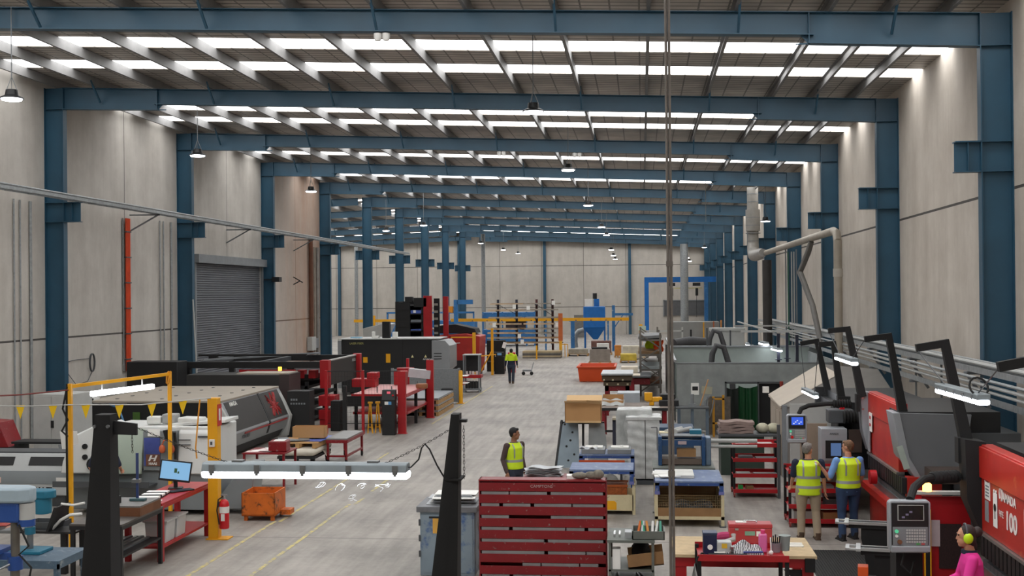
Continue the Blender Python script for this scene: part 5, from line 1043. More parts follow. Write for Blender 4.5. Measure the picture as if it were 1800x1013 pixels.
# leaning panels, carton trolley
t = T('panel_trolley', 'trolley with grey drilled panels leaning on it and a carton on top', 'trolley', (-1.6, 30.6, 0))
SHG = mat('panel_blue_grey', '#78858e', .4, .35, (3, .1))
O('leaning_panel', M().add([(-.62, .1, .02), (-.02, .1, .02), (-.08, .45, 1.2), (-.35, .45, 1.22), (-.48, .42, 1.1), (-.62, .12, .02), (-.02, .14, .02), (-.08, .49, 1.2), (-.35, .49, 1.22), (-.48, .46, 1.1)], [(0, 1, 2, 3, 4), (9, 8, 7, 6, 5), (0, 5, 6, 1), (1, 6, 7, 2), (2, 7, 8, 3), (3, 8, 9, 4), (4, 9, 5, 0)]), SHG, t)
m = M()
for i, (u, z) in enumerate(((.3, .2), (.25, .55), (.4, .9), (.2, 1.1), (.45, .35), (.35, .7))):
    y = .1 + .35 * z / 1.2; m.cy((-.62 + u, y - .012, z), (-.62 + u, y + .01, z), .03, n=10)
O('drilled_hole', m, DARK, t); O('leaning_panel', M().add([(.18, .3, .02), (.72, .3, .02), (.6, .5, 1.12), (.2, .5, 1.15), (.18, .34, .02), (.72, .34, .02), (.6, .54, 1.12), (.2, .54, 1.15)], [(0, 1, 2, 3), (7, 6, 5, 4), (0, 4, 5, 1), (1, 5, 6, 2), (2, 6, 7, 3), (3, 7, 4, 0)]), mat('panel_steel', '#878a8b', .3, .6, (4, .1)), t)
O('upright_frame', M().b(-.66, .1, 0, -.6, .6, .06).bar((-.64, .1, .03), (-.5, .5, 1.2), .05).bar((.05, .4, .0), (.05, .55, 1.2), .06).b(-.55, .5, 1.1, .6, .56, 1.16), DARK, t)
t = T('tall_carton', 'large plain brown carton with open flaps on the panel trolley', 'carton', (-1.52, 30.85, 1.2), 0)
O('carton_wall', M().b(-.46, -.4, 0, .46, -.39, .5).b(-.46, .35, 0, .46, .36, .5).b(-.46, -.4, 0, -.45, .36, .5).b(.45, -.4, 0, .46, .36, .5).b(-.46, -.4, 0, .46, .36, .01), CARD, t)
LC = mat('cardboard_inside', '#d3b184', .85, 0, (2, .05))
O('flap', M().at((0, -.4, .5), (-.35, 0, 0)).b(-.46, -.2, 0, .1, 0, .006), LC, t); O('flap', M().at((0, -.4, .5), (-.5, .05, 0)).b(.1, -.2, 0, .46, 0, .006), LC, t); O('flap', M().at((0, .36, .5), (.5, 0, 0)).b(-.46, 0, 0, .46, .25, .006), LC, t); O('foil_edge', M().b(-.44, -.405, .0, .46, -.4, .05), mat('tape_pale', '#cfae7e', .4), t)
S('black_spindle', M().cy((0, 0, 0), (0, 0, 1.2), .05, .03, 8), BLACK, 'dark upright spindle behind the large brown carton', 'stand', (-2.0, 34.0, 0))
# brown topped work table
t = T('work_table', 'long brown topped work table with red legs and cartons on it, beyond the wrapped pallet', 'table', (-.15, 37.3, 0))
O('table_plate', M().b(-1.15, -.8, .95, 1.1, 1.0, 1.0), mat('board_grey_brown', '#7b6f66', .7, 0, (5, .2)), t); O('edge', M().b(-1.15, -.82, .92, 1.1, -.8, 1.0), DARK, t)
for x in (-1.12, .75):
    for y in (-.75, .9): O('leg', M().b(x, y, 0, x + .12, y + .1, .95), DRED, t)
O('stretcher', M().b(-1.1, -.72, .25, 1.0, -.68, .32), DARK, t)
t = T('bar_trestle', 'low navy trestle stacked with pale bars under the brown topped work table', 'trestle', (-.2, 35.6, 0)); O('trestle_leg', M().b(-.7, -.1, 0, -.6, .1, .75).b(.65, -.1, 0, .75, .1, .75).b(-.7, -.1, .7, .75, .1, .76), RK, t); O('pale_bar', M().b(-.7, -.3, .76, .75, .3, .82).b(-.6, -.2, .4, .6, .2, .44), mat('bar_pale', '#a49a86', .6), t)
t = T('open_carton', 'open brown carton lined with plastic on the brown topped work table', 'carton', (-.95, 37.6, 1.0)); O('carton_wall', M().b(-.3, -.3, 0, .35, -.29, .16).b(-.3, .3, 0, .35, .31, .3).b(-.3, -.3, 0, -.29, .31, .26).b(.34, -.3, 0, .35, .31, .28), CARD, t); O('liner', M().gr(lambda u, v: (-.34 + .72 * u, -.38 + .15 * v, .2 - .2 * (1 - v) + .03 * sin(12 * u)), 10, 4, .004), FILM, t)
t = T('yellow_drill', 'yellow power tool on the brown topped work table', 'power tool', (.3, 37.4, 1.0)); O('tool_body', M().b(-.2, -.1, .12, .3, .1, .26).b(-.25, -.12, .15, .0, .12, .4).b(-.1, -.08, 0, .05, .08, .15), YEL, t, bv=.02)
t = T('dark_vice', 'dark machine vice block on the brown topped work table beside the yellow tool', 'vice', (.8, 37.5, 1.0)); O('vice_body', M().b(-.3, -.4, 0, .3, .4, .18).b(-.25, -.1, .18, .2, .3, .34), DARK, t, bv=.02); O('vice_screw', M().cy((0, -.6, .1), (0, -.4, .1), .04), STEEL, t)
S('paper_sheaf', M().b(-.3, -.12, 0, .25, .12, .015), PAPER, 'white papers at the front edge of the brown topped work table', 'paper', (.25, 36.75, 1.001), -.3)
# red stand with sheet packs
t = T('red_stand', 'tall red stand carrying a pack of silver sheets, before the orange skip', 'stand', (-.93, 44.6, 0))
for x in (-.45, .3):
    for y in (-.6, .9): O('leg', M().b(x, y, 0, x + .14, y + .14, 1.1), DRED, t)
O('red_rail', M().b(-.45, -.6, .9, .44, -.55, 1.1), DRED, t)
O('sheet_pack', M().b(-.58, -.9, 1.5, .58, 1.4, 1.56), PAL, t); O('sheet_pack', M().b(-.55, -.8, 1.3, .55, 1.3, 1.48).b(-.5, -.7, 1.1, .5, 1.2, 1.25), mat('bearer_dark', '#57493a', .8), t)
m = M()
for x in (-.5, -.18, .18): m.b(x, -.83, 1.3, x + .06, -.8, 1.36)
for x in (-.4, 0, .35): m.b(x, -.73, 1.13, x + .07, -.7, 1.19)
O('pale_block_end', m, mat('block_cream', '#cbbfa0', .8), t)
S('silver_case', M().b(-.4, -.5, .0, .35, .5, .5), mat('case_silver', '#b8bfc6', .35, .3), 'silver topped crate behind the tall red stand', 'crate', (-.45, 41.0, .62), 0)['label'] = 'silver topped crate between the tall red stand and the brown topped table'
S('case_plinth', M().b(-.38, -.45, 0, .33, .45, .62), BLACK, 'black plinth under the silver topped crate', 'plinth', (-.45, 41.0, 0))
# racks behind
t = T('pallet_rack', 'grey braced pallet rack loaded with sheet and boards, beside the grey welding booth', 'pallet rack', (.33, 52.2, 0))
GRK = mat('rack_galv_brown', '#76716a', .5, .4, (5, .15))
for y in (0, 4.6, 9.2):
    for x in (-.46, .4): O('upright', M().b(x, y, 0, x + .09, y + .09, 2.75), GRK, t)
    m = M()
    for k, z in enumerate((.2, .85, 1.5, 2.1)): m.bar((-.42, y + .04, z), (.44, y + .04, z + .6), .05) if k % 2 == 0 else m.bar((-.42, y + .04, z + .6), (.44, y + .04, z), .05)
    O('brace', m, GRK, t)
for z in (.45, 1.1, 1.75, 2.4): O('beam_shelf', M().b(-.46, .1, z, .48, 9.2, z + .08), GRK, t)
for i, (z, y0, y1, c, lb) in enumerate(((.53, .3, 2.5, '#6d4a33', 'brown board pile on the lowest shelf of the braced rack'), (1.18, .2, 3.5, '#9aa2a3', 'silver sheet pile on the second shelf of the braced rack'), (1.83, .3, 4, '#8a6d4c', 'brown board pile on the third shelf of the braced rack'), (2.48, .1, 3.5, '#7d7f80', 'grey tilted sheet on the topmost shelf of the braced rack'))):
    S('board_pile', M().at((0, 0, 0), (0, -.06 if i == 3 else 0, 0)).b(-.5, y0, 0, .52, y1, .12 + .05 * (i == 0)), mat('rackload_%d' % i, c, .7, 0, (3, .2)), lb, 'boards', (.33, 52.2, z + (.03 if i == 3 else 0)))
HVY = mat('hivis_yellow', '#c5e01a', .7, 0, (6, .06)); HVO = mat('hivis_orange', '#ef5a22', .7, 0, (6, .06))
for i, (x, y, c, lb) in enumerate(((.35, 55.0, HVY, 'yellow safety vest draped over dark stock on the braced rack'), (.72, 54.0, HVO, 'orange safety vest hung at the side of the braced rack'))):
    S('safety_vest', M().gr(lambda u, v: (-.2 + .4 * u + .03 * sin(9 * v), -.05 + .12 * sin(4 * u) , -.25 + .5 * v + .04 * sin(8 * u)), 8, 8, .03), c, lb, 'vest', (x, y, 2.1))
t = T('white_top_table', 'red legged table with white sheets between the orange skip and the braced rack', 'table', (.0, 50.0, 0)); O('table_plate', M().b(-.9, -.5, 1.0, .35, 2.1, 1.06), DGREY, t); O('white_sheet', M().b(-.85, -.4, 1.06, -.1, .8, 1.1).b(-.9, 1.0, 1.1, -.2, 2.0, 1.35), mat('sheet_cream', '#ddd2c0', .7), t); O('red_base', M().b(-.6, -.3, 0, -.35, .0, 1.0).b(-.6, 1.7, 0, -.35, 2.0, 1.0).b(-.4, -.2, .7, .3, 2.0, .95), DRED, t)
# orange skip
t = T('orange_skip', 'large orange plastic skip standing open in the aisle', 'skip', (-2.32, 62.0, 0))
SKO = mat('skip_orange', '#cf4a17', .45, 0, (1.5, .06))
m = M(); w0, d0, w1, d1, h = .86, 1.3, .95, 1.45, .78
m.add([(-w0, -d0, .02), (w0, -d0, .02), (w0, d0, .02), (-w0, d0, .02), (-w1, -d1, h), (w1, -d1, h), (w1, d1, h), (-w1, d1, h), (-w1 + .07, -d1 + .07, h), (w1 - .07, -d1 + .07, h), (w1 - .07, d1 - .07, h), (-w1 + .07, d1 - .07, h), (-w0 + .06, -d0 + .06, .1), (w0 - .06, -d0 + .06, .1), (w0 - .06, d0 - .06, .1), (-w0 + .06, d0 - .06, .1)],
      [(3, 2, 1, 0), (0, 1, 5, 4), (1, 2, 6, 5), (2, 3, 7, 6), (3, 0, 4, 7), (4, 5, 9, 8), (5, 6, 10, 9), (6, 7, 11, 10), (7, 4, 8, 11), (8, 9, 13, 12), (9, 10, 14, 13), (10, 11, 15, 14), (11, 8, 12, 15), (12, 13, 14, 15)])
O('tub', m, SKO, t); O('rim', M().b(-1.0, -1.5, .72, 1.0, -1.43, .8).b(-1.0, 1.43, .72, 1.0, 1.5, .8).b(-1.0, -1.43, .72, -.93, 1.43, .8).b(.93, -1.43, .72, 1.0, 1.43, .8), SKO, t, bv=.015)
for x in (-.6, .6): O('runner', M().b(x - .1, -1.2, 0, x + .1, 1.2, .03), DARK, t)
# far aisle clutter
for i, (x, y, w_, d_, h, c, lb) in enumerate(((-2.7, 76.5, 1.4, 1.6, .95, '#8b8178', 'grey brown crated castings on a pallet beyond the orange skip'), (-.9, 78.0, 1.1, 1.5, .55, '#c0a83f', 'yellow metal case on a pallet beyond the orange skip'), (-.6, 82.0, 1.6, 1.2, .9, '#c9c2b0', 'pale wrapped load in front of the tall yellow post'), (-4.6, 86.5, 1.5, 1.5, .5, '#9c9688', 'low pallet of grey stock beside the orange topped post'), (-3.0, 88.0, 1.6, 1.2, 1.0, '#6b4a42', 'maroon steel bench under the blue dust collector'), (-1.7, 84.0, .5, .7, .85, '#c07b34', 'tilted amber carton between the crated castings and the pale wrapped load'))):
    t = pallet('timber_pallet', 'timber pallet under the ' + lb.split(' on a ')[0].split(' in front')[0].split(' beside')[0].split(' under')[0].split(' between')[0].split(' of grey')[0], (x, y, 0), w_, d_)
    S('aisle_load', M().b(-w_ * .46, -d_ * .46, 0, w_ * .46, d_ * .46, h - .14), mat('load_%d' % i, c, .7, 0, (4, .15)), lb, 'load', (x, y, .141), .04, bv=.02)
S('white_carton', M().b(-.35, -.3, 0, .35, .3, .35), WHITE, 'white carton on top of the crated castings', 'carton', (-2.5, 76.6, .95), .2); S('dark_roller', M().cy((-.5, 0, .07), (.5, 0, .07), .07), DARK, 'dark roller lying on the crated castings', 'roller', (-2.7, 75.95, .95))
t = T('grey_gantry', 'pale grey pipe frame with a sign beyond the braced pallet rack', 'frame', (1.0, 80.0, 0))
t.name = 'pipe_stand'; O('upright', M().b(-1.1, 0, 0, -1.0, .1, 2.0).b(1.6, 0, 0, 1.7, .1, 2.2).b(-1.1, 0, 1.9, 1.7, .08, 2.0), LGREY, t); O('green_sign', M().b(-1.25, -.02, 2.0, -.75, 0, 2.3), mat('sign_pale_green', '#b9c9b7', .6), t)
t = T('blue_table_far', 'dark blue steel table near the pale oven', 'table', (2.6, 64.0, 0)); t.name = 'far_table'
O('table_plate', M().b(-.9, -.6, 1.85, 1.0, .6, 1.92), RK, t)
for x in (-.85, .9): O('leg', M().b(x, -.5, 0, x + .07, -.43, 1.85), RK, t)
t['label'] = 'tall dark blue steel table above the far welding booth'
# suspension rods in front of the camera view
S('hanging_cable', M().cy((0, 0, .0), (0, 0, 10.2), .011, n=8).cy((.024, 0, .0), (.024, 0, 10.2), .011, n=8).b(-.014, -.014, 4.7, .038, .014, 4.74).b(-.014, -.014, 3.1, .038, .014, 3.14), mat('conduit_taupe', '#77706a', .5, .3, (8, .15)), 'pair of slim grey conduits running straight from floor to roof', 'conduit', YP(1174.5, 506, 9.2) * Vector((1, 1, 0)) if False else (YP(1174.5, 506, 9.2).x, 9.2, 0))
# ================================================================ press brakes along the right hand wall
PR = mat('brake_red', '#b5281e', .38, 0, (2, .12), wear=('#c55a3a', .1, 3)); PG = mat('brake_side_grey', '#6f7276', .45, .1, (2, .06)); PLG = mat('brake_edge_grey', '#9b9fa4', .45, .1, (2, .06))
ALU = mat('aluminium', '#c4c6c6', .35, .7, (5, .08))
def arm(name, label, base, top, end, group):
    t = T('lamp_bracket', label, 'lamp arm', base, 0, group); b0 = Vector(base); a = Vector(top) - b0; e = Vector(end) - b0
    m = M(); d = a.normalized()
    w0, w1 = .075, .05
    up = Vector((0, 1, 0)); s = d.cross(up).normalized()
    vs = []
    for p, w in ((Vector((0, 0, -.1)), w0), (a, w1)):
        for sx, sy in ((-1, -1), (1, -1), (1, 1), (-1, 1)): vs.append(p + s * w * sx + up * w * sy)
    m.add(vs, [(3, 2, 1, 0), (4, 5, 6, 7), (0, 1, 5, 4), (1, 2, 6, 5), (2, 3, 7, 6), (3, 0, 4, 7)])
    O('arm_post', m, BLACK, t); O('arm_bar', M().bar(a - Vector((0, 0, .05)), e, .09, .1), BLACK, t)
    O('mount_plate', M().b(-.12, -.09, -.38, -.05, .09, -.05), BLACK, t)
    m = M()
    for z in (-.33, -.12): m.cy((-.0, -.1, z), (0, -.085, z), .018, n=8)
    O('bolt_head', m, CHR, t)
    return t
ARMS = [('black lamp arm at the far end of the red press brake beside the two men', (4.16, 23.4, 2.58), (3.9, 23.4, 3.82), (3.54, 23.4, 3.74)),
        ('black lamp arm at the near grey side of the middle press brake', (4.37, 20.75, 2.45), (4.13, 20.75, 3.78), (3.74, 20.75, 3.68)),
        ('black lamp arm above the black end housing of the press brake the woman works at', (4.2, 16.2, 2.62), (3.94, 16.2, 3.85), (3.58, 16.2, 3.74)),
        ('black lamp arm reaching in above the white maker lettering, at the picture edge', (4.2, 12.5, 2.62), (3.92, 12.5, 3.84), (3.56, 12.5, 3.72)),
        ('black lamp arm last along the row of press brakes, by the beige enclosure', (4.24, 28, 2.18), (3.97, 28, 3.41), (3.61, 28, 3.3)),
        ('black lamp arm above the blue shirted man, second from the beige enclosure', (4.05, 25, 2.29), (3.88, 25, 3.48), (3.59, 25, 3.41))]
for lb, b0, a_, e_ in ARMS: arm('lamp_arm', lb, b0, a_, e_, 'lamp arms of the press brakes')
def batten(name, label, p, q, w=.13, wires=None, group=None):
    t = T(name, label, 'light', p, 0, group); d = Vector(q) - Vector(p); n = d.normalized()
    O('housing', M().bar((0, 0, .06), d + Vector((0, 0, .06)), w, .07), mat('batten_grey', '#8c969b', .45, .2, (5, .1)), t, bv=.012)
    O('diffuser', M().bar(-n * .01, d + n * .01, w * .95, .06), LAMP, t, bv=.025)
    m = M(); s = n.cross(Vector((0, 0, 1))).normalized() * (w / 2 + .006)
    for u in (.1, .3, .5, .7, .9):
        c = d * u + Vector((0, 0, .045)); m.bar(c - s - n * .02, c - s + n * .02, .012, .05); m.bar(c + s - n * .02, c + s + n * .02, .012, .05)
    O('clip', m, STEEL, t)
    if wires: O('suspension_wire', M().tube([d * .12 + Vector((0, 0, .09)), Vector(wires[0]) - Vector(p)], .008, 5).tube([d * .88 + Vector((0, 0, .09)), Vector(wires[1]) - Vector(p)], .008, 5), DGREY, t)
    return t
batten('batten_light', 'glowing batten light hung over the middle press brake', (3.62, 22.8, 3.25), (3.62, 21.0, 3.25), .13, ((3.56, 23.38, 3.7), (3.74, 20.8, 3.65)), 'batten lights of the press brakes')
t = batten('batten_light', 'glowing batten light hung over the press brake the woman works at', (3.68, 15.35, 3.25), (3.75, 13.7, 3.25), .15, ((3.6, 16.15, 3.7), (3.58, 12.6, 3.68)), 'batten lights of the press brakes')
O('flex_loop', M().tube([(.07 + .1 * cos(a * .5), -1.45 + .08 * sin(a * .5), .16 + .1 * sin(a * .5)) for a in range(14)], .012, 6), RUB, t)
batten('batten_light', 'glowing batten light hung before the beige enclosure, above the control pendant', (3.69, 28.1, 2.2), (3.74, 26.5, 2.2), .12, ((3.62, 28.0, 3.28), (3.6, 25.1, 3.38)), 'batten lights of the press brakes')
def brake(label, y0, y1, zt_, zb, s0=.3):
    t = T('press_brake', label, 'press brake', (4.3, y0, 0)); L_ = y1 - y0
    O('ram', M().b(0, s0, zb, .16, L_ - .2, zt_), PR, t, bv=.012); O('ram_cap', M().b(-.03, s0, zt_ - .42, .0, L_ - .2, zt_ - .02), PR, t, bv=.01); O('ram_edge', M().b(-.04, s0, zb - .04, .1, L_ - .2, zb), mat('edge_steel', '#9a9c98', .35, .7, (5, .1)), t)
    O('upper_frame', M().b(.2, s0 + .1, .4, 1.7, L_, zt_ - .15), DARK, t); O('rear_guard', M().b(.9, s0, .5, 2.0, L_, zt_ - .5), DGREY, t)
    O('bed_beam', M().b(.02, .2, .08, .2, L_ - .1, .86), PR, t, bv=.01); O('bed_rail', M().b(-.14, .2, .74, .06, L_ - .1, .86), PR, t)
    O('die_holder', M().b(-.02, .3, .86, .14, L_ - .2, .98), STEEL, t)
    n = int((L_ - .5) / .16)
    m = M()
    for i in range(n): m.b(-.03, .35 + .16 * i, zb - .3, .08, .47 + .16 * i, zb - .04)
    O('punch_clamp', m, DARK, t)
    m = M()
    for i in range(n): m.b(-.0, .34 + .16 * i, .98, .1, .49 + .16 * i, 1.06)
    O('die_block', m, DGREY, t)
    return t
t = brake('red press brake beside the two men, with a large grey side cover', 20.1, 23.7, 2.58, 1.42, .75)
O('side_cover', M().pr([(-.06, 2.46), (1.12, 2.43), (1.0, 1.56), (.3, 1.36), (.08, 1.72)], 'y', .42, .52), PG, t, bv=.01)
O('cover_edge', M().pr([(-.16, 2.46), (-.05, 2.46), (.1, 1.72), (.3, 1.37), (.2, 1.37), (-.04, 1.72)], 'y', .38, .95), PLG, t, bv=.01)
O('cover_sticker', M().at((-.005, .36, 1.72), (0, -.3, 0)).b(-.05, -.004, -.2, .05, .0, .2), mat('sticker_pale', '#a9b5ac', .5), t)
O('far_cover', M().pr([(-.18, 2.57), (.05, 2.57), (.06, 1.45), (-.02, 1.45), (-.12, 1.8)], 'y', 3.3, 3.42), PLG, t, bv=.01); O('far_cover_shell', M().pr([(-.19, 2.57), (.0, 2.57), (.04, 1.45), (-.03, 1.45), (-.13, 1.8)], 'y', 3.42, 3.62), PG, t)
O('pale_strip', M().b(-.045, 3.1, 1.45, -.03, 3.28, 1.95), PLG, t)
O('notice', M().b(-.045, 2.9, 1.85, -.03, 3.15, 2.2), PAPER, t); O('notice_text', M().b(-.047, 2.95, 1.95, -.044, 3.1, 2.0).b(-.047, 2.95, 2.08, -.044, 3.1, 2.14), RX, t)
O('cover_roof', M().b(-.05, .45, 2.43, 1.2, 1.2, 2.47), DARK, t)
O('steel_channel', M().b(.3, -.5, 1.42, 1.1, .2, 1.6), mat('channel_brown', '#4d403a', .5, .3, (4, .2)), t)
O('red_knob', M().cy((-.2, 2.3, 1.1), (-.08, 2.3, 1.1), .13, n=16), RX, t)
O('foot_front', M().b(-.1, 1.2, 0, .2, 3.4, .1), DARK, t); O('end_pillar', M().b(.05, .3, 0, .6, .5, 1.4), PR, t)
t = brake('red press brake with white maker lettering that the woman works at', 11.5, 16.1, 2.52, 1.42)
O('end_housing', M().pr([(-.2, 2.58), (.06, 2.55), (.06, 1.38), (.0, 1.36), (-.18, 1.8)], 'y', 4.55, 4.7), BLACK, t, bv=.01)
O('end_housing_shell', M().pr([(-.2, 2.58), (.06, 2.55), (.06, 1.38), (.0, 1.36), (-.18, 1.8)], 'y', 4.35, 4.56), BLACK, t)
m = M()
for z in (2.25, 2.42): m.cy((-.0, 4.34, z), (.0, 4.33, z), .02, n=8)
O('bolt_head', m, CHR, t)
O('rear_box', M().b(.3, 3.6, 2.0, 1.6, 4.75, 2.5), DARK, t)
WL = mat('letter_white', '#e6dfd8', .6)
rt = (pi / 2, 0, -pi / 2)
TX('AMADA', .15, t, (-.006, 3.46, 2.0), rt, WL, ax='LEFT', bold=.004); O('logo_ring', M().tube([(-.006, 3.5 + .055 * cos(a * pi / 8), 2.02 + .075 * sin(a * pi / 8)) for a in range(-2, 12)], .014, 5), WL, t)
TX('HFE', .11, t, (-.006, 3.6, 1.78), rt, WL, ax='LEFT'); TX('100', .3, t, (-.006, 3.34, 1.74), rt, WL, ax='LEFT', bold=.01)
O('danger_sign', M().b(-.006, 3.98, 1.86, 0, 4.2, 2.2), PAPER, t); O('sign_header', M().b(-.009, 4.02, 2.08, -.005, 4.16, 2.14), mat('header_red', '#a8443a', .6), t)
m = M()
for i in range(4): m.b(-.009, 4.02, 1.9 + .04 * i, -.005, 4.16, 1.918 + .04 * i)
O('sign_text', m, GREY, t); O('grey_sign', M().b(-.006, 4.05, 1.58, 0, 4.2, 1.84), PLG, t)
O('tag_card', M().b(-.012, 3.66, 1.58, -.006, 3.82, 2.0), PAPER, t); O('tag_symbol', M().cy((-.016, 3.74, 1.82), (-.012, 3.74, 1.82), .05, n=12).b(-.016, 3.73, 1.68, -.012, 3.75, 1.8), BLACK, t); O('tag_tie', M().cy((-.016, 3.7, 2.02), (-.006, 3.7, 2.02), .02, n=8).cy((-.016, 3.78, 2.02), (-.006, 3.78, 2.02), .02, n=8), PAPER, t)
O('white_sheet', M().b(-.012, 2.4, 1.5, -.006, 2.62, 2.0), PAPER, t)
# guard door between the two
t = T('side_guard', 'red steel side guard with a perforated panel and a yellow edged light curtain', 'guard', (3.62, 16.6, 0))
O('guard_post', M().b(0, 0, 0, .1, .1, 1.78), RX, t); O('guard_frame_panel', M().b(.1, .05, 0, .75, .08, 1.72), RED, t); O('perforated_panel', M().b(.33, .03, .75, .62, .05, 1.35), mat('mesh_dark', '#2b1717', .7, 0, (60, .5)), t)
O('light_curtain', M().b(.14, -.02, .3, .2, .03, 1.55), BLACK, t); O('yellow_edge', M().b(.125, -.022, .3, .14, .03, 1.55).b(.2, -.022, .3, .215, .03, 1.55), YEL, t); O('notice', M().b(.22, .02, 1.05, .34, .05, 1.4), mat('notice_grey', '#b9a9ac', .7), t); O('top_rail', M().b(-.02, -.02, 1.75, .8, .1, 1.79), LGREY, t)
S('warning_lamp', M().la([(0, 0), (.06, 0), (.06, .09), (.04, .11), (0, .11)], n=12), emis('warm_lamp', '#ffb45a', 6), 'small glowing amber lamp on top of the red side guard', 'lamp', (3.8, 16.63, 1.79))
# control pendants
def pendant(label, loc, rz, lit, w=.42, h=.62):
    t = T('control_pendant', label, 'control pendant', loc, rz)
    O('pendant_shell', M().pr([(-w / 2 + .03, 0), (w / 2 - .03, 0), (w / 2, .06), (w / 2, h - .03), (w / 2 - .03, h), (-w / 2 + .03, h), (-w / 2, h - .03), (-w / 2, .06)], 'y', 0, .12), PLG, t, bv=.012)
    O('front_fascia', M().b(-w / 2 + .03, -.012, .1, w / 2 - .03, 0, h - .03), DARK, t)
    O('bezel', M().b(-w * .3, -.018, h * .62, w * .33, -.012, h * .92), LGREY if not lit else DARK, t); O('display', M().b(-w * .28, -.02, h * .635, w * .31, -.017, h * .905), emis('pendant_screen_blue', '#3f62d8', 1.1) if lit else mat('screen_off', '#1c1a1c', .2, 0, (3, .0)), t)
    m = M(); rr = random.Random(4)
    for i in range(5 if lit else 3):
        x = -w * .2 + w * .09 * i; z = h * (.67 + .05 * (i % 3)); m.b(x, -.022, z, x + w * .07, -.0195, z + h * .035)
    O('screen_icon', m, emis('screen_icon_pale', '#cfd6f0', 1.0) if lit else emis('screen_icon_mauve', '#8a7c94', .5), t)
    O('keypad_plate', M().b(-w * .42, -.016, h * .14, w * .42, -.011, h * .5), GREY, t)
    m = M()
    for i in range(8):
        for j in range(5):
            x = -w * .1 + i * w * .06; z = h * (.2 + .055 * j); m.b(x, -.022, z, x + w * .045, -.015, z + h * .035)
    O('key', m, LGREY, t)
    O('green_button', M().cy((-w * .33, -.035, h * .42), (-w * .33, -.014, h * .42), .022), emis('led_green', '#66d6a0', .8), t); O('white_button', M().cy((-w * .33, -.03, h * .33), (-w * .33, -.014, h * .33), .018), WHITE, t); O('red_button', M().cy((-w * .26, -.04, h * .22), (-w * .26, -.014, h * .22), .028), RX if lit else mat('button_bronze', '#7a5238', .5), t)
    O('start_key', M().b(w * .14, -.022, h * .16, w * .22, -.015, h * .2), mat('key_green', '#4e9a58', .5), t); O('stop_key', M().b(w * .26, -.022, h * .16, w * .34, -.015, h * .2), mat('key_red', '#b45050', .5), t)
    O('lower_lip', M().b(-w / 2 + .02, -.05, .02, w / 2 - .02, .0, .09), PLG, t, bv=.008)
    return t
t = pendant('grey control pendant with a lit blue screen above the grey haired man', (2.95, 23.5, 1.57), .05, True, .38, .56)
O('hose_arm', M().tube([(.05, .06, .56), (.1, .08, .66), (.25, .1, .72), (.6, .12, .75), (1.0, .15, .75)], .045, 10), RUB, t); O('bellows', M().tube([(.72 + .025 * i, .13, .75) for i in range(14)], [.085 if i % 2 else .065 for i in range(14)], 12), RUB, t)
O('drop_cable', M().tube([(.1, .05, 0), (.12, .05, -.2), (.17, .02, -.4)], .014, 6), RUB, t)
t = pendant('grey control pendant with a dark screen in front of the red side guard', (3.22, 15.0, 1.3), .04, False, .5, .64)
O('hose_arm', M().tube([(.02, .06, .64), (.12, .25, .76), (.3, .5, .82), (.55, .8, .8), (.9, 1.1, .75)], .05, 10), RUB, t)
m = M(); pts = []
for i in range(15): pts.append((.45 + .032 * i, .68 + .03 * i, .81 - .003 * i))
O('bellows', M().tube(pts, [.085 if i % 2 else .065 for i in range(15)], 12), RUB, t)
O('pendant_column', M().b(-.12, .2, -1.3, .2, .5, .0), BLACK, t); O('cable_bundle', M().tube([(-.05, .05, 0), (-.1, .02, -.15), (.0, .0, -.25), (.05, .02, -.1), (.02, .05, -.4)], .015, 6), RUB, t)
# support arms
for i, (x, y, lb) in enumerate(((3.02, 18.9, 'black front support arm with bright edges, nearer the men'), (2.86, 17.0, 'black front support arm with bright edges and an orange stop, next to the pendant'))):
    t = T('support_arm_assembly', lb, 'support arm', (x, y, 0), -.18, 'front support arms'); t.name = 'sheet_support'
    O('arm_beam', M().b(.12, -.07, .86, 1.1, .07, .95), BLACK, t); O('bright_edge', M().b(.05, -.1, .92, 1.1, -.07, .96).b(.05, .07, .92, 1.1, .1, .96), ALU, t)
    O('cross_bar', M().b(.06, -.2, .93, .12, .2, .965).b(-.08, -.14, .93, -.03, .14, .96).b(-.08, -.14, .93, .1, -.1, .955).b(-.08, .1, .93, .1, .14, .955), ALU, t)
    O('web_plate', M().pr([(.4, .15), (1.1, .15), (1.1, .87), (.3, .87), (.3, .7)], 'y', -.04, .04), BLACK, t); O('column', M().b(.8, -.1, 0, 1.12, .1, .86), BLACK, t)
    if i: O('orange_stop', M().pr([(.08, .7), (.22, .7), (.22, .58), (.14, .52), (.08, .56)], 'y', -.1, .1), mat('stop_orange', '#e0591f', .5), t, bv=.01)
m = M().b(0, 0, 0, 1.15, 2.1, .012)
for i in range(26): m.b(.03 + .043 * i, .04, .012, .05 + .043 * i, 2.06, .022)
S('floor_mat', m, RUB, 'ribbed dark rubber mat on the floor before the press brakes', 'mat', (2.7, 19.1, 0)).name = 'ribbed_mat'
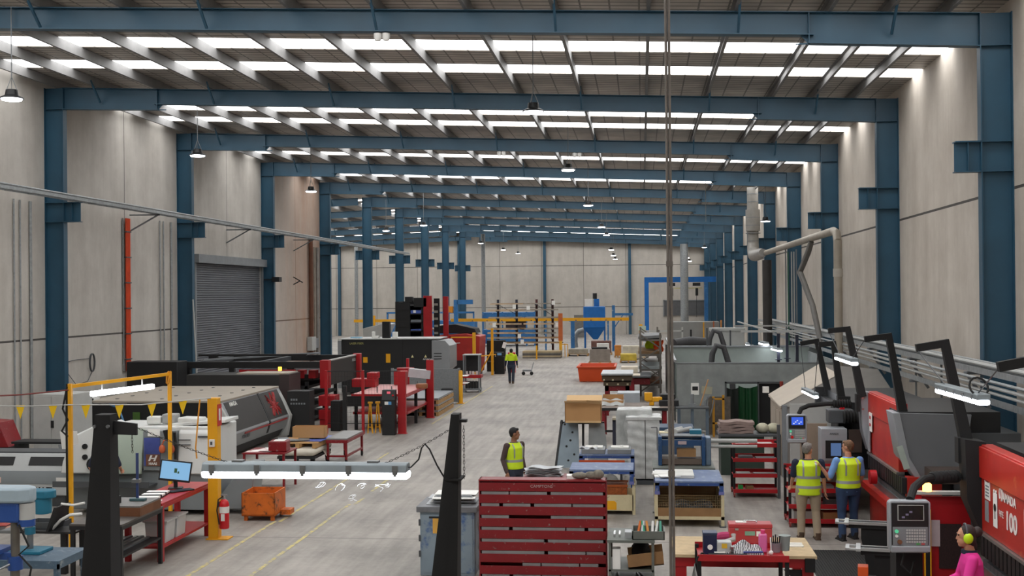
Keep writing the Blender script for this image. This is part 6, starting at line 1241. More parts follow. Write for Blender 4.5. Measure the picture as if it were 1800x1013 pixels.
# far press brake
t = T('small_press_brake', 'dark press brake with a grey control cabinet behind the two men', 'press brake', (4.0, 24.4, 0)); t.name = 'press_brake'
O('upper_frame', M().b(.2, .3, .9, 1.8, 4.0, 2.25), DARK, t); O('side_frame', M().b(-.05, .5, .2, .2, .7, 2.35).b(-.05, 3.6, .2, .2, 3.8, 2.3), BLACK, t); O('bed_beam', M().b(.0, .4, .05, .3, 4.0, .85), PR, t); O('ram', M().b(.05, .8, 1.3, .2, 3.6, 2.1), DARK, t)
O('motor_cover', M().b(-.3, .1, 1.85, .2, .5, 2.12), DGREY, t, bv=.02); O('bellows', M().tube([(-.02 + .03 * i, .08, 1.98) for i in range(11)], [.14 if i % 2 else .11 for i in range(11)], 12), RUB, t)
O('control_cabinet', M().b(-.5, -.25, .2, .0, .2, 1.78), PLG, t, bv=.01); O('screen_bezel', M().b(-.42, -.27, 1.2, -.1, -.25, 1.55), BLACK, t); O('display', M().b(-.32, -.275, 1.25, -.12, -.268, 1.5), emis('cabinet_screen', '#5a74a0', .8), t)
TX('AMADA', .05, t, (-.25, -.262, 1.68), (pi / 2, 0, 0), DARK)
O('handle', M().b(-.44, -.3, 1.1, -.2, -.27, 1.16), STEEL, t); O('red_box', M().b(-.06, .2, 2.1, .03, .3, 2.3), RX, t); O('dark_shelf', M().b(.0, -.1, .9, .3, .3, 1.7), BLACK, t); O('brown_panel', M().b(.05, -.14, 1.3, .3, -.1, 1.75), mat('channel_brown', '#4d403a', .5), t)
t = T('tall_board', 'tall beige board with a black and yellow strip leaning behind the blue screen pendant', 'board', (3.35, 25.4, 0)); O('board_sheet', M().b(-.1, 0, .0, .45, .03, 1.75), mat('board_beige', '#9a8776', .7), t); O('hook', M().tube([(-.02, 0, 1.75), (-.02, 0, 1.85), (.03, 0, 1.88), (.05, 0, 1.8)], .01, 6), STEEL, t); O('striped_edge', M().b(-.05, -.02, .2, .03, 0, 1.7), BLACK, t); O('yellow_line', M().b(-.01, -.025, .2, .005, -.02, 1.65), YEL, t)
t = T('grey_backdrop_panel', 'pale grey tall panel standing behind the control pendant with the blue screen', 'panel', (2.9, 26.5, 0)); t.name = 'partition_screen'
O('panel_sheet', M().b(.28, 0, 0, 1.2, .05, 2.05), LGREY, t); O('panel_post', M().b(.0, -.05, 0, .06, .05, 1.6), DGREY, t)
# beige enclosure with hipped roof
t = T('beige_enclosure', 'beige and grey roofed enclosure standing behind the press brakes', 'enclosure', (3.35, 29.5, 0))
EB = mat('enclosure_beige', '#a89c8e', .6, 0, (2, .06)); EG = mat('enclosure_roof_grey', '#74706b', .6, 0, (2, .08))
O('aisle_side', M().b(0, .1, 0, .05, 2.6, 1.75), EB, t); O('front_side', M().b(.05, 0, 0, 2.8, .05, 1.7), mat('enclosure_front', '#8f8a84', .6, 0, (2, .06)), t); O('corner_post', M().b(.0, -.05, 0, .12, .08, 1.75), GREY, t)
O('door_panel', M().b(-.02, .4, .1, 0, 1.1, 1.55).b(-.02, 1.2, .1, 0, 1.9, 1.55), EB, t)
O('roof_aisle_slope', M().add([(-.05, -.05, 1.72), (-.05, 2.7, 1.78), (1.5, 4.2, 2.5), (1.55, 1.2, 2.42)], [(0, 1, 2, 3)]).add([(-.05, -.05, 1.68), (-.05, 2.7, 1.74), (1.5, 4.2, 2.46), (1.55, 1.2, 2.38)], [(3, 2, 1, 0)]), mat('enclosure_roof_beige', '#b3a797', .6, 0, (2, .06)), t)
O('roof_front_slope', M().add([(-.05, -.05, 1.71), (2.85, -.05, 1.7), (2.85, 3.0, 2.42), (1.5, 4.2, 2.49), (1.55, 1.2, 2.41)], [(0, 1, 2, 3, 4)]), EG, t)
S('white_fixture', M().b(-.08, -.05, 0, .08, .05, .16), WHITE, 'small white lamp box at the corner of the beige enclosure roof', 'lamp', (3.22, 32.0, 1.84)); S('signal_light', M().cy((0, 0, 0), (0, 0, .2), .05).cy((0, 0, .2), (0, 0, .3), .055), mat('signal_red', '#8c3024', .5), 'red and amber signal tower beside the dark doorway', 'signal light', (4.15, 36.6, 1.5)); S('signal_pole', M().cy((0, 0, 0), (0, 0, 1.5), .02, n=8), DGREY, 'thin pole carrying the red and amber signal tower', 'pole', (4.15, 36.6, 0))
# ---------------------------------------------------------------- welding booths
WBG = mat('booth_sheet_grey', '#8d9291', .55, .1, (2.5, .16)); WBL = mat('booth_liner_green_grey', '#9aa49f', .55, .1, (2, .08)); GCUR = mat('curtain_green', '#123d22', .35, 0, (2, .2)); DCUR = mat('curtain_dark', '#131b18', .4, 0, (2, .2))
t = T('welding_booth', 'big grey sheet steel welding booth with a poster and a green curtained doorway', 'welding booth', (1.1, 38.9, 0))
O('front_sheet', M().b(0, 0, .05, 1.55, .05, 2.2).b(1.55, 0, 1.55, 3.2, .05, 2.2).b(3.2, 0, 1.55, 5.0, .05, 2.2).b(3.35, 0, .05, 5.0, .05, 1.55), WBG, t)
O('back_sheet', M().b(0, 6.0, .05, 5.0, 6.05, 2.45), WBL, t); O('top_rail', M().b(-.03, -.02, 2.2, 5.0, .08, 2.24).b(0, 5.95, 2.45, 5.0, 6.1, 2.5), GREY, t)
O('side_sheet', M().b(4.95, .05, .05, 5.0, 6, 2.3), WBG, t); O('side_rail', M().bar((-.05, -.2, 2.3), (-.05, 14, 2.5), .07), GALV, t)
O('side_curtain', M().gr(lambda u, v: (-.08 + .05 * sin(60 * u), 13.5 * u, .3 + 1.95 * v), 60, 3), DCUR, t)
O('doorway_frame', M().b(1.53, -.05, 0, 1.58, 0, 1.62).b(2.55, -.05, 0, 2.6, 0, 1.62).b(1.53, -.05, 1.57, 3.3, 0, 1.62), DGREY, t)
O('green_curtain', M().gr(lambda u, v: (1.95 + .6 * u, -.06 + .04 * sin(18 * u), 1.42 * v + .08 * v * (2 * u - 1) ** 2), 24, 6), GCUR, t); O('dark_curtain', M().gr(lambda u, v: (1.57 + .38 * u, -.05 + .03 * sin(12 * u), 1.44 * v - .06 * v * sin(pi * u)), 12, 6), DCUR, t); O('dark_opening', M().b(2.6, .1, 0, 3.3, .15, 1.57), BLACK, t)
O('poster', M().b(.45, -.01, 1.2, .7, 0, 1.58), PAPER, t); O('poster_picture', M().b(.49, -.014, 1.34, .67, -.01, 1.47), DARK, t); O('taped_paper', M().at((.95, -.01, 1.35), (0, .1, 0)).b(-.17, -.004, -.12, .17, 0, .12), mat('paper_beige', '#aaa794', .8), t)
t = T('far_welding_booth', 'long grey welding booth behind the green curtained one, under the pale box', 'welding booth', (1.3, 47.5, 0))
O('front_sheet', M().b(0, 0, .05, 5.9, .05, 2.35), WBG, t); O('back_sheet', M().b(0, 7, .05, 5.9, 7.05, 2.1), WBL, t); O('top_rail', M().b(0, -.02, 2.35, 5.9, .08, 2.4), GREY, t); O('frame_post', M().b(1.2, -.1, 0, 1.26, -.04, 3.1).b(2.1, -.1, 0, 2.16, -.04, 3.0), DGREY, t)
HOSE = mat('flex_duct', '#48484a', .6, 0, (30, .25))
for i, (x, y, z, h, w_, lb) in enumerate(((2.62, 41.5, 2.05, .62, .33, 'thick dark flexible hose arching over the green curtained booth'), (2.95, 48.6, 2.2, .75, .36, 'thick dark flexible hose arching over the far welding booth'))):
    pts = [(-w_, 0, -1.4), (-w_ * .95, 0, -.4), (-w_ * .7, 0, h * .55), (-.1, 0, h), (.15, 0, h * .9), (w_ * .8, 0, h * .3), (w_ * 1.3, 0, -.4), (w_ * 1.4, 0, -1.4)]
    S('fume_hose', M().tube(pts, .1, 12), HOSE, lb, 'hose', (x, y, z))
t = T('pale_unit', 'pale grey box unit on top of the far welding booth', 'unit', (3.9, 55.5, 0)); t.name = 'filter_unit'
O('casing', M().b(-.75, 0, 1.9, .75, .8, 2.75), LGREY, t, bv=.03); O('lid', M().b(-.8, -.04, 2.72, .8, .85, 2.85), LGREY, t); O('plinth', M().b(-.6, .1, 0, .6, .7, 1.9), DGREY, t)
for i, (p, q, lb) in enumerate((((4.98, 58.0, 2.0), (4.9, 56.6, 2.0), 'small glowing batten light beyond the pale box unit, first of a cluster of four'), ((4.75, 53.0, 2.1), (4.6, 51.5, 2.1), 'small glowing batten light over the far welding booth, second of a cluster of four'), ((4.45, 46.0, 2.55), (4.55, 44.6, 2.55), 'small glowing batten light over the welding booths, upper one of a cluster of four'), ((4.75, 44.5, 2.4), (4.85, 43.0, 2.4), 'small glowing batten light over the welding booths, biggest of a cluster of four'))):
    batten('batten_light', lb, p, q, .16, ((p[0], p[1], 3.05), (q[0], q[1], 3.05)), 'batten lights of the welding booths')
S('light_rail', M().bar((3.6, 44.5, 3.05), (7.2, 44.5, 3.05), .08).bar((3.9, 51.5, 3.05), (7.2, 51.5, 3.05), .06).bar((4.55, 43, 3.08), (4.55, 58, 3.08), .05), LGREY, 'pale pipe rail carrying the cluster of batten lights over the booths', 'rail')
for i, (x, y) in enumerate(((4.85, 43.6), (5.25, 44.4), (5.3, 42.0))): S('booth_mast', M().c(0, 0, 0, .1, .1, 3.0).c(0, 0, 2.05, .22, .22, .03), RK, 'slim dark steel mast rising out of the welding booths, %s along' % ORD[i + 1], 'mast', (x, y, 0), 0, 'masts of the welding booths')
for i, (x, y0, y1, z, r, lb) in enumerate(((2.6, 62, 74, 1.9, .25, 'fat grey flexible duct lying over the booths near the pale oven'), )):
    S('lying_duct', M().tube([(x - 1, y0 - 1, z), (x - .2, y0 - .5, z + .1), (x + .8, y0, z), (x + 1.5, y0 + .5, z - .2)], r, 12), HOSE, lb, 'duct')
S('duct_trestle', M().b(-.1, -.3, 0, 1.5, .3, 1.62), DGREY, 'dark trestle block under the fat grey flexible duct', 'trestle', (2.0, 61.6, 0))
# benches in front of booth
t = T('vice_stand', 'grey steel stand with small tools before the welding booth poster', 'stand', (1.45, 37.0, 0)); O('table_plate', M().b(-.45, -.3, .95, .55, .3, 1.0), DGREY, t)
for x in (-.4, .0, .45): O('leg', M().b(x, -.25, 0, x + .09, -.15, .95), mat('stand_blue_grey', '#566470', .5), t)
S('small_press', M().b(-.1, -.1, 0, .1, .1, .1).cy((0, 0, .1), (0, 0, .38), .06), GREY, 'small grey bench tool on the grey stand', 'tool', (1.5, 37.0, 1.0)); S('leaning_timber', M().bar((0, 0, 0), (.25, .0, .8), .12, .03), CARD, 'brown timber offcut leaning up from the grey stand', 'timber', (1.75, 37.1, 1.02)); 
t = T('yellow_rack', 'yellow framed rack draped with cables beside the grey stand', 'rack', (2.2, 37.6, 0)); O('rack_frame', M().b(-.05, 0, 0, .02, .07, 1.25).b(.25, 0, 0, .32, .07, 1.3).b(-.05, 0, 1.15, .32, .07, 1.2).b(-.05, 0, .4, .32, .07, .45), mat('rack_amber', '#b98419', .5), t); O('draped_cable', M().tube([(-.2, -.05, 1.25), (-.25, -.08, .9), (-.15, -.08, .6), (-.05, -.05, .9), (.0, -.05, 1.2)], .02, 6).tube([(-.1, -.08, 1.3), (-.3, -.1, 1.1), (-.2, -.1, .7)], .018, 6), GREY, t)
m = M()
for i in range(12): m.b(.0 + .06 * i, 0, .1, .008 + .06 * i, .008, 1.2)
for i in range(18): m.b(.0, 0, .12 + .062 * i, .7, .008, .128 + .062 * i)
S('mesh_screen', m.b(0, .01, 0, .7, .015, 1.2), mat('mesh_brown_grey', '#6b645c', .6, .2, (8, .2)), 'brown grey wire mesh screen before the booth, beside the green curtain', 'screen', (2.05, 38.2, 0))
t = T('sack_bench', 'dark green cabinet bench piled with folded pink grey sacks, behind the red shelf cart', 'bench', (2.35, 30.2, 0)); O('cabinet_shell', M().b(-.45, -.4, 0, .6, .5, .95), mat('cabinet_dark_green', '#26352c', .5), t); O('bench_plate', M().b(-.5, -.45, .95, 1.0, .5, 1.0), DGREY, t); O('leg', M().b(.9, -.4, 0, .97, .4, .95), DGREY, t)
for i in range(4): S('folded_sack', M().gr(lambda u, v: (-.42 + .84 * u, -.3 + .6 * v, .07 + .015 * sin(9 * u + i)), 10, 6, .065), mat('sack_pink_grey', '#8d7a73', .9, 0, (8, .15)), 'folded pink grey sack in the pile behind the red shelf cart, layer %s' % ORD[i + 1], 'sack', (2.28 + .03 * (i % 2), 30.2, 1.0 + .075 * i), 0, 'folded sacks behind the red shelf cart')
for i, x in enumerate((2.95, 3.22)): S('cream_bag', M().sp((0, 0, .11), (.17, .22, .13)), mat('bag_cream', '#b1ad97', .85, 0, (9, .15)), ('cream bag beside the folded sacks, the one touching them', 'cream bag beside the folded sacks, the one by the dark doorway')[i], 'bag', (x, 30.2, 1.0))
S('blue_low_bin', M().b(-.65, -.5, 0, .65, .5, .75), mat('bin_slate_blue', '#2f4762', .5, 0, (3, .1)), 'slate blue steel bin between the brown topped table and the grey stand', 'bin', (.75, 34.0, 0), 0, bv=.01)
t = T('wire_fence', 'low pale wire fence panel beside the brown topped work table', 'fence', (.35, 38.6, 0)); m = M()
for i in range(9): m.b(-.2 + .1 * i, 0, 0, -.19 + .1 * i, .01, .95)
for i in range(9): m.b(-.2, 0, .1 + .1 * i, .61, .01, .11 + .1 * i)
O('mesh', m, LGREY, t)
# ---------------------------------------------------------------- red shelf carts
def shelfcart(label, loc, w, d, zs, rz=0):
    t = T('shelf_cart', label, 'cart', loc, rz); h = zs[0] + .06
    for x in (0, w - .05):
        for y in (0, d - .05):
            O('upright', M().b(x, y, .12, x + .05, y + .05, h), BLACK, t)
            O('caster', M().cy((x + .01, y + .02, .06), (x + .04, y + .02, .06), .06).b(x, y, .06, x + .05, y + .05, .13), mat('caster_red', '#8a3a33', .5), t)
    for z in zs: O('shelf', M().b(.02, -.01, z, w - .02, d, z + .012).b(0, -.02, z, w, -.005, z + .085).b(.0, d, z, w, d + .012, z + .085), RED, t, bv=.003)
    m = M()
    for x in (.02, w - .03):
        for i in range(int(h / .06) - 2): m.b(x, -.003, .16 + .06 * i, x + .012, .0, .175 + .06 * i)
    for x in (0, w): pass
    return t
shelfcart('black and red four shelf cart loaded with grey tooling, before the folded sacks', (1.95, 26.55, 0), 1.02, .75, (1.1, .78, .44, .1))
for x, y, z, w_, d_, h, c, lb in ((2.2, 26.9, 1.113, .3, .4, .012, PAPER, 'white paper lying on the top shelf of the cart before the folded sacks'), (2.68, 27.0, 1.113, .32, .3, .03, mat('paper_block', '#b9a9a6', .8), 'pale booklet on the top shelf of the cart before the folded sacks'), (2.24, 26.75, .793, .3, .3, .1, DGREY, 'dark toolbox on the second shelf of the cart before the folded sacks'), (2.66, 26.75, .793, .42, .3, .07, GREY, 'grey bar tooling on the second shelf of the cart before the folded sacks'), (2.65, 26.7, .453, .5, .16, .07, mat('tube_steel', '#777a7d', .3, .6), 'grey steel roll on the third shelf of the cart before the folded sacks'), (2.2, 26.85, .453, .3, .35, .05, LGREY, 'pale flat box on the third shelf of the cart before the folded sacks'), (2.12, 26.7, .113, .1, .12, .14, mat('tin_green', '#1f9a45', .4), 'bright green tin on the lowest shelf of the cart before the folded sacks'), (2.32, 26.75, .113, .16, .2, .12, RAW, 'brown block on the lowest shelf of the cart before the folded sacks')):
    S('stored_item', M().c(0, 0, 0, w_, d_, h), c, lb, 'item', (x, y, z), .04, bv=.006)
shelfcart('black and red shelf cart standing behind the two men', (2.75, 23.25, 0), 1.2, .8, (1.02, .66, .36, .08), 0)
for x, y, z, w_, d_, h, c, lb in ((2.95, 23.6, 1.033, .25, .3, .06, DARK, 'dark clamp parts on the top shelf of the cart behind the men'), (3.1, 23.45, 1.033, .12, .12, .14, PAPER, 'white tape roll on the top shelf of the cart behind the men'), (3.5, 23.5, 1.033, .3, .25, .08, mat('lump_brown', '#6f5848', .7), 'brown tooling blocks on the top shelf of the cart behind the men'), (3.0, 23.5, .673, .3, .35, .06, CARD, 'brown folder on the second shelf of the cart behind the men'), (3.45, 23.6, .673, .35, .3, .09, GREY, 'grey tooling on the second shelf of the cart behind the men'), (3.1, 23.5, .373, .5, .3, .16, LGREY, 'pale box files on the third shelf of the cart behind the men'), (3.62, 23.5, .373, .35, .3, .15, DGREY, 'dark box files on the third shelf of the cart behind the men'), (3.05, 23.5, .093, .4, .3, .2, LGREY, 'pale carton on the lowest shelf of the cart behind the men'), (3.6, 23.5, .093, .4, .3, .18, CARD, 'brown carton on the lowest shelf of the cart behind the men')):
    S('stored_item', M().c(0, 0, 0, w_, d_, h), c, lb, 'item', (x, y, z), .06, bv=.006)
# ---------------------------------------------------------------- work bench with red cart in the foreground
CHIP = mat('chipboard', '#c2ab86', .75, 0, (9, .12))
t = T('timber_topped_bench', 'red legged bench with a pale chipboard top in front of the mesh stillage', 'bench', (1.32, 16.95, 0))
O('table_plate', M().b(-.93, -.6, .91, .98, .62, .95), CHIP, t); O('apron', M().b(-.9, -.56, .78, .95, -.5, .91).b(.89, -.56, .78, .95, .6, .91), RED, t)
for x in (-.9, .79):
    for y in (-.55, .48): O('leg', M().b(x, y, 0, x + .15, y + .12, .91), RED, t)
O('gusset', M().pr([(.55, .74), (.8, .74), (.8, .5)], 'y', -.5, -.47), DARK, t); O('clamp', M().b(.82, -.63, .74, .95, -.56, .92), BLACK, t)
t = shelfcart('black and red cart with a cluttered red top, in front of the chipboard bench', (.68, 15.57, 0), 1.16, .78, (1.04, .56, .12))
S('steel_tool_block', M().b(-.45, -.15, 0, .5, .15, .12).b(-.3, -.18, .12, .35, .1, .16), mat('tooling_grey', '#4d4f52', .35, .5, (8, .3)), 'grey steel tooling on the middle shelf of the cluttered red cart', 'tooling', (1.25, 15.870, 0.583))
for i in range(5): S('steel_tool_bar', M().b(-.05, -.2, 0, .05, .2, .26), STEEL, 'upright steel tool bar on the middle shelf of the cluttered red cart', 'tooling', (0,0,0), .0, 'tool bars on the cluttered red cart') if i in () else None
NAVY = mat('tin_navy', '#1c2646', .4, 0, (2, .06))
t = T('navy_tin', 'navy square tin with a white emblem on the cluttered red cart', 'tin', (.86, 15.970, 1.053)); O('tin_body', M().b(-.09, -.09, 0, .09, .09, .26), NAVY, t, bv=.008); O('tin_lid', M().b(-.095, -.095, .26, .095, .095, .29), mat('lid_slate', '#3a4560', .4), t, bv=.006); O('emblem', M().cy((0, -.094, .1), (0, -.09, .1), .035, n=12), PAPER, t)
MAG = mat('cloth_magenta', '#b23a68', .8, 0, (8, .15))
t = T('pink_roll', 'rolled magenta and grey cloth behind the navy tin', 'roll', (1.02, 16.520, 0.950)); O('magenta_band', M().tube([(-.1, 0, .06), (.05, .02, .06), (.14, .06, .06)], .06, 10).tube([(-.12, .1, .16), (.05, .12, .2), (.13, .14, .2)], .055, 10), MAG, t); O('grey_band', M().tube([(-.1, .03, .12), (.08, .06, .13), (.2, .1, .16), (.2, .14, .22)], .035, 8), LGREY, t)
STR = bpy.data.materials.new('striped_cloth'); STR.use_nodes = True
_n = STR.node_tree.nodes; _l = STR.node_tree.links; _w = _n.new('ShaderNodeTexWave'); _w.inputs['Scale'].default_value = 14; _w.inputs['Distortion'].default_value = 5; _w.inputs['Detail Scale'].default_value = 1.5
_tc = _n.new('ShaderNodeTexCoord'); _l.new(_tc.outputs['Object'], _w.inputs['Vector']); _r = _n.new('ShaderNodeValToRGB'); _r.color_ramp.interpolation = 'CONSTANT'; _r.color_ramp.elements[0].color = lin('#23262c'); _r.color_ramp.elements[1].position = .45; _r.color_ramp.elements[1].color = lin('#d6d6d8'); _l.new(_w.outputs[0], _r.inputs[0]); _l.new(_r.outputs[0], _n['Principled BSDF'].inputs['Base Color'])
def bump2(u, v): return sin(pi * u) ** .5 * sin(pi * v) ** .5
S('striped_cloth_heap', M().gr(lambda u, v: (-.24 + .5 * u + .02 * sin(14 * v), -.16 + .32 * v, .012 + bump2(u, v) * (.1 + .03 * sin(13 * u + 3 * v) + .03 * sin(9 * v - 5 * u))), 24, 18, .01), STR, 'crumpled black and white striped cloth on the cluttered red cart', 'cloth', (1.28, 16.020, 1.060))
t = T('clear_container', 'clear plastic container with a yellow insert beside the navy tin', 'container', (1.04, 15.940, 1.053)); O('container_shell', M().b(-.09, -.07, 0, .1, .1, .17), mat('clear_shell', '#b9bcbb', .25, 0, (6, .2)), t, bv=.01); O('yellow_insert', M().b(-.03, -.074, .09, .04, -.07, .15), mat('insert_yellow', '#e0b53a', .5), t); O('glass_rim', M().cy((.1, -.1, .02), (.1, -.1, .12), .03, n=10), CHR, t)
S('black_instrument_case', M().b(-.25, -.06, 0, .25, .1, .045), BLACK, 'flat black case along the front edge of the cluttered red cart', 'case', (1.08, 15.680, 1.053), 0, bv=.006); S('blue_marker', M().cy((0, 0, .015), (.25, .02, .015), .015, n=8), mat('marker_blue', '#2b3b86', .4), 'dark blue marker lying in front of the striped cloth', 'marker', (1.28, 15.770, 1.100)); S('white_card', M().b(-.07, -.03, 0, .07, .03, .004), PAPER, 'small white card beside the navy tin', 'card', (.98, 15.820, 1.099), .1)
t = T('red_toolbox', 'open topped pinkish red metal toolbox with green and white stickers on the chipboard bench', 'toolbox', (1.5, 17.320, 0.950), 0)
TBX = mat('toolbox_red', '#b03a40', .4, 0, (2, .08)); O('box', M().b(-.3, -.13, 0, .3, .13, .2), TBX, t, bv=.01); O('lid', M().b(-.305, -.135, .2, .305, .135, .26), TBX, t, bv=.012); O('green_sticker', M().b(-.08, -.138, .1, .06, -.13, .16), mat('sticker_green', '#7fa892', .5), t); O('white_sticker', M().b(.08, -.138, .09, .2, -.13, .16), PAPER, t); O('latch', M().b(-.22, -.142, .17, -.17, -.134, .2), CHR, t); O('handle', M().tube([(-.1, 0, .26), (-.08, 0, .285), (.08, 0, .285), (.1, 0, .26)], .012, 6), CHR, t); O('paper_scrap', M().b(-.2, -.05, .26, -.05, .05, .275), PAPER, t)
t = T('pink_bottle', 'pink plastic bottle standing on the cluttered red cart', 'bottle', (1.56, 16.070, 1.053)); O('bottle_body', M().b(-.055, -.04, 0, .055, .04, .25), mat('bottle_pink', '#dd6fa8', .3, 0, (2, .04)), t, bv=.02); O('bottle_cap', M().cy((0, 0, .25), (0, 0, .3), .03), mat('cap_pink', '#e0437c', .4), t)
t = T('pen_mug', 'grey mug holding dark pens on the red cart', 'mug', (1.73, 16.120, 1.053)); O('mug_body', M().la([(0, 0), (.06, 0), (.065, .12), (.055, .12), (.05, .02), (0, .02)]), mat('mug_mauve', '#847a80', .5), t)
for i in range(5): O('pen', M().cy((.02 * (i - 2), 0, .03), (.028 * (i - 2), .02 * (i % 2), .19 + .02 * (i % 3)), .009, n=6), DARK, t)
S('grey_pail', M().la([(0, 0), (.06, 0), (.075, .18), (.08, .18), (.08, .2), (0, .2)]), mat('pail_grey', '#8d9794', .5), 'pale grey lidded pail next to the mug of pens', 'pail', (1.86, 16.220, 1.053)); S('white_ball_brush', M().sp((0, 0, .03), .03).cy((0, 0, .05), (0, .05, .22), .008), PAPER, 'small white ended brush standing between the pink bottle and the mug', 'brush', (1.65, 15.920, 1.053))
for i in range(3): S('white_rod', M().b(-.15, -.02, 0, .17, .02, .02), PAPER, 'white plastic strip on the chipboard bench beside the grey pail', 'strip', (2.03, 16.94 + .09 * i, .951), 0, 'white strips on the chipboard bench')
t = T('hanging_bag', 'white plastic bag of parts hanging from the corner of the cluttered red cart', 'bag', (.66, 15.520, 0.570)); O('bag_film', M().gr(lambda u, v: (-.02 - .14 * (1 - v) * (1 - u) + .1 * u * (1 - v), -.05 + .03 * sin(8 * u + 6 * v), .46 * v), 10, 12, .02), FILM, t); O('cord_loop', M().tube([(0, 0, .44), (.02, .02, .52), (.08, .1, .56), (.14, .16, .52)], .012, 6), RUB, t); O('bag_part', M().b(-.14, -.03, 0, -.04, .03, .12), RAW, t)
# ---------------------------------------------------------------- service runs on the press brake wall
t = T('service_tray', 'run of grey cable trays and pipes on brackets along the press brake wall', 'cable tray', (0, 0, 0))
O('tray', M().b(6.25, 12, 2.93, 6.6, 66, 2.96).b(6.25, 12, 2.96, 6.27, 66, 3.04).b(6.58, 12, 2.96, 6.6, 66, 3.04), GALV, t); O('lower_tray', M().b(6.3, 12, 2.4, 6.6, 60, 2.43).b(6.3, 12, 2.43, 6.32, 60, 2.52), GALV, t)
for dz, r, x in ((3.1, .04, 6.35), (2.85, .03, 6.2), (2.74, .035, 6.25), (2.62, .03, 6.3), (3.12, .025, 6.5)): O('pipe', M().cy((x, 12, dz), (x, 64, dz), r, n=8), (GALV, LGREY, DGREY)[int(dz * 100) % 3], t)
O('copper_pipe', M().cy((6.45, 12, 3.06), (6.45, 40, 3.06), .025, n=8), mat('pipe_copper', '#8c5a45', .5, .3), t)
for y in (14.5, 19, 24, 29, 34, 39.5, 46, 53): O('bracket', M().bar((6.68, y, 2.2), (6.25, y, 2.88), .06).b(6.2, y - .03, 2.86, 6.69, y + .03, 2.92).b(6.25, y - .03, 2.34, 6.69, y + .03, 2.4), GREY, t)
for y in (17, 27.5, 30, 38): O('drop_conduit', M().cy((6.62, y, 0), (6.62, y, 2.9), .025, n=6), GREY, t)
t = T('duct_run', 'cream extraction pipe running overhead from the big grey duct and down the wall', 'duct', (6.1, 0, 0))
DCT = mat('duct_cream', '#aaa193', .5, .2, (3, .1)); DG = mat('duct_grey', '#9b9892', .45, .35, (3, .1))
O('horizontal_pipe', M().tube([(0, 60, 6.42), (0, 50, 6.42), (0, 39.0, 6.42), (.0, 38.4, 6.32), (0, 38.2, 6.05)], .13, 12), DCT, t); O('drop_pipe', M().cy((0, 38.2, 6.1), (0, 38.2, 0.1), .13, n=14), DCT, t); O('pipe_collar', M().cy((0, 38.2, 4.95), (0, 38.2, 5.2), .15, n=14), mat('collar_white', '#b9b3a8', .5), t)
O('branch_pipe', M().tube([(0, 44, 6.3), (-.1, 44.2, 5.9), (-.35, 44.5, 5.2), (-.05, 43.5, 4.0), (.1, 42.5, 2.6)], [.1, .11, .11, .1, .1], 10), mat('branch_grey', '#6a6864', .5, .2), t)
t = T('main_duct', 'big grey spiral duct coming down from the roof over the press brake wall', 'duct', (5.95, 65, 0))
O('spiral_duct', M().cy((0, 0, 7.0), (0, 0, 10.1), .3, n=20), DG, t); O('wide_section', M().cy((0, 0, 7.75), (0, 0, 8.9), .38, n=20), DG, t); O('elbow', M().tube([(0, 0, 7.1), (0, -.1, 6.7), (0, -.5, 6.45), (0, -1.5, 6.4), (0, -4, 6.42), (0, -5.2, 6.42)], [.3, .32, .32, .3, .26, .2], 16), DG, t)
m = M()
for i in range(7): m.cy((0, 0, 7.2 + .42 * i), (0, 0, 7.23 + .42 * i), .315 if not 1 <= i <= 3 else .39, n=20)
O('seam_ring', m, GREY, t)
S('dark_flue', M().cy((0, 0, .0), (0, 0, 6.0), .22, n=14), mat('flue_dark', '#3b3836', .6, .2), 'dark upright flue pipe under the overhead cream pipe', 'pipe', (5.9, 57.5, 0))
t = T('cable_ladder', 'vertical ladder of green and white cables on the press brake wall', 'cable ladder', (6.35, 52.0, 0)); O('ladder_rail', M().b(-.25, 0, .1, -.2, .05, 6.3).b(.2, 0, .1, .25, .05, 6.3), GREY, t); O('green_cable', M().cy((-.12, 0, .1), (-.12, 0, 6.2), .03, n=6), mat('cable_green', '#3f6b57', .6), t); O('white_cable', M().cy((.02, 0, .1), (.02, 0, 6.2), .03, n=6).cy((.12, 0, .1), (.12, 0, 6.2), .03, n=6), LGREY, t)
S('roof_sensor_rod', M().cy((0, 0, 8.0), (0, 0, 10.3), .015, n=6), LGREY, 'thin pale rod hanging from the roof beside the big grey duct', 'rod', (3.2, 60.0, 0))
# ================================================================ people
def el(m, rings, n=22):
    vs = []
    for cx, cy_, z, rx, ry in rings: vs += [(cx + rx * cos(2 * pi * i / n), cy_ + ry * sin(2 * pi * i / n), z) for i in range(n)]
    k = len(rings); fs = []
    for j in range(k - 1): fs += [(j * n + i, j * n + (i + 1) % n, (j + 1) * n + (i + 1) % n, (j + 1) * n + i) for i in range(n)]
    return m.add(vs, fs + [list(range(n))[::-1], list(range((k - 1) * n, k * n))])
def rem(o, vox, it=3, f=.5):
    d = o.modifiers.new('skin', 'REMESH'); d.mode = 'VOXEL'; d.voxel_size = vox; d.use_smooth_shade = True
    if it:
        s = o.modifiers.new('smooth', 'SMOOTH'); s.iterations = it; s.factor = f
    return o
def lerp(a, b, t): return Vector(a) * (1 - t) + Vector(b) * t
def limb(m, pts, rs, n=14):
    P, Rr = [], []
    for i in range(len(pts) - 1):
        for k in range(4):
            t = k / 4; P.append(lerp(pts[i], pts[i + 1], t)); Rr.append(rs[i] * (1 - t) + rs[i + 1] * t)
    P.append(Vector(pts[-1])); Rr.append(rs[-1]); m.tube(P, Rr, n)
    for p, r in zip(pts, rs): m.sp(p, r * .99, 14, 9)
    return m
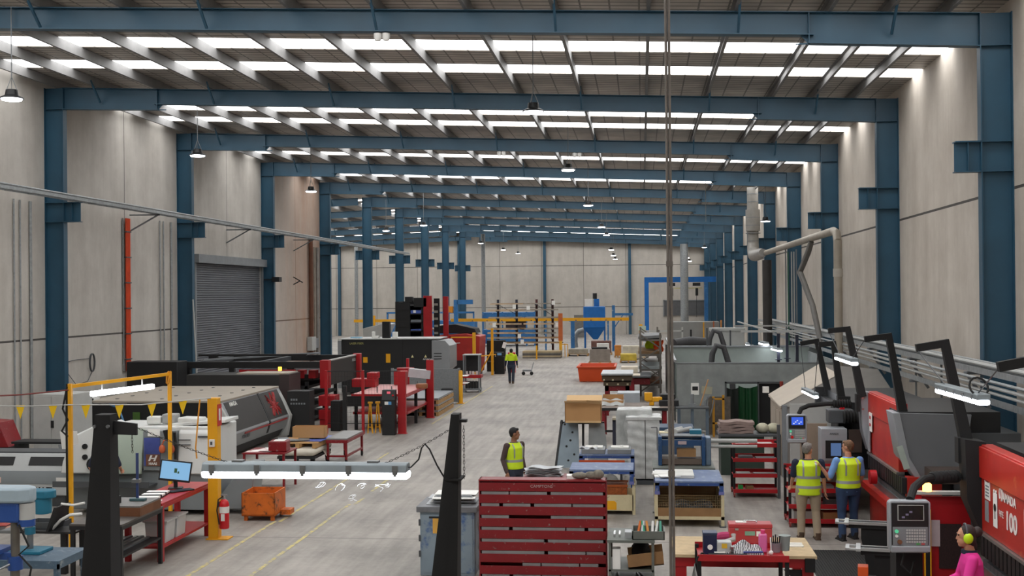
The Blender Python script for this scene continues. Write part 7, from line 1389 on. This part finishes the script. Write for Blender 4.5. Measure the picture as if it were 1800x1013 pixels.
def hand(m, w, d, nrm, side, curl=.5):
    """palm and five fingers from wrist w along d; nrm = palm normal (fingers curl towards it)"""
    w = Vector(w); d = Vector(d).normalized(); nrm = Vector(nrm); nrm = (nrm - d * nrm.dot(d)).normalized(); s = d.cross(nrm).normalized() * side
    pc = w + d * .05
    for u in (-.03, -.01, .01, .03): m.tube([w + s * u * .6, pc + s * u, w + d * .095 + s * u * 1.05], [.017, .017, .013], 8)
    for k, (u, L_) in enumerate(((-.033, .062), (-.011, .078), (.011, .084), (.033, .074))):
        p = w + d * .092 + s * u; q = p; a = .25 * curl; pts = [p]
        for seg, f in enumerate((.45, .32, .23)):
            a += curl * (.5 + .25 * seg); q = q + (d * cos(a) + nrm * sin(a) + s * u * .8) * L_ * f; pts.append(q)
        m.tube(pts, [.0105, .0098, .009, .0075], 8); m.sp(pts[-1], .0076, 8, 5)
    t0 = w + d * .025 + s * .03; t1 = t0 + (d * .6 + s * .75 + nrm * .25).normalized() * .04; t2 = t1 + (d * .9 + s * .25 + nrm * .35).normalized() * .032
    m.tube([t0, t1, t2], [.014, .0115, .0085], 8); m.sp(t2, .0086, 8, 5); return m
def head(m, c, yaw, sc=1.0):
    k = M().at(c, (0, 0, yaw))
    k.sp((0, -.012, .03), (.077 * sc, .096 * sc, .1 * sc), 18, 12).sp((0, .022, -.045), (.058 * sc, .068 * sc, .068 * sc), 16, 10).sp((0, .05, -.088), (.032, .032, .024), 10, 7)
    k.add([(-.012, .082, .03), (.012, .082, .03), (.018, .085, -.03), (-.018, .085, -.03), (0, .115, -.022), (0, .09, .035)], [(0, 5, 4, 3), (5, 1, 2, 4), (3, 4, 2), (0, 3, 2, 1), (0, 1, 5)])
    for s in (-1, 1): k.sp((s * .078 * sc, -.008, .005), (.012, .026, .034), 10, 7).sp((s * .03, .078, .042), (.022, .012, .008), 8, 5)
    k.sp((0, .083, -.055), (.024, .012, .008), 8, 5)
    m.v += [Vector(v) for v in []]
    b0 = len(m.v); m.v += [v for v in k.v]; m.f += [[i + b0 for i in f] for f in k.f]; return m
SKIN = mat('skin_light', '#c08a6e', .55, 0, (8, .06)); SKB = mat('skin_tan', '#94664c', .55, 0, (8, .06))
VEST = mat('vest_yellow', '#cdea22', .65, 0, (5, .07), bump=.25); SILV = mat('reflective_silver', '#a3a8aa', .4, .2, (9, .06))
def person(label, loc, rz, top=1.76, skin=SKIN, yaw=0, shirt=None, sleeve='short', pants=None, shoes=None, hair=None, hairstyle='short', arms=None, feet=None, vest=True, girth=1.0, hem=None, vh=.93, lean=0.0, curl=.5, nrm=((-1, 0, 0), (1, 0, 0))):
    k = top / 1.76
    t = T('person', label, 'person', loc, rz); g = girth
    def Z(z): return z * k
    def L(y, z): return y + lean * max(0, z - .95)
    hipx = .095 * g
    feet = feet or ((-.11, -.02), (.11, .03))
    arms = arms or (((-.27, -.03, 1.13), (-.28, .06, .88)), ((.27, -.03, 1.13), (.28, .06, .88)))
    sh = [Vector((s * .19 * g, L(0, Z(1.42)), Z(1.41))) for s in (-1, 1)]
    el_ = [Vector((a[0][0], a[0][1], Z(a[0][2]))) for a in arms]; wr = [Vector((a[1][0], a[1][1], Z(a[1][2]))) for a in arms]
    hc = (0, L(.02, Z(1.64)), Z(1.635))
    torso = [(0, 0, Z(.9), .15 * g, .105 * g), (0, 0, Z(.98), .165 * g, .115 * g), (0, L(0, 1.1), Z(1.1), .15 * g, .11 * g), (0, L(0, 1.25), Z(1.24), .165 * g, .118 * g), (0, L(-.005, 1.36), Z(1.36), .178 * g, .115 * g), (0, L(-.005, 1.43), Z(1.43), .15 * g, .085), (0, L(0, 1.47), Z(1.475), .075, .065)]
    m = M(); el(m, torso); m.tube([(0, L(-.01, 1.45), Z(1.44)), (0, L(.0, 1.55), Z(1.56))], [.062, .056], 14)
    head(m, hc, yaw)
    kn, an = [], []
    for i, s in enumerate((-1, 1)):
        f = feet[i]; hip = Vector((s * hipx, 0, Z(.92))); ank = Vector((f[0], f[1] - .03, .09 + (f[2] if len(f) > 2 else 0))); kne = lerp(hip, ank, .5) + Vector((0, .035, 0)); kn.append((hip, kne, ank))
        limb(m, [hip, kne, ank], [.08 * g, .055, .04])
        limb(m, [sh[i], el_[i], wr[i]], [.05, .04, .028])
        d = wr[i] - el_[i]; hand(m, wr[i], d, nrm[i], s * -1 if False else s, curl)
        fx = M().at(ank - Vector((0, 0, .05))); fx.sp((0, .06, 0), (.042, .12, .04), 12, 8); b0 = len(m.v); m.v += fx.v; m.f += [[j + b0 for j in q] for q in fx.f]
    rem(O('body', m, skin, t, ang=180), .0075, 2)
    for i, s in enumerate((-1, 1)):
        ex = Matrix.Rotation(yaw, 4, 'Z') @ Vector((s * .031, .083, .03)); O('eye', M().sp(tuple(Vector(hc) + ex), .0105, 8, 6), mat('eye_dark', '#1b1614', .3), t)
    # hair
    if hair:
        h = M().at(hc, (0, 0, yaw))
        h.sp((0, -.028, .047), (.087, .096, .098), 18, 12)
        if hairstyle == 'short': h.sp((0, -.065, -.0), (.07, .045, .065), 14, 9).sp((0, .045, .1), (.06, .04, .03), 10, 6)
        if hairstyle == 'bun': h.sp((0, -.06, -.02), (.08, .06, .1), 14, 9).sp((0, -.135, .06), (.062, .058, .062), 12, 9).sp((0, -.1, -.1), (.05, .03, .06), 10, 7)
        rem(O('hair', h, hair, t, ang=180), .009, 1)
    # shoes, trousers
    for i in range(2):
        a = kn[i][2]; fx = M().at(a - Vector((0, 0, .05))); fx.sp((0, .065, .0), (.052, .145, .052), 14, 9).b(-.05, -.07, -.04, .05, .2, -.015).cy((0, -.02, .0), (0, -.02, .09), .052, .056)
        rem(O('shoe', fx, shoes, t, ang=180), .01, 1)
    m = M(); el(m, [(0, 0, Z(.8), .15 * g, .115 * g), (0, 0, Z(.9), .17 * g, .13 * g), (0, 0, Z(1.0), .165 * g, .125 * g), (0, 0, Z(1.04), .155 * g, .115 * g)])
    for hip, kne, ank in kn: limb(m, [hip - Vector((0, 0, .02)), kne, ank + Vector((0, 0, -.0))], [.105 * g, .078, .07])
    rem(O('trousers', m, pants, t, ang=180), .012, 4)
    # shirt
    if shirt:
        m = M(); hm = hem if hem else .92
        tr = [(a, b_, z, rx + .014, ry + .014) for a, b_, z, rx, ry in torso if z > Z(hm) - .03]
        el(m, [(0, 0, Z(hm), .172 * g, .125 * g)] + tr[1:-1] + [(0, L(0, 1.47), Z(1.478), .085, .075)])
        for i in range(2):
            e = el_[i]; w = wr[i]
            if sleeve == 'long': limb(m, [sh[i], e, lerp(e, w, .93)], [.066, .055, .042])
            elif sleeve == 'none': m.sp(sh[i], .066)
            else: limb(m, [sh[i], lerp(sh[i], e, .85)], [.07, .062])
        rem(O('shirt', m, shirt, t, ang=180), .011, 3)
    if vest:
        m = M(); vt = [(0, 0, Z(vh), .19 * g, .145 * g)] + ([(0, 0, Z(.93), .188 * g, .143 * g)] if vh < .9 else []) + [(a, b_, z, rx + .03, ry + .03) for a, b_, z, rx, ry in torso[1:5]] + [(0, L(-.005, 1.43), Z(1.435), .16 * g, .1), (0, L(0, 1.46), Z(1.465), .115, .085)]
        el(m, vt)
        v = rem(O('safety_vest', m, VEST, t, ang=180), .011, 2)
        def tr(z):      # radii of the vest at height z
            for (a0, b0, z0, rx0, ry0), (a1, b1, z1, rx1, ry1) in zip(vt, vt[1:]):
                if z0 <= z <= z1: q = (z - z0) / (z1 - z0); return b0 + (b1 - b0) * q, rx0 + (rx1 - rx0) * q, ry0 + (ry1 - ry0) * q
            return 0, .2, .15
        for z in vest if isinstance(vest, tuple) else (1.0, 1.14):
            z = Z(z); r = []
            for dz in (-.026, .026):
                c, rx, ry = tr(z + dz); r.append((0, c, z + dz, rx + .001, ry + .001))
            O('reflective_band', el(M(), r, 32), SILV, v)
        for s in (-1, 1):
            pts = []
            for j in range(9):
                z = Z(1.16 + .285 * j / 8); c, rx, ry = tr(min(z, Z(1.46))); x = s * .105; yy = sqrt(max(.05, 1 - (x / rx) ** 2)) * ry; pts.append((x, c, yy, z))
            O('reflective_brace', M().add([(x + dx, c - yy - .002, z) for x, c, yy, z in pts for dx in (-.025, .025)], [(2 * j, 2 * j + 1, 2 * j + 3, 2 * j + 2) for j in range(8)]).add([(x + dx, c + yy + .002, z) for x, c, yy, z in pts for dx in (-.025, .025)], [(2 * j + 1, 2 * j, 2 * j + 2, 2 * j + 3) for j in range(8)]), SILV, v)
    return t
DENIM = mat('denim_blue', '#2b3f5e', .85, 0, (9, .15)); KHAKI = mat('khaki_cloth', '#a0907a', .85, 0, (6, .08), bump=.3); DKJ = mat('dark_denim', '#2a3240', .85, 0, (9, .15)); NAV = mat('navy_cloth', '#1b2238', .85, 0, (8, .1)); BLS = mat('blue_shirt', '#6f98cf', .85, 0, (8, .08)); BRS = mat('brown_shirt', '#4a3a38', .85, 0, (8, .12)); PNK = mat('pink_shirt', '#e8389a', .8, 0, (6, .06), bump=.3)
BOOT = mat('boot_brown', '#4d3a2b', .7, 0, (8, .15)); BOOTB = mat('boot_black', '#18181a', .7, 0, (8, .15)); HGR = mat('hair_grey', '#77726d', .8, 0, (40, .3)); HBR = mat('hair_brown', '#6a4f38', .8, 0, (40, .25)); HBK = mat('hair_black', '#161213', .7, 0, (40, .3)); HDB = mat('hair_dark_brown', '#2f2220', .7, 0, (40, .3))
# man with brown sleeves, facing right
p = YP(904, 790, 24.3)
person('person with black hair, brown long sleeves and yellow vest standing behind the die rack', (p.x, 24.3, 0), -2.3, 1.76, SKB, .8, BRS, 'long', DKJ, BOOTB, HBK, arms=(((-.26, -.06, 1.13), (-.25, .04, .87)), ((.26, -.06, 1.13), (.25, .05, .87))), girth=1.08, vest=(1.1,))
# grey haired man seen from behind
person('person with grey hair in yellow vest, navy polo and khaki trousers seen from behind', (2.98, 22.2, 0), .05, 1.73, SKIN, -.75, NAV, 'short', KHAKI, BOOT, HGR, arms=(((-.27, .02, 1.14), (-.27, .2, .98)), ((.27, -.02, 1.13), (.3, .02, .87))), feet=((-.14, .02), (.14, -.06)), girth=1.2, vest=(.97, 1.15), hem=.95, vh=.82)
# blue shirted man reaching
person('person in yellow vest, light blue shirt and blue jeans reaching one bare arm forward', (3.68, 22.15, 0), .3, 1.79, SKIN, .75, BLS, 'short', DENIM, BOOTB, HBR, arms=(((-.37, .0, 1.1), (-.5, .02, 1.29)), ((.28, .02, 1.13), (.27, .14, .9))), feet=((-.15, -.03), (.14, .08)), girth=1.2, vest=(1.04,), hem=.86, nrm=((0, 0, -1), (1, 0, 0)))
# walking man far away
person('person walking away along the aisle in yellow and navy hooded top and jeans', (-6.55, 59.7, 0), .0, 1.74, SKB, 0, NAV, 'long', DKJ, BOOT, HBK, arms=(((-.27, -.08, 1.13), (-.3, .06, .9)), ((.27, .05, 1.13), (.27, .2, .92))), feet=((-.1, .18), (.1, -.2, .02)), vest=None, girth=1.12)
wt = bpy.data.objects['person.003']
m = M(); el(m, [(0, 0, 1.14, .19, .15), (0, 0, 1.25, .205, .155), (0, -.005, 1.36, .215, .15), (0, -.005, 1.44, .17, .12), (0, -.01, 1.5, .1, .09)])
for s, e in ((-1, (-.27, -.08, 1.13)), (1, (.27, .05, 1.13))): limb(m, [(s * .21, 0, 1.4), lerp((s * .21, 0, 1.4), e, .8)], [.078, .07])
m.sp((0, -.08, 1.47), (.11, .07, .07))
rem(O('yellow_yoke', m, HVY, wt, ang=180), .014, 3)
# woman at the near press brake
t = person('person with dark bun hair, pink shirt and lime ear muffs working at the press brake', (3.76, 14.15, 0), pi / 2 - .1, 1.8, SKIN, .1, PNK, 'long', NAV, BOOTB, HDB, 'bun', arms=(((-.25, .14, 1.14), (-.12, .36, 1.08)), ((.25, .14, 1.14), (.1, .38, 1.06))), vest=None, girth=.95, lean=.12, nrm=((1, 0, -.3), (-1, 0, -.3)))
LIME = mat('muff_lime', '#c8ef1c', .4, 0, (2, .03))
hc = Vector((0, .02 + .12 * (1.64 * 1.8 / 1.76 - .95), 1.635 * 1.8 / 1.76))
for s in (-1, 1): O('ear_cup', M().at(hc, (0, 0, .1)).sp((s * .095, -.01, .0), (.035, .055, .062), 16, 10), LIME, t)
O('headband', M().at(hc, (0, 0, .1)).tube([(.1 * cos(a * pi / 10), -.0, .14 * sin(a * pi / 10) + .01) for a in range(11)], .014, 8), mat('band_grey', '#4c4c50', .5), t)
O('collar', M().la([(.075, 0), (.09, .0), (.085, .04), (.07, .04)], (0, hc.y - .04, 1.49), 18), NAV, t)
GLV = mat('glove_blue_grey', '#6f7f9c', .8, 0, (12, .3))
mm = M()
for i, (e, w, s) in enumerate((((-.25, .14, 1.166), (-.12, .36, 1.105), -1), ((.25, .14, 1.166), (.1, .38, 1.084), 1))):
    g_ = M(); d = (Vector(w) - Vector(e)); hand(g_, Vector(w) - d.normalized() * .01, d, (-s, 0, -.3), s, .55); g_.cy(Vector(w) - d.normalized() * .06, Vector(w) + d.normalized() * .02, .036, .034)
    o = O('work_glove', g_, GLV, t, ang=180); o.modifiers.new('x', 'REMESH').voxel_size = .006; o.modifiers['x'].mode = 'VOXEL'; o.modifiers.new('d', 'DISPLACE').strength = .004; o.modifiers['d'].mid_level = 0
S('curved_sheet', M().gr(lambda u, v: (.12 * cos(2.4 * u) , -.15 + .3 * v, .2 * sin(2.4 * u)), 14, 4, .006), mat('sheet_black_gloss', '#16181c', .15, .3), 'curved glossy dark metal part held in the gloved hands before the press brake', 'part', (3.36, 14.1, .93), .1)
S('part_support', M().b(-.15, -.15, 0, .12, .15, .93), BLACK, 'black support block under the curved glossy part', 'support', (3.34, 14.1, 0))
# lathe operator half hidden by the black post
p = YP(184, 800, 22.75)
person('person in navy shirt and yellow vest at the lathe, half hidden behind a black post', (p.x, 22.75, 0), .0, 1.74, SKIN, 0, NAV, 'short', NAV, BOOTB, HBR, arms=(((-.3, -.0, 1.14), (-.27, .1, .93)), ((.28, .05, 1.15), (.2, .3, 1.05))), vest=(1.02, 1.14))
# ================================================================ foreground posts and batten light
def taper(name, label, pts, Y0, dep):
    """black tapering lamp post standing in front of the camera, floor to top"""
    (xt0, xt1, zt0), (xb0, xb1, zb0) = pts
    q = zt0 / (zt0 - zb0); f0 = xt0 + (xb0 - xt0) * q; f1 = xt1 + (xb1 - xt1) * q
    t = T(name, label, 'post', ((xt0 + xt1) / 2, Y0, 0)); cx = (xt0 + xt1) / 2; c0 = (f0 + f1) / 2 - cx
    vs = []
    for x0, x1, z, d in ((f0, f1, 0, dep * 2.4), (xt0, xt1, zt0, dep)):
        vs += [(x0 - cx, -d / 2, z), (x0 - cx + (x1 - x0) * .45, -d / 2 - .02, z), (x1 - cx, -d / 2, z), (x1 - cx, d / 2, z), (x0 - cx, d / 2, z)]
    O('shaft', M().add(vs, [(4, 3, 2, 1, 0), (5, 6, 7, 8, 9)] + [(i, (i + 1) % 5, 5 + (i + 1) % 5, 5 + i) for i in range(5)]), BLACK, t)
    O('base_plate', M().c(c0, 0, 0, f1 - f0 + .1, dep * 2.6, .02), BLACK, t); return t
Yf = 8.3
def px(x, y): p = YP(x, y, Yf); return p.x, p.z
(ax0, az), (ax1, _), (ab0, abz), (ab1, _) = px(173, 728), px(200, 728), px(152, 1013), px(204, 1013)
tA = taper('lamp_post', 'black tapering lamp post standing before the red desk', ((ax0, ax1, az), (ab0, ab1, abz)), Yf, .12)
(bx0, bz), (bx1, _), (bb0, bbz), (bb1, _) = px(795, 727), px(809, 727), px(762, 1013), px(807, 1013)
tB = taper('lamp_post', 'black tapering lamp post standing before the blue cabinet', ((bx0, bx1, bz), (bb0, bb1, bbz)), Yf, .12)
cxA = (ax0 + ax1) / 2; cxB = (bx0 + bx1) / 2
q0, q1 = px(201, 740), px(241, 764); O('bracket_plate', M().add([(q0[0] - cxA, -.012, q1[1]), (q1[0] - cxA, -.012, q1[1] - .004), (q1[0] - cxA, -.012, q0[1] - .02), (q0[0] - cxA, -.012, q0[1]), (q0[0] - cxA, .012, q1[1]), (q1[0] - cxA, .012, q1[1] - .004), (q1[0] - cxA, .012, q0[1] - .02), (q0[0] - cxA, .012, q0[1])], [(0, 1, 2, 3), (7, 6, 5, 4), (0, 4, 5, 1), (1, 5, 6, 2), (2, 6, 7, 3), (3, 7, 4, 0)]), mat('plate_charcoal', '#2c2c2e', .45, .3), tA)
m = M()
for x in (175, 198): a_, b_ = px(x, 748); m.cy((a_ - cxA, -.09, b_), (a_ - cxA, -.07, b_), .012, n=8)
O('bolt_head', m, STEEL, tA)
O('bracket', M().b(.02, -.03, bz - .06, .075, .03, bz - .04), DARK, tB); O('cable_tie', M().b(-.07, -.1, px(790, 842)[1], .045, .1, px(790, 842)[1] + .012), RUB, tB)
def chain(m, p, q, sag=.0, n=None):
    p = Vector(p); q = Vector(q); L_ = (q - p).length; n = n or int(L_ / .022)
    for i in range(n):
        u = i / n; v = (i + 1.35) / n
        a = p.lerp(q, u) - Vector((0, 0, sag * 4 * u * (1 - u))); b_ = p.lerp(q, min(1, v)) - Vector((0, 0, sag * 4 * min(1, v) * (1 - min(1, v))))
        d = (b_ - a).normalized(); s = d.cross(Vector((0, 1, 0))).normalized() if i % 2 else Vector((0, 1, 0)); w = s * .0055
        m.tube([a, a.lerp(b_, .2) + w, a.lerp(b_, .8) + w, b_, a.lerp(b_, .8) - w, a.lerp(b_, .2) - w, a], .0018, 5)
    return m
CHN = mat('chain_dark', '#3a3835', .5, .5, (8, .2))
l0, l1 = px(360, 838), px(718, 840); lz = px(540, 828)[1]
t = T('batten_light', 'long glowing batten light slung on chains between the two black lamp posts', 'light', (l0[0], Yf, lz)); Lx = l1[0] - l0[0]
O('housing', M().pr([(-.075, 0), (.075, 0), (.06, .05), (.04, .062), (-.04, .062), (-.06, .05)], 'x', .0, Lx), mat('batten_grey', '#8c969b', .45, .2, (5, .1)), t, bv=.006)
O('diffuser', M().pr([(-.078, .0), (.078, .0), (.06, -.05), (-.06, -.05)], 'x', -.005, Lx + .005), LAMP, t, bv=.015)
for i in range(5):
    x = .08 + i * (Lx - .16) / 4; O('clip', M().b(x - .02, -.084, -.012, x + .02, -.074, .05).b(x - .01, -.09, -.025, x + .01, -.076, .02), STEEL, t)
for x in (.25, Lx - .25): O('hanger', M().b(x - .04, -.03, .06, x + .04, .03, .075), STEEL, t)
O('power_cord', M().tube([(Lx - .01, 0, .03)] + [(px(a, b_)[0] - l0[0], 0, px(a, b_)[1] - lz) for a, b_ in ((722, 822), (736, 808), (741, 788), (747, 781), (755, 790), (768, 818), (781, 840))], .006, 6), RUB, t)
p0, p1 = px(415, 818), px(241, 752); S('hanging_chain', chain(M(), (0, 0, 0), (p1[0] - p0[0], 0, p1[1] - p0[1]), .01), CHN, 'dark steel chain from the batten light up to the post before the red desk', 'chain', (p0[0], Yf, p0[1]), 0, 'chains of the slung batten light')
p0, p1 = px(660, 822), px(796, 752); S('hanging_chain', chain(M(), (0, 0, 0), (p1[0] - p0[0], 0, p1[1] - p0[1]), .015), CHN, 'dark steel chain from the batten light up to the post before the blue cabinet', 'chain', (p0[0], Yf, p0[1]), 0, 'chains of the slung batten light')
p0, p1 = px(815, 748), px(816, 843); S('hanging_chain', chain(M(), (0, 0, 0), (p1[0] - p0[0], 0, p1[1] - p0[1])), CHN, 'loose chain end dangling beside the post before the blue cabinet', 'chain', (p0[0], Yf, p0[1]))
p0, p1 = px(232, 764), px(233, 797); S('hanging_chain', chain(M(), (0, 0, 0), (p1[0] - p0[0], 0, p1[1] - p0[1])), CHN, 'short chain end dangling below the bracket of the post before the red desk', 'chain', (p0[0], Yf, p0[1]))
COB = mat('cobweb', '#d9dde0', .6, 0, (3, .0), alpha=.55)
rr = random.Random(8); m = M()
for (x, y) in ((570, 848), (600, 850), (625, 870), (640, 850), (660, 852), (682, 850)):
    for k in range(3):
        pts = [px(x, y)]; 
        for j in range(4): pts.append((pts[-1][0] + rr.uniform(-.03, .03), pts[-1][1] - rr.uniform(-.005, .022)))
        m.tube([(a - l0[0], 0, b_ - lz) for a, b_ in pts], .0012, 4)
O('cobweb', m, COB, t)['kind'] = 'stuff'
# ================================================================ high bay lamps
HB = emis('highbay_glow', '#f6f8ff', 22.0)
def highbay(label, x, y, z, first=[]):
    if first: return dup(first[0], (x, y, z), 0, label)
    t = T('pendant_lamp', label, 'lamp', (x, y, z), 0, 'high bay lamps')
    O('lamp_housing', M().la([(0, .22), (.12, .22), (.14, .1), (.24, .05), (.25, .02), (0, .02)], n=20), DARK, t); O('glowing_lens', M().la([(0, .0), (.2, -.01), (.22, .02), (0, .02)], n=20), HB, t)
    m = M().cy((0, 0, .5), (0, 0, 2.0), .012, n=6)
    for a in range(3): m.cy((.12 * cos(a * 2.1), .12 * sin(a * 2.1), .2), (0, 0, .5), .008, n=5)
    O('suspension', m, GREY, t); first.append(t); return t
for i, (x, y, z) in enumerate(((-2.4, 26.9, 8.6), (-2.4, 39.8, 8.6), (-2.45, 56, 8.6), (-2.45, 74.6, 8.6), (-2.45, 85, 8.6), (-2.5, 100, 8.1), (-2.6, 112, 8.0), (-2.7, 124, 8.0))): highbay('high bay lamp hanging over the middle of the aisle, %s away from the camera' % ORD[i + 1], x, y, z)
for i, (x, y, z) in enumerate(((-13.45, 24.4, 8.78), (-13.4, 35.1, 8.78), (-13.5, 48, 8.78), (-13.4, 73, 8.78), (-13.45, 99.8, 8.78), (-13.3, 115, 8.78), (-13.0, 126, 8.78))): highbay('high bay lamp hanging towards the roller door wall, %s away from the camera' % ORD[i + 1], x, y, z)
for i, (x, y, z) in enumerate(((5.9, 58, 7.85), (5.6, 108, 8.5), (4.2, 112, 7.7), (4.9, 124, 7.7))): highbay('high bay lamp hanging near the press brake wall, %s away from the camera' % ORD[i + 1], x, y, z)
highbay('high bay lamp hanging in the side bay beyond the freestanding columns', -16.2, 75, 8.6)
# small things on the rafters
for i, (x, y, lb) in enumerate(((-5.35, 24.4, 'nearest rafter'), (-5.3, 45.4, 'third rafter'), (-2.4, 45.4, 'third rafter over the aisle'))):
    lb = ('pair of white domed sensors under the first rafter', 'pair of white domed sensors under the third rafter', 'single white domed sensor pair under the third rafter near the aisle lamps')[i]
    t = T('roof_sensor', lb, 'sensor', (x, y + .12, zt(x) - .47 - .0), 0, 'sensors under the rafters')
    for s in (-.09, .09): O('sensor_dome', M().la([(0, 0), (.085, -.02), (.085, -.1), (.06, -.17), (0, -.18)], (s, 0, 0), 14), WHITE, t)
# ================================================================ nesting of sub-parts under their parts
NEST = {'screen_housing': 'display screen_icon', 'keypad_plate': 'key start_key stop_key green_button white_button red_button', 'front_fascia': 'bezel', 'door_leaf': 'handle note latch', 'ram': 'notice notice_text danger_sign sign_header sign_text grey_sign tag_card tag_symbol tag_tie white_sheet logo_ring', 'cylinder': 'label_band label_block', 'box': 'green_sticker white_sticker latch handle', 'housing': 'clip hanger flex_loop', 'side_cover': 'cover_sticker', 'bottle_body': 'bottle_cap', 'tin_body': 'emblem tin_lid', 'control_head': 'screen button', 'pedestal': 'sticker blue_sticker', 'end_panel': 'maker_plate panel_edge', 'control_cabinet': 'screen_bezel', 'blue_sign': 'logo_patch logo_mark', 'cabinet_shell': 'switch_key cabinet_end', 'front_sheet': 'poster poster_picture taped_paper', 'enclosure': 'yellow_sticker hazard_triangle panel_joint', 'beam': 'haunch', 'body': 'grey_band black_stripe lid_window caution_label rating_label lid_handle', 'switch': 'switch_key', 'sign': 'sign_symbol', 'mug_body': 'pen', 'tub': 'runner'}
bpy.context.view_layer.update()
for o in [o for o in SC.objects if o.parent is not None and o.parent.parent is None]:
    st = o.name.split('.')[0]
    if st not in NEST or o.parent.name.startswith('person') or o.location.length > 1e-6: continue
    want = NEST[st].split()
    for c in list(o.parent.children):
        if c is not o and c.type == 'MESH' and c.name.split('.')[0] in want and not c.children: c.parent = o
